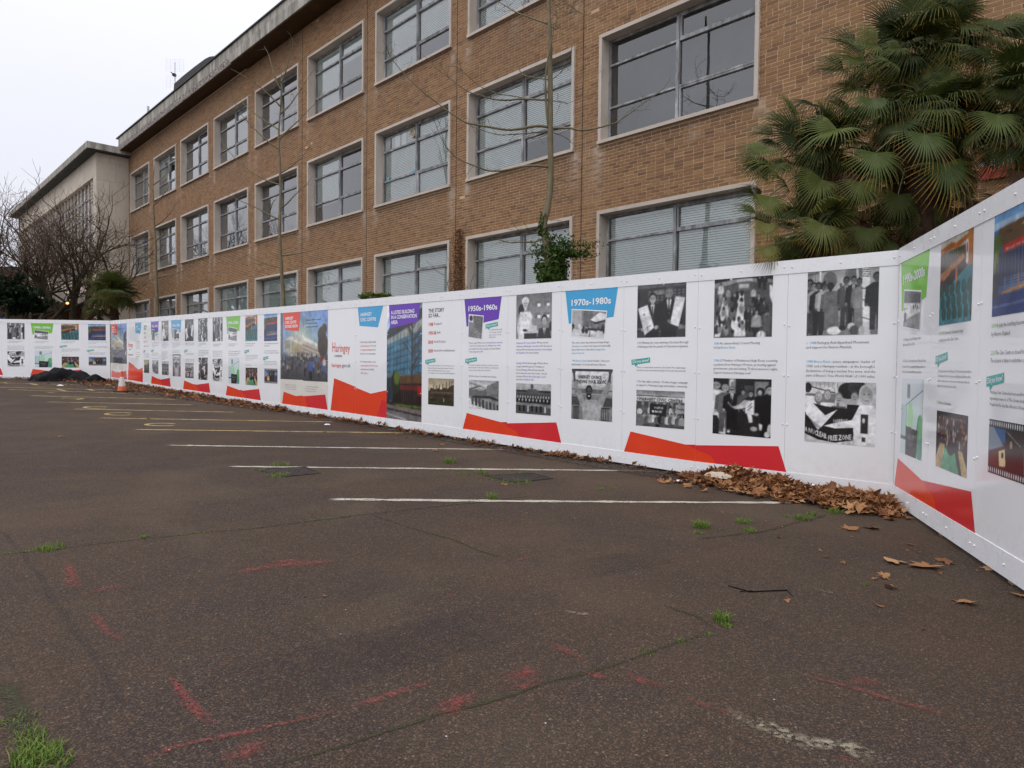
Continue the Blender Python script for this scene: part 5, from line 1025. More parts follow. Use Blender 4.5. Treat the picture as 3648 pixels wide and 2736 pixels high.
dirt=np.maximum(dirt,np.exp(-(ZT-zm)/.45)*(.45+.4*np.sin(tm*1.7)*np.sin(tm*.53)))
dirt=np.clip(dirt+r2.normal(0,.04,nb)+np.where(r2.random(nb)<.06,.35,0),0,1); tone=r2.random(nb); yo=r2.normal(0,.0014,nb)
# the 300 largest in view become bricks of their own
PX=-BD*math.sin(BTH)+tm*math.cos(BTH); PY=BD*math.cos(BTH)+tm*math.sin(BTH); u=PX/PY*2450+1824; v=1299-(zm-CZ)/PY*2450+ (u-1824)*.0111
vis=(u<3640)&(v>8)&(a1-a0>.2)&(PY>1)&~((u>2700)&(v>330))&~((u>3000)&(v>60)&(u<3560))
score=np.where(vis,1/np.maximum(PY,.1)**2,0); pick=np.argsort(-score)[:300]; ind=np.zeros(nb,bool); ind[pick]=True
bm_=MB(); h=.0610; bm_.box(-BLn/2,BLn/2,0,.02,0,h,skip='k'); brick_me=bm_.mesh('brick',MT['brick'])
for i in pick:
    o=link('brick',brick_me,bl,(tm[i],yo[i],bz[i])); o.scale=((a1[i]-a0[i])/BLn,1,1); o.color=(float(stain[i]),float(dirt[i]),float(tone[i]),1)
k=~ind; A0,A1,Z,Y=a0[k],a1[k],bz[k],yo[k]; n=len(A0)
V=np.zeros((n,8,3)); 
for j,(x,y,z) in enumerate(((0,0,0),(1,0,0),(1,1,0),(0,1,0),(0,0,1),(1,0,1),(1,1,1),(0,1,1))):
    V[:,j,0]=np.where(x,A1,A0); V[:,j,1]=Y+(.02 if y else 0); V[:,j,2]=Z+z*h
base=(np.arange(n)*8)[:,None,None]; Fq=np.array([(0,3,2,1),(4,5,6,7),(0,1,5,4),(1,2,6,5),(3,0,4,7)])[None]+base
Cc=np.ones((n,8,4)); Cc[:,:,0]=np.stack([stainf(V[:,j,0],V[:,j,2]) for j in range(8)],1); Cc[:,:,1]=dirt[k][:,None]; Cc[:,:,2]=tone[k][:,None]
o=link('brickwork',npmesh('brickwork',V.reshape(-1,3),Fq.reshape(-1,4),MT['brick_mass'],Cc.reshape(-1,4)),bl); o['kind']='stuff'
# movement joints and cracks in the brickwork
for tj in (-6.36-9.77,-25.3+4.2,-30.15+4.35): pass
for tj in (onfac(787.5,500)[0]+.12,onfac(979,300)[0]+.15,onfac(650,420)[0]+.1,onfac(1243,300)[0]+.22):
    mb=MB(); mb.box(tj-.012,tj+.012,-.004,.008,1.3,ZT-.002); mb.build('movement_joint',MT['dark_joint'],bl)
# windows
SW=.085
def surround(w,h):
    mb=MB(); mb.box(0,w,-.055,.30,h-SW,h); mb.box(-.01,w+.01,-.085,.30,0,SW*.9); mb.box(0,SW,-.055,.30,SW*.9+.001,h-SW-.001); mb.box(w-SW,w,-.055,.30,SW*.9+.001,h-SW-.001); return mb.mesh('window',MT['surround'])
def bars(w,h):
    x0,x1,z0,z1=SW+.001,w-SW-.001,SW*.9+.001,h-SW-.001; xm=(x0+x1)/2; H=z1-z0; d={}
    mb=MB(); mb.box(x0,x0+.055,.225,.299,z0,z1); mb.box(x1-.055,x1,.225,.299,z0,z1); mb.box(x0+.056,x1-.056,.225,.299,z0,z0+.05); mb.box(x0+.056,x1-.056,.225,.299,z1-.055,z1); d['frame']=mb.mesh('frame',MT['winframe'])
    mb=MB(); mb.box(xm-.036,xm+.036,.195,.298,z0+.052,z1-.057); d['mullion']=mb.mesh('mullion',MT['winframe'])
    zt=[z0+H*.335,z0+H*.75]; d['zt']=zt; d['x']=(x0+.057,xm-.044,xm+.044,x1-.057); d['z']=(z0+.051,z1-.056)
    mb=MB(); mb.box(d['x'][0],d['x'][1],.205,.297,-.022,.022); d['tl']=mb.mesh('transom',MT['winframe'])
    mb=MB(); mb.box(d['x'][2],d['x'][3],.205,.297,-.022,.022); d['tr']=mb.mesh('transom',MT['winframe'])
    d['casement']=[]
    for za,zb_ in ((z0+.052,zt[0]-.024),(zt[1]+.024,z1-.058)):
        mb=MB(); a,b=d['x'][2]+.002,d['x'][3]-.002; o=[(a,za),(b,za),(b,zb_),(a,zb_)]; q=.04; i_=[(a+q,za+q),(b-q,za+q),(b-q,zb_-q),(a+q,zb_-q)]
        vs=[(x,.212,z) for x,z in o+i_]+[(x,.288,z) for x,z in o+i_]; fs=[(k,(k+1)%4,4+(k+1)%4,4+k) for k in range(4)]+[(4+k,4+(k+1)%4,12+(k+1)%4,12+k) for k in range(4)]+[(k,8+k,8+(k+1)%4,(k+1)%4) for k in range(4)]
        mb.add(vs,fs); d['casement'].append(mb.mesh('casement',MT['winframe']))
    lv=[d['z'][0],zt[0],zt[1],d['z'][1]]; d['panes']=[]
    for bay in (0,1):
        a,b=(d['x'][0],d['x'][1]) if bay==0 else (d['x'][2],d['x'][3])
        for i in range(3):
            za,zb_=lv[i]+.02,lv[i+1]-.02; mb=MB(); mb.quad((-(b-a)/2,0,-(zb_-za)/2),((b-a)/2,0,-(zb_-za)/2),((b-a)/2,0,(zb_-za)/2),(-(b-a)/2,0,(zb_-za)/2)); d['panes'].append((mb.mesh('pane',MT['glass']),((a+b)/2,.262,(za+zb_)/2)))
    return d
def blindmesh(w,hh,cov):
    mb=MB(); n=int(hh*cov/.052)
    for i in range(n):
        z=-i*.052; mb.quad((0,0,z-.023),(w,0,z-.023),(w,.017,z+.022),(0,.017,z+.022))
    mb.box(0,w,0,.035,.01,.05); 
    if n: mb.box(0,w,.004,.03,-n*.052-.012,-n*.052+.004)
    for x in (.25*w,.78*w): mb.box(x-.002,x+.002,-.003,-.001,-n*.052,0)
    return mb.mesh('blind',MT['blind'])
_bm={}
BL={('b',8):(1,1),('b',7):(1,1),('b',6):(1,1),('b',5):(.95,.75),('b',4):(1,1),('b',3):(1,.6),('b',2):(.5,1),('b',1):(.4,.7),('b',0):(.0,.5),
 ('m',8):(0,0),('m',7):(1,.72),('m',6):(1,1),('m',5):(.7,0),('m',4):(0,.0),('m',3):(0,0),('m',2):(0,.3),('m',1):(.0,0),('m',0):(.5,0),
 ('t',8):(1,1),('t',7):(1,.95),('t',6):(1,.66),('t',5):(.9,.3),('t',4):(0,0),('t',3):(0,.2),('t',2):(0,0),('t',1):(.5,0),('t',0):(0,.6)}
rmesh={}
def room(w,h,dark):
    k=(w,h,dark)
    if k in rmesh: return rmesh[k]
    mb=MB(); x0,x1,z0,z1,y0,y1=SW+.03,w-SW-.03,SW+.03,h-SW-.02,.31,1.35
    mb.quad((x0,y1,z0),(x1,y1,z0),(x1,y1,z1),(x0,y1,z1)); mb.quad((x0,y0,z0),(x0,y1,z0),(x0,y1,z1),(x0,y0,z1)); mb.quad((x1,y1,z0),(x1,y0,z0),(x1,y0,z1),(x1,y1,z1)); mb.quad((x0,y0,z1),(x0,y1,z1),(x1,y1,z1),(x1,y0,z1)); mb.quad((x0,y1,z0),(x0,y0,z0),(x1,y0,z0),(x1,y1,z0))
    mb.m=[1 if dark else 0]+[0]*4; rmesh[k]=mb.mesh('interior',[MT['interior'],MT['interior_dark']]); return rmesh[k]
_wc={}
for c,r,a,b,zb_,zt_ in wins:
    w,h_=round(b-a,3),round(zt_-zb_,3)
    if (w,h_) not in _wc: _wc[(w,h_)]=(surround(w,h_),bars(w,h_))
    sm,d=_wc[(w,h_)]
    W_=link('window',sm,bl,(a,0,zb_)); link('frame',d['frame'],W_); link('mullion',d['mullion'],W_); [link('casement',q_,W_) for q_ in d['casement']]
    for z in d['zt']:
        link('transom',d['tl'],W_,(0,0,z)); link('transom',d['tr'],W_,(0,0,z))
    for me,loc in d['panes']:
        link('pane',me,W_,loc,(rr.gauss(0,.004),0,rr.gauss(0,.005)))
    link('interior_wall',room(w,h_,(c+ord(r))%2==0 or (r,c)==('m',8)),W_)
    for bay,cov in enumerate(BL.get((r,c),(0,0))):
        if cov>0:
            xa,xb=(d['x'][0],d['x'][1]) if bay==0 else (d['x'][2],d['x'][3]); k=(round(xb-xa,3),h_,cov)
            if k not in _bm: _bm[k]=blindmesh(xb-xa-.04,h_-.3,cov)
            o=link('blind',_bm[k],W_,(xa+.02,.302,d['z'][1]-.07),(0,rr.gauss(0,.006),0)); o['kind']='stuff'
    if (r,c)==('m',6):
        mb=MB(); mb.lathe([(.0,-.06),(.13,-.06),(.15,-.03),(.15,.03),(.11,.03),(.09,.0),(.07,.02),(.05,.0),(.03,.02),(0,.0)],20); mb.build('ventilator',MT['cloth_white'],W_,loc=(d['x'][1]-.2,.245,d['zt'][1]+.30),rot=(R(90),0,0))
        mb=MB(); mb.box(.02,.32,0,.004,0,.42); mb.box(.6,.9,0,.004,0,.45); mb.box(1.0,1.25,0,.004,.0,.45); mb.build('paper_sheets',MT['paper_white'],W_,loc=(d['x'][0],.275,d['zt'][1]+.04))
        mb=MB(); mb.box(0,.22,0,.004,0,.05); mb.box(-1.4,-1.28,0,.004,-.02,.09); mb.build('blue_tape',MT['blue_tape'],W_,loc=(d['x'][1]-.3,.25,d['zt'][0]+.05))
# roof edge
tb=onfac(503,135,.65)[0]
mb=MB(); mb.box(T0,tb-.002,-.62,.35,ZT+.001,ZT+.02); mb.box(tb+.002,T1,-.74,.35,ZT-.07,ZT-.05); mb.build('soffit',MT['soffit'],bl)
mb=MB(); mb.box(T0+.02,tb-.001,-.67,.4,ZT+.021,ZT+.34); mb.build('slab_edge',MT['aggregate'],bl)
mb=MB(); mb.box(tb+.001,T1,-.80,.4,ZT-.049,ZT+.36); mb.build('slab_edge',MT['parapet'],bl)
t=T0+.02; 
pm={}
while t<T1:
    w=1.22; 
    if w not in pm: mb=MB(); mb.box(.006,w-.006,-.60,-.45,ZT+.342 if False else 0,.53); pm[w]=mb.mesh('parapet_panel',MT['parapet'])
    link('parapet_panel',pm[w],bl,(t,rr.gauss(0,.002),ZT+.365 if t>tb-1.2 else ZT+.345)); t+=w
mb=MB(); mb.box(T0,T1,-.585,-.40,ZT+.30,ZT+.86); mb.build('parapet_backing',MT['dark_joint'],bl)
mb=MB(); mb.box(T0-.3,T1,-.66,-.36,ZT+.898,ZT+.96); mb.build('coping',MT['coping'],bl)
mb=MB(); mb.box(T0,T1,1.45,14,.0,ZT+.3,skip='b'); mb.build('building_core',MT['dark_roof'],bl)
# curved plant room on the roof, aerial, vent pipe
d0,_=onfac(374,193,.0); 
mb=MB(); pp=[onfac(*q,-1.2) for q in ((375,196),(376,181),(395,164),(420,144),(443,127),(452,122.5),(462,121),(475,122))]; zb_=ZT+.3; vs=[]
for y in (1.2,5.5):
    vs+=[(t,y,z) for t,z in pp]+[(pp[-1][0]+.3,y,zb_),(pp[0][0],y,zb_)]
k=10; mb.add(vs,[(i,(i+1)%k,k+(i+1)%k,k+i) for i in range(k)]+[tuple(range(k))[::-1],tuple(range(k,2*k))]); mb.build('roof_plant_room',MT['dark_roof'],bl)
ax,az=onfac(378,150,-1.6)
root=empty('aerial'); root.parent=None; P=Vector((-BD*math.sin(BTH)+ax*math.cos(BTH)-1.6*math.sin(BTH),BD*math.cos(BTH)+ax*math.sin(BTH)+1.6*math.cos(BTH),0)); zr0=onfac(378,186,-1.6)[1]-.6; zr1=onfac(378,128,-1.6)[1]
root.location=(P.x,P.y,zr0); root.rotation_euler=(0,0,0); tag(root,'thin television aerial with square mesh reflectors standing on the roof','aerial')
mb=MB(); mb.tube([(0,0,0),(0,0,zr1-zr0-.2)],.028,6); mb.build('mast',MT['steel'],root)
H=zr1-zr0; mb=MB()
for s_,t_ in ((H-.75,H),(H-1.75,H-1.0)):
    for i in range(9): z=s_+(t_-s_)*i/8; mb.tube([(-.55,0,z),(.55,0,z)],.003,4)
    for i in range(5): x=-.55+1.1*i/4; mb.tube([(x,0,s_),(x,0,t_)],.004,4)
mb.build('reflector_grid',MT['steel'],root); mb=MB(); mb.box(-.09,.09,-.2,.0,H-1.06,H-.92); mb.tube([(0,-.5,H-1.0),(0,.1,H-1.0)],.03,6); mb.build('dipole_box',MT['door_dark'],root)
px_,pz_=onfac(320,233,-.6); mb=MB(); mb.tube([(px_,.6,ZT+.5),(px_,.6,pz_+.1)],.07,8); mb.build('vent_pipe',MT['canopy_white'],bl)
# sign fixed to the brick wall behind the palms
s0=onfac(2122,300); s1=onfac(2207,290); zt_=onfac(2122,298)[1]; zb_=onfac(2122,388)[1]
root=empty('wall_sign',(-BD*math.sin(BTH)+s0[0]*math.cos(BTH),BD*math.cos(BTH)+s0[0]*math.sin(BTH),zb_),BTH); tag(root,'white and red notice board on the brick wall half hidden by palm leaves','sign')
w=s1[0]-s0[0]; hh=zt_-zb_; mb=MB(); mb.box(0,w,-.06,-.035,.18,hh); mb.build('board',MT['canopy_white'],root); mb=MB(); mb.box(0,w,-.062,-.035,-.02,.178); mb.build('red_band',MT['red_poster'],root)
mb=MB(); text_into(mb,[('orming',0)],w*.2,hh-.28,.22,w*.72,-.0635,.01,3); mb.build('lettering',MT['ink_crimson'],root)
# ============================================================ stone entrance hall at the far end
hb=empty('stone_entrance_hall',bl.location,BTH); tag(hb,'pale stone entrance hall with tall glazed front and flat overhanging roof','building')
FO=1.83; HT=14.45; X0,X1=-77.4,T0-.003
tR,zT=onfac(201,383,FO); zB=onfac(206,612,FO)[1]; tL=X0+.9
mb=MB(); mb.box(X0,X1-.03,-FO+.35,6,0,HT-.01); mb.build('hall_core',MT['dark_joint'],hb)
simple('hall_lining',(0.10,0.055,0.045),0.8,0.2,0.4,1.5)
# ashlar on the return wall
zs_=np.arange(-.1,HT,1.17); 
for i,z in enumerate(zs_):
    z1_=min(z+1.17,HT)-.008
    for a,b in (((0,.75),(.75,FO-.001)) if i%2 else ((0,1.1),(1.1,FO-.001))):
        mb=MB(); mb.box(X1-.05,X1-.001,-b+.004,-a-.004 if a else -.001,z,z1_); mb.build('stone_panel',MT['ashlar'],hb)
# front: top band, right pier, left pier
t=X0
while t<X1-.1:
    b=min(t+1.9,X1-.05); mb=MB(); mb.box(t+.004,b-.004,-FO,-FO+.3,zT+.002,HT-.003); mb.build('stone_panel',MT['ashlar'],hb); t+=1.9
for a,b in ((tR,X1-.052),(X0,tL)):
    for z in zs_:
        z1_=min(z+1.17,zT)-.006
        if z1_>z: mb=MB(); mb.box(a+.003,b-.003,-FO,-FO+.3,z,z1_); mb.build('stone_panel',MT['ashlar'],hb)
# glazing
nbay=26; bw=(tR-tL)/nbay
mb=MB(); mb.box(tL,tR,-FO+.26,-FO+.28,zB,zT); mb.build('glazing',MT['glass'],hb)
mb=MB(); mb.box(tL,tR,-FO+.33,-FO+.345,zB,zT); mb.build('blind_lining',MT['hall_lining'],hb)
mb=MB()
for i in range(nbay):
    if rr.random()<.55: mb.box(tL+bw*i+.15,tL+bw*i+.15+rr.uniform(.15,.5),-FO+.305,-FO+.312,zB+(zT-zB)*rr.choice((.16,.5)),zB+(zT-zB)*rr.choice((.68,.84)))
o=mb.build('curtains',MT['blind'],hb); o['kind']='stuff'
mm=MB(); mm.box(-.045,.045,.12,.2,0,zT-zB-.01); mmesh=mm.mesh('mullion',MT['surround'])
for i in range(1,nbay): link('mullion',mmesh,hb,(tL+bw*i,-FO+.05,zB))
for f in (.16,.30,.5,.68,.84):
    mb=MB(); mb.box(tL,tR,-FO+.19,-FO+.255,zB+(zT-zB)*f,zB+(zT-zB)*f+.09); mb.build('transom',MT['winframe'],hb)
mb=MB()
for i in range(nbay):
    for f0,f1 in ((.02,.14),(.33,.47),(.7,.82),(.86,.98)):
        if rr.random()<.75: mb.box(tL+bw*i+.1,tL+bw*(i+1)-.1,-FO+.29,-FO+.30,zB+(zT-zB)*f0,zB+(zT-zB)*f1)
mb.build('spandrel_panels',MT['door_dark'],hb)
# grille at the top right of the glazing
mb=MB()
for i in range(7): mb.box(tR-1.05,tR-.02,-FO+.1,-FO+.16,zT-1.35+i*.21,zT-1.35+i*.21+.06)
for i in range(5): mb.box(tR-1.05+i*.24,tR-1.0+i*.24,-FO+.09,-FO+.17,zT-1.4,zT-.02)
mb.build('grille',MT['ashlar'],hb)
# base band, canopy, recessed entrance
mb=MB(); mb.box(tL,tR,-FO-.05,-FO+.3,zB-.35,zB-.002); mb.build('sill_band',MT['surround'],hb)
zc0=zB-.40; 
mb=MB(); mb.box(X0+2,tR-2,-FO-3.4,-FO-.052,zc0-.75,zc0-.15); mb.build('entrance_canopy',MT['surround'],hb)
mb=MB(); mb.box(tL,tR-.002,-FO+.2,-FO+.34,0,zc0-.1); mb.build('entrance_recess',MT['door_dark'],hb)
for i in range(7):
    a=tL+1+i*3.9; mb=MB(); mb.box(a,a+1.1,-FO-.1,-FO+.199,0,zc0-.76); mb.build('brick_pier',MT['brick_far'],hb)
for i in range(6):
    a=tL+2.4+i*3.9; mb=MB(); mb.box(a,a+2.1,-FO+.1,-FO+.14,0.3,zc0-1.0); o=mb.build('entrance_door',MT['glass'],hb)
mb=MB(); mb.box(X0+4,X0+12,-FO-6.5,-FO-3.5,zc0-1.25,zc0-.95); mb.build('porch_roof',MT['canopy_white'],hb)
# roof slab
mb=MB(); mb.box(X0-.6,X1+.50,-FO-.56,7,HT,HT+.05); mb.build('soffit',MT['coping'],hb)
mb=MB(); mb.box(X0-.65,X1+.55,-FO-.62,7.1,HT+.051,HT+.45); mb.build('roof_slab',MT['parapet'],hb)
lp=at(145.5,655,35); mb=MB(); mb.lathe([(0,-.06),(.05,-.05),(.075,0),(.05,.05),(0,.06)],12); root=empty('lamp',lp); tag(root,'small orange lamp glowing among the bare trees before the entrance hall','lamp')
mb.build('bulb',MT['lamp'],root,True); mb=MB(); mb.tube([(0,0,.1),(0,0,.3),(0,.5,.4)],.03,6); mb.build('bracket',MT['door_dark'],root)
# low dark building at the far left edge
q=at(0,577,62); q2=at(66,577,62); root=empty('low_building',(q.x-14,62,0)); tag(root,'low dark flat roofed building at the far left edge behind the trees','building')
wd=q2.x-q.x+14; mb=MB(); mb.box(0,wd,0,10,-.2,q.z-.5); mb.build('wall',MT['brick_far'],root); mb=MB(); mb.box(-.4,wd+.4,-.4,10.4,q.z-.499,q.z); mb.build('roof',MT['dark_roof'],root)
for i in range(8):
    f=MB(); f.box(0,1.3,-.04,-.002,0,1.3); o=f.build('window',MT['winframe'],root,loc=(.8+i*2.3,0,q.z-2.6)); g=MB(); g.box(.1,1.2,-.055,-.042,.1,1.2); g.build('pane',MT['interior_dark'],o)
# blue round sign
p=at(9,701,34); root=empty('round_sign',(p.x,p.y,float(gz(p.x,p.y)))); tag(root,'round blue sign on a post at the far left edge above the hoarding','sign')
mb=MB(); mb.lathe([(.33,0),(.33,.02),(0,.02)],24); mb.build('disc',MT['sign_blue'],root,loc=(0,-.04,p.z-root.location.z),rot=(R(90),0,0)); mb=MB(); mb.box(-.2,.15,-.066,-.062,-.03,.06); mb.build('white_mark',MT['paper_white'],root,loc=(0,0,p.z-root.location.z),rot=(0,R(-20),0)); mb=MB(); mb.tube([(0,0,0),(0,0,p.z-root.location.z+.3)],.035,8); mb.build('post',MT['steel'],root)
# ============================================================ bare trees
def jitterline(P,n,amp,r):
    out=[Vector(P[0])]
    for a,b in zip(P[:-1],P[1:]):
        a=Vector(a);b=Vector(b)
        for j in range(1,n+1): out.append(a.lerp(b,j/n)+Vector((r.gauss(0,amp),r.gauss(0,amp),r.gauss(0,amp)))*(0 if j==n else 1))
    return out
def twigs(mb,P,r,density,length,rad,up=.3,lvl=2):
    for a,b in zip(P[:-1],P[1:]):
        L_=(b-a).length; k=L_*density; k=int(k)+(r.random()<k-int(k)); d=(b-a).normalized() if L_>1e-6 else Vector((0,0,1))
        for _ in range(k):
            p=a.lerp(b,r.random()); v=Vector((r.gauss(0,1),r.gauss(0,1),r.gauss(up,.8))).normalized(); v=(v+d*.7).normalized(); l=length*r.uniform(.35,1.1)
            Q=[p]; 
            for s_ in range(4): v=(v+Vector((r.gauss(0,.22),r.gauss(0,.22),r.gauss(.04,.2)))).normalized(); Q.append(Q[-1]+v*l/4)
            mb.tube(Q,[rad,rad*.8,rad*.65,rad*.5,rad*.3],3,cap=False)
            if lvl>1: twigs(mb,Q,r,density*1.3,length*.42,rad*.55,up,lvl-1)
def curve_branch(mb,P,r0,r1,n=6):
    P=[Vector(p) for p in P]; Q=[]
    m=len(P)
    for i in range(m-1):
        p0=P[max(i-1,0)];p1=P[i];p2=P[i+1];p3=P[min(i+2,m-1)]
        for j in range(4):
            t=j/4; Q.append(.5*((2*p1)+(-p0+p2)*t+(2*p0-5*p1+4*p2-p3)*t*t+(-p0+3*p1-3*p2+p3)*t**3))
    Q.append(P[-1]); k=len(Q); mb.tube(Q,[r0+(r1-r0)*(i/(k-1))**.8 for i in range(k)],n); return Q
Z30=lambda x,y:((1650+.30136*x)/DS,(0+.30136*y)/DS); ZZ2=lambda x,y:(737.3+x/3,y/3); Z5b=lambda x,y:((2100+.3013*x)/DS,(.3013*y)/DS); ZI=lambda x,y:((1650+.24108*x)/DS,(650+.24108*y)/DS)
TY=14.0; rt=random.Random(21)
p0=at(1197,640,TY); g0=float(gz(p0.x,p0.y)); root=empty('young_tree',(p0.x,p0.y,g0)); off=-Vector((p0.x,p0.y,g0))
tag(root,'nearest bare young tree with pale upright trunk and ivy round its foot','tree','young bare trees between the hoarding and the brick building')
A=lambda q,Y=TY: at(q[0],q[1],Y)+off
mb=MB(); tr=[Vector((-.05,0,0)),A((1188,640)),A(ZI(1240,1000)),A(ZI(1190,640)),A(ZI(1240,400)),A(ZI(1290,0)),A(Z30(1030,1500)),A(Z30(1030,1000)),A(Z30(1025,500)),A(Z30(1010,0)),A((1184,-60)),A((1180,-200))]
curve_branch(mb,tr,.098,.030,10); mb.build('trunk',MT['bark'],root,True)
brs=[([Z30(995,280),Z30(800,210),Z30(640,150),Z30(500,70),Z30(390,0),Z30(250,-90)],.020,.6),
([Z30(1000,1185),Z30(700,1170),Z30(520,1185),Z30(340,1170),Z30(200,1125),Z30(100,1100),Z30(0,1045),ZZ2(720,520),ZZ2(600,430),ZZ2(590,380)],.022,-.5),
([Z30(740,1165),Z30(560,1130),Z30(400,1105),Z30(200,1020),Z30(60,900),ZZ2(760,440)],.012,-.7),
([Z30(1000,940),Z30(820,915),Z30(700,880),Z30(640,800),Z30(560,780)],.012,.5),
([Z30(1010,1500),Z30(860,1490),Z30(620,1530),Z30(480,1530),Z30(300,1500),Z30(130,1470),ZZ2(800,790),ZZ2(690,720),ZZ2(600,650),ZZ2(500,570),ZZ2(400,470),ZZ2(320,370),ZZ2(290,290)],.032,-.9),
([Z30(1010,1550),Z30(820,1570),Z30(560,1590),Z30(400,1590),Z30(200,1530),Z30(60,1470),ZZ2(750,750)],.017,.5),
([Z30(1050,1515),Z30(1260,1515),Z30(1400,1540),Z30(1600,1510),Z30(1780,1460),Z5b(280,1470),Z5b(450,1360),Z5b(650,1210),Z5b(860,1060),Z5b(970,905)],.026,-.6),
([Z30(1030,1560),Z30(995,1400),Z30(975,1100),Z30(975,900),Z30(1000,700),Z30(1030,540),Z30(1060,400),Z30(1110,200),Z30(1075,50),Z30(1065,-60)],.030,-.25),
([Z30(1050,1190),Z30(1150,1205),Z30(1230,1220),Z30(1340,1180)],.010,-.3),([Z30(1050,940),Z30(1140,870),Z30(1200,790),Z30(1260,700)],.010,-.3),
([ZZ2(1345,1080),ZZ2(1200,1075),ZZ2(1050,1105),ZZ2(950,1105),ZZ2(880,1080),ZZ2(780,1040),ZZ2(700,980),ZZ2(650,900),ZZ2(610,800)],.028,-.7),
([ZI(1150,840),ZI(1060,880),ZI(880,880),ZI(720,890),ZI(600,870),ZI(500,840),ZI(430,825)],.022,-.5),([ZI(1120,830),ZI(1050,900),ZI(960,1000),ZI(900,1100)],.014,-.5),([ZI(1160,850),ZI(1260,980),ZI(1340,1060),ZI(1200,1180)],.012,-.4),
([ZI(1290,1200),ZI(1500,1210),ZI(1640,1180),ZI(1840,1210)],.012,-.4),([ZI(1180,600),ZI(1080,740),ZI(950,690),ZI(800,690),ZI(650,400)],.008,-.4),([ZI(1290,560),ZI(1420,560),ZI(1560,640)],.007,-.3),
([Z30(1110,50),Z30(1190,150),Z30(1250,150),Z30(1300,100),Z30(1340,0)],.009,-.5),([Z30(1060,280),Z30(1150,330),Z30(1290,560)],.006,-.5),([Z30(1100,60),Z30(1250,60),Z30(1400,160),Z30(1640,220)],.007,.6),
([ZI(1350,-40),ZI(1560,0),ZI(1480,130),ZI(1390,260)],.010,-.3),([Z30(1010,520),Z30(860,540),Z30(700,500),Z30(560,440)],.006,.5),([Z30(1040,1560),Z30(1200,1620),Z30(1300,1700)],.010,.5),([Z30(1000,1580),Z30(850,1640),Z30(700,1600)],.009,-.5),([ZZ2(1370,1100),ZZ2(1390,1250),ZZ2(1400,1300)],.007,-.2)]
tw=MB()
for P,r0,dy in brs:
    n=len(P); pts=[A(q,TY+dy*(i/(n-1))) for i,q in enumerate(P)]; mb=MB(); Q=curve_branch(mb,pts,r0,.004,6); mb.build('branch',MT['bark'],root,True)
    twigs(tw,Q[len(Q)//5:],rt,5.0,.45,.0055,.25,2)
o=tw.build('twigs',MT['twig_brown'],root); o['kind']='stuff'
def youngtree(Y,pts,brl,label,seed,r0,tone):
    r=random.Random(seed); p0=at(*pts[0],Y); g0=float(gz(p0.x,p0.y)); root=empty('young_tree',(p0.x,p0.y,g0)); off=-Vector((p0.x,p0.y,g0)); tag(root,label,'tree','young bare trees between the hoarding and the brick building')
    tr=[Vector((0,0,0))]+[at(*q,Y)+off for q in pts[1:]]; mb=MB(); Q=curve_branch(mb,tr,r0,.008,8); mb.build('trunk',MT['bark'],root,True); tw=MB()
    for f,dx,up,ln in brl:
        i=int(f*(len(Q)-1)); a=Q[i]; v=Vector((dx,r.uniform(-.5,.5),up)).normalized(); P=[a]; 
        for s_ in range(5): v=(v+Vector((r.gauss(0,.12),r.gauss(0,.12),.10+r.gauss(0,.08)))).normalized(); P.append(P[-1]+v*ln/5)
        mb=MB(); q=curve_branch(mb,P,r0*.34,.004,5); mb.build('branch',MT['bark'],root,True); twigs(tw,q,r,3.0,.5,.006,.4,2)
    twigs(tw,Q[len(Q)//2:],r,2.0,.5,.006,.4,2)
    o=tw.build('twigs',MT['twig_brown'],root); o['kind']='stuff'
youngtree(22,[(612,700),(612,655),(609,600),(604,500),(606,400),(602,300),(606,230),(608,165),(607,140)],[(.42,-1,.25,2.2),(.45,.9,.3,1.6),(.5,-1,.35,2.4),(.55,1,.3,1.4),(.6,-1,.6,2.4),(.64,.9,.8,2.2),(.68,-1,.7,2.2),(.72,1,.9,2.0),(.76,-1,.8,1.8),(.82,-.8,1,1.6),(.85,.7,1,1.3),(.3,-1,.0,1.4),(.34,.8,.05,1.5)],'middle bare young tree of the row, left of centre in front of small windows',5,.085,0)
youngtree(33,[(340,700),(339,660),(337,600),(335,520),(332,460),(331,400),(333,360)],[(.3,-1,.2,1.6),(.35,1,.25,2.0),(.42,-1,.3,1.8),(.5,1,.4,2.0),(.55,-1,.5,1.6),(.6,1,.4,1.8),(.66,-1,.6,1.6),(.72,1,.6,1.4),(.8,-1,.8,1.2),(.85,1,.9,1.0)],'farthest bare young tree of the row, beside the stone entrance hall',9,.12,0)
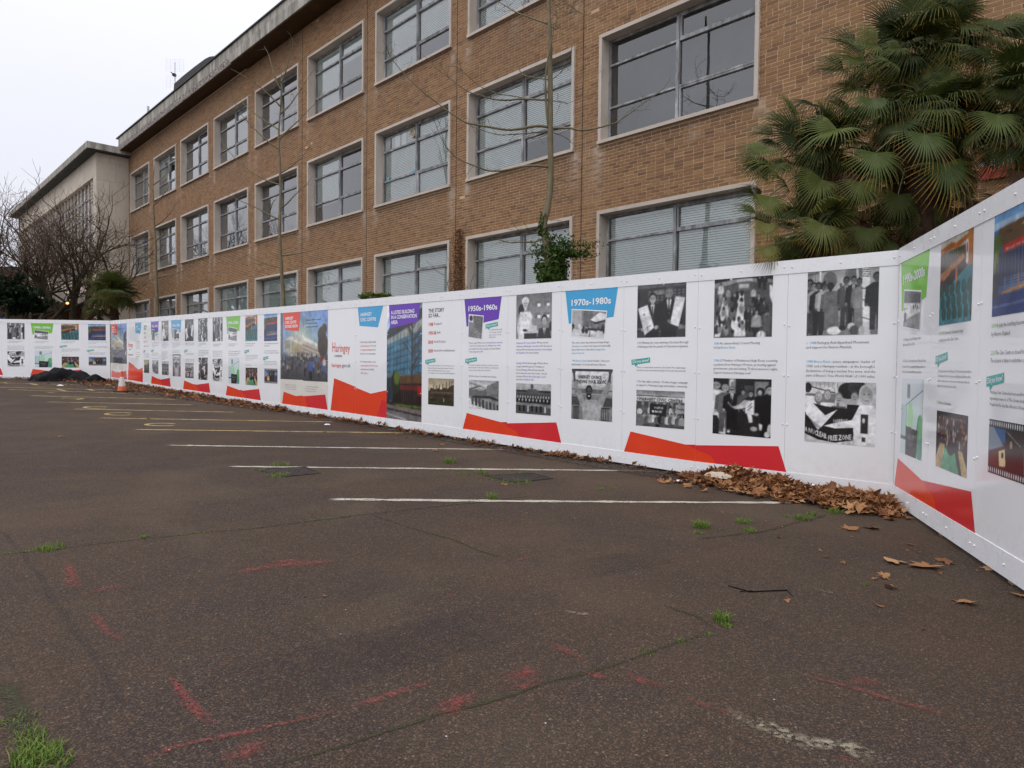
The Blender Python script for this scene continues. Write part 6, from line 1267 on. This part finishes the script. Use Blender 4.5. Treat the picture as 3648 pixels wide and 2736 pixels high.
def gnarled(loc,H,spread,seed,label,n0=5,tr_r=.26,bend=0,trunk_h=1.9,tmat='twig_red'):
    r=random.Random(seed); g0=float(gz(loc[0],loc[1])); root=empty('bare_tree',(loc[0],loc[1],g0),0); tag(root,label,'tree','bare spreading trees in front of the entrance hall')
    mb=MB(); top=Vector((bend,0,trunk_h)); mb.tube([(0,0,0),(bend*.3,0,trunk_h*.5),top],[tr_r,tr_r*.85,tr_r*.8],10); mb.build('trunk',MT['bark_dark'],root,True)
    cr=MB(); tw=MB()
    def grow(p,v,l,rad,lv,mbx):
        P=[p]; k=5
        for s_ in range(k): v=(v+Vector((r.gauss(0,.16),r.gauss(0,.16),r.gauss(.07,.12)))).normalized(); P.append(P[-1]+v*l/k)
        mbx.tube(P,[rad*(1-.45*i/k) for i in range(k+1)],6 if lv<2 else 4 if lv<4 else 3,cap=False)
        if lv>=5: return
        kids=3
        for i in range(kids):
            q=P[-1] if i==0 else P[r.randrange(2,k)]; w=(v+Vector((r.gauss(0,.75),r.gauss(0,.75),r.gauss(.1,.5)))).normalized()
            grow(q,w,l*r.uniform(.62,.82),rad*.58,lv+1,tw if lv>=2 else cr)
    for i in range(n0):
        a=6.283*i/n0+r.uniform(-.4,.4); mb=MB(); v=Vector((math.cos(a)*spread,math.sin(a)*spread*.7,1)).normalized(); P=[top-Vector((0,0,.15))]; 
        for s_ in range(5): v=(v+Vector((r.gauss(0,.08),r.gauss(0,.08),.04))).normalized(); P.append(P[-1]+v*H*.40/5)
        mb.tube(P,[tr_r*.52*(1-.4*k/5) for k in range(6)],8,cap=False); mb.build('limb',MT['bark_dark'],root,True)
        for _ in range(3):
            w=(v+Vector((r.gauss(0,.5),r.gauss(0,.5),r.gauss(.15,.3)))).normalized(); grow(P[-1] if _==0 else P[r.randrange(2,5)],w,H*.26,tr_r*.26,1,cr)
    cr.build('branches',MT['bark_dark'],root)['kind']='stuff'; o=tw.build('twigs',MT[tmat],root); o['kind']='stuff'; return root
a=at(160,640,37); gnarled((a.x,37),8.6,.74,11,'dark bare spreading tree in front of the stone hall, the one beside the palm',6)
b=at(84,660,36); gnarled((b.x,36),7.6,.9,23,'leaning bare tree at the far left in front of the entrance',6,.24,-.5)
c_=at(-25,600,40); gnarled((c_.x,40),8.6,.75,31,'bare tree cut by the left edge of the picture',5,.2,0)
# trees that stand across the car park and show only in the window glass
for lx,ly,H_,sd,lb in ((-21,-9,9,41,'bare tree across the car park, mirrored in the middle windows'),(-15,-15,11,42,'tallest bare tree across the car park, mirrored in the large windows'),(-29,-3,10,43,'bare tree across the car park, mirrored in the farther windows')):
    o=gnarled((lx,ly),H_,.8,sd,lb,5,.22,0,1.6,'twig_brown'); o['group']='bare trees across the car park'
# dark evergreen at the far left
def leafball(name,label,cat,ctr,rad,n,size,mat,seed,trunk=None,col=(0,1),stretch=(1,1,1),ground_=True,k=28,cs=(.18,.42),sp=1.05):
    r=np.random.default_rng(seed); root=empty(name,(ctr.x,ctr.y,float(gz(ctr.x,ctr.y)) if ground_ else ctr.z)); tag(root,label,cat)
    cc=r.normal(0,1,(k,3)); cc/=np.linalg.norm(cc,axis=1)[:,None]; cc*=r.uniform(.2,.85,(k,1)); cr_=r.uniform(cs[0],cs[1],k)
    idx=r.integers(0,k,n); d=r.normal(0,1,(n,3)); d/=np.linalg.norm(d,axis=1)[:,None]; P=(cc[idx]+d*cr_[idx][:,None]*r.uniform(.3,sp,(n,1)))*rad*np.array(stretch)
    P[:,2]+=ctr.z-root.location.z
    P=P[P[:,2]>.05]; n=len(P); A_=r.normal(0,1,(n,3)); A_/=np.linalg.norm(A_,axis=1)[:,None]; B_=np.cross(A_,r.normal(0,1,(n,3))); B_/=np.linalg.norm(B_,axis=1)[:,None]; s=size*r.uniform(.6,1.3,(n,1))
    V=np.stack([P-A_*s,P+B_*s*.42,P+A_*s,P-B_*s*.42],1).reshape(-1,3); Fq=np.arange(4*n).reshape(-1,4); C=np.zeros((n,4,4)); C[...,3]=1; C[:,:,1]=np.clip(r.normal(.45,.25,n),0,1)[:,None]
    o=link('foliage',npmesh('foliage',V,Fq,MT[mat],C.reshape(-1,4)),root); o['kind']='stuff'
    if trunk: mb=MB(); mb.tube([(0,0,0),(0,0,ctr.z-root.location.z)],[trunk,trunk*.5],8); mb.build('trunk',MT['bark_dark'],root)
    return root
leafball('evergreen_tree','dark evergreen tree behind the hoarding at the far left edge','tree',at(14,632,33),1.45,4200,.13,'evergreen',3,.12,stretch=(1.25,.8,.72),k=80,cs=(.07,.22))
leafball('evergreen_tree','low dark evergreen under the bare trees, left of the entrance','tree',at(60,660,34),1.0,4000,.10,'evergreen',8,.08,stretch=(1.3,.8,.6))
# ivy on the young tree and on the window reveal, dead climber on the wall
iv=leafball('ivy','green ivy wrapped round the foot of the nearest young tree','ivy',at(1190,590,TY),.66,6500,.042,'ivy',12,stretch=(.62,.5,1.0),k=70,cs=(.08,.22),sp=1.9); 
leafball('ivy','loose ivy spray growing out to the right of the nearest young tree','ivy',at(1215,560,TY),.78,4200,.040,'ivy',13,stretch=(1.15,.6,.72),ground_=False,k=90,cs=(.06,.2),sp=2.4)
leafball('ivy','thin ivy climbing up the nearest young trunk','ivy',at(1172,515,TY),.62,1500,.038,'ivy',14,stretch=(.22,.22,1.1),ground_=False,k=50,cs=(.06,.2),sp=1.8)
leafball('ivy','low ivy just showing over the hoarding below the middle windows','ivy',at(812,641,20),.45,1500,.04,'ivy',15,stretch=(1.3,.6,.35))
t_,z_=onfac(997,560); P=Vector((-BD*math.sin(BTH)+t_*math.cos(BTH),BD*math.cos(BTH)+t_*math.sin(BTH),0)); nrm=Vector((math.sin(BTH),-math.cos(BTH),0)); P+=nrm*.06
root=empty('dead_climber',(P.x,P.y,float(gz(P.x,P.y))),BTH); tag(root,'dead brown climbing plant clinging to the brick pier between two windows','climber')
mb=MB(); r=random.Random(4); Vs=[];Fs=[];C=[]
for s_ in range(12):
    x=r.gauss(0,.12); Q=[(x,0,0)]; top=r.uniform(2.6,5.6)
    while Q[-1][2]<top: Q.append((Q[-1][0]+r.gauss(0,.05)-(.004),r.uniform(-.02,.02),Q[-1][2]+.16))
    mb.tube(Q,[.010]*(len(Q)-1)+[.003],4,cap=False)
mb.build('stems',MT['twig_brown'],root)
pl=[]
for i in range(1500): 
    z=r.uniform(1.5,5.2)**1; w=.10+.20*max(0,1-(z-1.5)/3.2); pl.append((r.gauss(-.03,w),r.uniform(-.07,.0),z,r.uniform(.02,.04),r.uniform(0,3),r.uniform(0,3),r.uniform(0,6),min(1,max(0,r.gauss(.3,.2)))))
scatter('dry_leaves',pl,'dead_leaf',root)
# ============================================================ palms
def fan(seed,droop,fold,N=30,span=195,yel=.18,split=.40):
    r=random.Random(seed); V=[];Fq=[];C=[]
    st=(0,.2,split,.66,.86,1.0)
    for i in range(N):
        th=R(-span/2+span*(i+.5)/N)+r.gauss(0,.012); dth=R(span/N)*.5; Ls=(.80+.2*math.cos(th))*r.uniform(.93,1.04); b=len(V); dr=droop*r.uniform(.7,1.35); kink=r.random()<.25+droop*.4
        for s_,f in enumerate(st):
            rad=f*Ls; hw=rad*math.tan(dth) if f<=split else (split*Ls*math.tan(dth))*(1-(f-split)/(1-split))**.75*(.95 if f<=split+.01 else .84)
            hw=max(hw,.0012); z=-dr*max(0,f-.35)**2*1.3-(.30*max(0,f-.75) if kink else 0); rr_x=rad*(1-.25*dr*max(0,f-.4)); fz=fold*math.sin(abs(th))*rad*.5
            x=rr_x*math.cos(th);y=rr_x*math.sin(th)*(1-.25*fold); px,py=-math.sin(th)*hw,math.cos(th)*hw; rg=hw*.55
            tipc=max(0,(f-(1-yel*r.uniform(.5,1.5)))/max(yel,.01)); tipc=min(1,tipc)
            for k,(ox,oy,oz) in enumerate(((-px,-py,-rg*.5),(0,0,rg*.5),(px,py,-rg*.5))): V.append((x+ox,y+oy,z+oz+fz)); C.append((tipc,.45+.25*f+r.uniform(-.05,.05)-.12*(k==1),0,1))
        for s_ in range(len(st)-1):
            a=b+3*s_; Fq+=[(a,a+1,a+4,a+3),(a+1,a+2,a+5,a+4)]
    return V,Fq,C
FV={}
def fanmesh(seed,droop,fold,mat,yel=.15,N=30,span=195):
    k=(seed,droop,fold,mat,yel,N,span)
    if k not in FV:
        V,Fq,C=fan(seed,droop,fold,N,span,yel); FV[k]=npmesh('leaf',V,Fq,MT[mat],C)
    return FV[k]
def orient(axis,normal):
    x=Vector(axis).normalized(); z=Vector(normal); z=(z-x*z.dot(x)).normalized(); y=z.cross(x); m=Matrix((x,y,z)).transposed(); return m
def palm(label,base,crown,fans,filler,seed,tr=.11,trunk=True,group='fan palms behind the hoarding',fsize=.5,dead=10,elr=(-.5,1.1)):
    r=random.Random(seed); g0=float(gz(base.x,base.y)); root=empty('fan_palm',(base.x,base.y,g0)); tag(root,label,'palm',group); cr=crown-root.location
    mb=MB(); P=[Vector((0,0,0)),cr*.5+Vector((r.gauss(0,.05),r.gauss(0,.05),0)),cr]; Q=curve_branch(mb,P,tr,tr*.95,10)
    for i in range(220):
        f=r.random(); q=Q[int(f*(len(Q)-1))]; a=r.uniform(0,6.28); d=Vector((math.cos(a),math.sin(a),0)); p=q+d*tr*.9+Vector((0,0,r.uniform(-.08,.08))); mb.tube([p,p+d*.05+Vector((0,0,.05)),p+d*.09+Vector((0,0,-.06))],[.012,.008,.002],3,cap=False)
    mb.build('trunk',MT['fibre'],root)
    def stalk(a,b):
        mb=MB(); m_=a.lerp(b,.5)+Vector((0,0,.05)); mb.tube([a,m_,b],[.012,.009,.007],5); mb.build('leaf_stalk',MT['palm_stalk'],root)
    for hub,axis,normal,size,dr,fo,mat,yl in fans:
        size*=1.16; me=fanmesh(r.randrange(4),dr,fo,mat,yl); o=link('leaf',me,root); h=hub-root.location; o.matrix_local=Matrix.Translation(h)@orient(axis,normal).to_4x4()@Matrix.Scale(size,4); stalk(cr,h)
    for i in range(filler):
        a=r.uniform(0,6.28); el=r.uniform(*elr); d=Vector((math.cos(a)*math.cos(el),math.sin(a)*math.cos(el),math.sin(el))); l=r.uniform(.45,.8)*fsize*1.5; h=cr+d*l*r.uniform(.55,1.0)
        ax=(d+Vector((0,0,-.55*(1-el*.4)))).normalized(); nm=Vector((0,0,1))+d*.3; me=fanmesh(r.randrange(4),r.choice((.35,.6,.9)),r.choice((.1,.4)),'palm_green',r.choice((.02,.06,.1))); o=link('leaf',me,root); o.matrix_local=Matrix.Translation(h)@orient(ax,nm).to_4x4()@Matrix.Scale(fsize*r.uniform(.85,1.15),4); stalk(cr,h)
    for i in range(dead):
        a=r.uniform(0,6.28); d=Vector((math.cos(a),math.sin(a),-.6)).normalized(); h=cr+d*r.uniform(.2,.4)-Vector((0,0,.15)); o=link('dead_leaf',fanmesh(r.randrange(3),1.2,.9,'palm_dead',.3,20,120),root); o.matrix_local=Matrix.Translation(h)@orient(Vector((d.x*.4,d.y*.4,-1)),Vector((d.x,d.y,.3))).to_4x4()@Matrix.Scale(fsize*r.uniform(.7,1),4)
    return root
simple('palm_stalk',(0.07,0.085,0.03),0.5)
def fr(px,py,Y,ang,tow,size,dr,fo,mat='palm_green',yl=.12,up=.5):
    "fan: hub on the sheet at depth Y, image angle of its axis (0 right, 90 up), lean towards the viewer"
    hub=at(px,py,Y); ax=Vector((math.cos(R(ang)),-tow,math.sin(R(ang)))); nm=Vector((-.35 if ang>90 else .1,-1.0,up)); return (hub,ax,nm,size,dr,fo,mat,yl)
Pg='palm_green';Py='palm_yellow'
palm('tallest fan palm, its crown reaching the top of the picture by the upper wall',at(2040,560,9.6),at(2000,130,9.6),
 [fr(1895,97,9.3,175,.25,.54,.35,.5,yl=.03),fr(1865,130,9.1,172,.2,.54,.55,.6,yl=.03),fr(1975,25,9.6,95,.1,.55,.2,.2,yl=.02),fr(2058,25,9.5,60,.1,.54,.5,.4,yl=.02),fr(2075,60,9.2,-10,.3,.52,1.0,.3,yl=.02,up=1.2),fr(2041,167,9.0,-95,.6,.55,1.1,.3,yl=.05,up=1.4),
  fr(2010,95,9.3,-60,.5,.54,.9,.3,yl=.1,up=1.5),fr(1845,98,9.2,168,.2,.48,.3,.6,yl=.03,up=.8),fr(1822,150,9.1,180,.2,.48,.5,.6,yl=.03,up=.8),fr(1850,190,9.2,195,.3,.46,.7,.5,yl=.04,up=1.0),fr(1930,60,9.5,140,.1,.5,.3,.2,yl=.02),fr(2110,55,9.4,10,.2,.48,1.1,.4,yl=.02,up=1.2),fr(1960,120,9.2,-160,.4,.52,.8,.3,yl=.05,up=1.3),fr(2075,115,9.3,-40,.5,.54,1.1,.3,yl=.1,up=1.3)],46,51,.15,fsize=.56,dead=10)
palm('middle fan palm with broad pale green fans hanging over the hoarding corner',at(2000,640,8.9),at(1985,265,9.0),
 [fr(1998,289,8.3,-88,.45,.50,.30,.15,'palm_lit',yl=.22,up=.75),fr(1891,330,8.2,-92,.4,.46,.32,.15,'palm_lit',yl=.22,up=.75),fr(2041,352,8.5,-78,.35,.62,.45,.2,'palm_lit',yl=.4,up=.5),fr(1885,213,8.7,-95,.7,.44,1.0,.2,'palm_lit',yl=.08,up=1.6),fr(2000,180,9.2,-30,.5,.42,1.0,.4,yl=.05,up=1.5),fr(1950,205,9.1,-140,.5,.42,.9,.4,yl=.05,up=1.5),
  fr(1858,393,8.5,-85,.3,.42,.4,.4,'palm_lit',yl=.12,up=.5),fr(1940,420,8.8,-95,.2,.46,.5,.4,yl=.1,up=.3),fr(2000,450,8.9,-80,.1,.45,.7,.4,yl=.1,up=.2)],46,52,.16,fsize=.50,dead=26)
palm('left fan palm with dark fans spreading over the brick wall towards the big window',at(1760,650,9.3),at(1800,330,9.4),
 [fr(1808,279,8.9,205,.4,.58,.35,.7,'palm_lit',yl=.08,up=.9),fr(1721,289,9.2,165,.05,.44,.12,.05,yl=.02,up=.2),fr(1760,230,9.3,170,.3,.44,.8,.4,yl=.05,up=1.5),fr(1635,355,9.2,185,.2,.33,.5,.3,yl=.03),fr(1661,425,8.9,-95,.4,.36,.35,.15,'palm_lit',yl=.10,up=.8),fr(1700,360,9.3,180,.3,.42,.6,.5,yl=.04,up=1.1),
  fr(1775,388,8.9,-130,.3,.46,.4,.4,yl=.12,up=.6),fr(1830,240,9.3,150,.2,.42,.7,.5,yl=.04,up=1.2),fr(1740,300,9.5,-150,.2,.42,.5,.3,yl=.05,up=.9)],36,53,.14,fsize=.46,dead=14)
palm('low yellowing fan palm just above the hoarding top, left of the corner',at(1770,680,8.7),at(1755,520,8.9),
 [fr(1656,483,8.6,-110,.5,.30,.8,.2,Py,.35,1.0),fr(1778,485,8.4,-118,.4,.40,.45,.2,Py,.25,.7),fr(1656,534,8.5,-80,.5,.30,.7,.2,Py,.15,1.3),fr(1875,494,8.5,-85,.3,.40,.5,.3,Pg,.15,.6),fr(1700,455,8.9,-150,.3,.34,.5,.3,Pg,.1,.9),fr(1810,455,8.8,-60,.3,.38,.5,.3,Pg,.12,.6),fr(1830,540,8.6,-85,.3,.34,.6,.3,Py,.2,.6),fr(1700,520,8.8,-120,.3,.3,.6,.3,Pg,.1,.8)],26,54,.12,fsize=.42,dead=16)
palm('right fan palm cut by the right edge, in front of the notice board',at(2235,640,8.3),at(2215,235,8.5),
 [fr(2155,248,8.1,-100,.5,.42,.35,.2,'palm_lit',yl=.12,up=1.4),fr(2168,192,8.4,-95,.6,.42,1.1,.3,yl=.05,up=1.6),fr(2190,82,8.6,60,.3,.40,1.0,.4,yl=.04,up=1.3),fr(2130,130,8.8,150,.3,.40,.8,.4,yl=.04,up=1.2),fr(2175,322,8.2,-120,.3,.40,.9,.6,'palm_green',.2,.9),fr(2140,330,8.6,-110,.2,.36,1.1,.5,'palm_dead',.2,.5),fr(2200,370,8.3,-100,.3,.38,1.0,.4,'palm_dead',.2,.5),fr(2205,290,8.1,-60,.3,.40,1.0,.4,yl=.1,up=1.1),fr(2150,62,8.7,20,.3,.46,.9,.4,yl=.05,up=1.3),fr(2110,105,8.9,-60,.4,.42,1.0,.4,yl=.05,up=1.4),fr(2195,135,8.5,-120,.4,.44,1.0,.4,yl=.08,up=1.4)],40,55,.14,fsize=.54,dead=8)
# leaves filling the rest of the clump, each hung on its nearest crown
SIL=[(1610,400),(1640,330),(1700,250),(1770,225),(1790,160),(1830,75),(1920,60),(1985,5),(2215,5),(2215,640),(1900,600),(1640,560)]
def insil(x,y):
    ins=False; j=len(SIL)-1
    for i in range(len(SIL)):
        xi,yi=SIL[i];xj,yj=SIL[j]
        if (yi>y)!=(yj>y) and x<(xj-xi)*(y-yi)/(yj-yi)+xi: ins=not ins
        j=i
    return ins
crowns=[]
for o in list(COL.objects):
    if o.name.startswith('fan_palm') and o.location.y<12: crowns.append(o)
CR={crowns[0]:at(2000,130,9.6),crowns[1]:at(1985,265,9.0),crowns[2]:at(1800,330,9.4),crowns[3]:at(1755,520,8.9),crowns[4]:at(2215,235,8.5)}
r=random.Random(77); cnt=0
while cnt<150:
    px,py=r.uniform(1610,2215),r.uniform(5,620)
    if not insil(px,py) or (px>2085 and 270<py<420): continue
    cnt+=1; Y=r.uniform(8.9,9.9); h=at(px,py,Y); own=min(CR,key=lambda q:(CR[q]-h).length); d=(h-CR[own]); d.y*=.3; d=d.normalized() if d.length>.05 else Vector((0,-.3,1)); ax=(d*.9+Vector((r.gauss(0,.35),-.3,-.35))).normalized()
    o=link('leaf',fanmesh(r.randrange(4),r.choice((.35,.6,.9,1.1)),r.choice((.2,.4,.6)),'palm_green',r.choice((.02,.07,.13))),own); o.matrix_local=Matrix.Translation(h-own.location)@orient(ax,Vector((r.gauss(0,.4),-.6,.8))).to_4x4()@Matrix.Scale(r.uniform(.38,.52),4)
# undergrowth of dead fronds and shade between the trunks
r=random.Random(66); root=empty('palm_thicket',(at(1960,600,9.6).x,9.6,0)); tag(root,'tangle of dead brown fronds and stems between the palm trunks above the hoarding','palm',kind='stuff')
Vs=[];Fs=[];C=[]; b=0; fl=[fan(i,1.1,.8,18,130,.3) for i in range(3)]
for i in range(330):
    V,Fq,Cc=fl[i%3]; dpt=r.uniform(8.9,10.2); px=r.uniform(1760,2200); py=r.uniform(400,640) if px<1880 or px>2100 else r.uniform(250,640); py=py if not (px>2090 and py<420) else py+170; h=at(px,py,dpt)-root.location; m_=orient((r.gauss(0,.5),r.gauss(0,.4),-1),(r.gauss(0,.5),-1,r.gauss(0,.3))); s=r.uniform(.25,.42); W=np.array(V)*s@np.array(m_).T+np.array(h); Vs.append(W); Fs+=[tuple(b+k for k in f) for f in Fq]; C+=Cc; b+=len(V)
me=npmesh('dead_fronds',np.concatenate(Vs),Fs,MT['palm_dead'],C); o=link('dead_fronds',me,root); o['kind']='stuff'
# small palm by the stone hall
a=at(243,640,33); palm('distant fan palm behind the hoarding beside the stone hall',Vector((a.x,33.5,0)),at(244,640,33.5),[],80,71,.2,group='fan palms behind the hoarding',fsize=.8,dead=4,elr=(-.3,1.5))
a=at(195,665,33); palm('small low palm left of the distant fan palm',Vector((a.x,34,0)),at(212,672,34),[],18,72,.1,group='fan palms behind the hoarding',fsize=.55,dead=4)
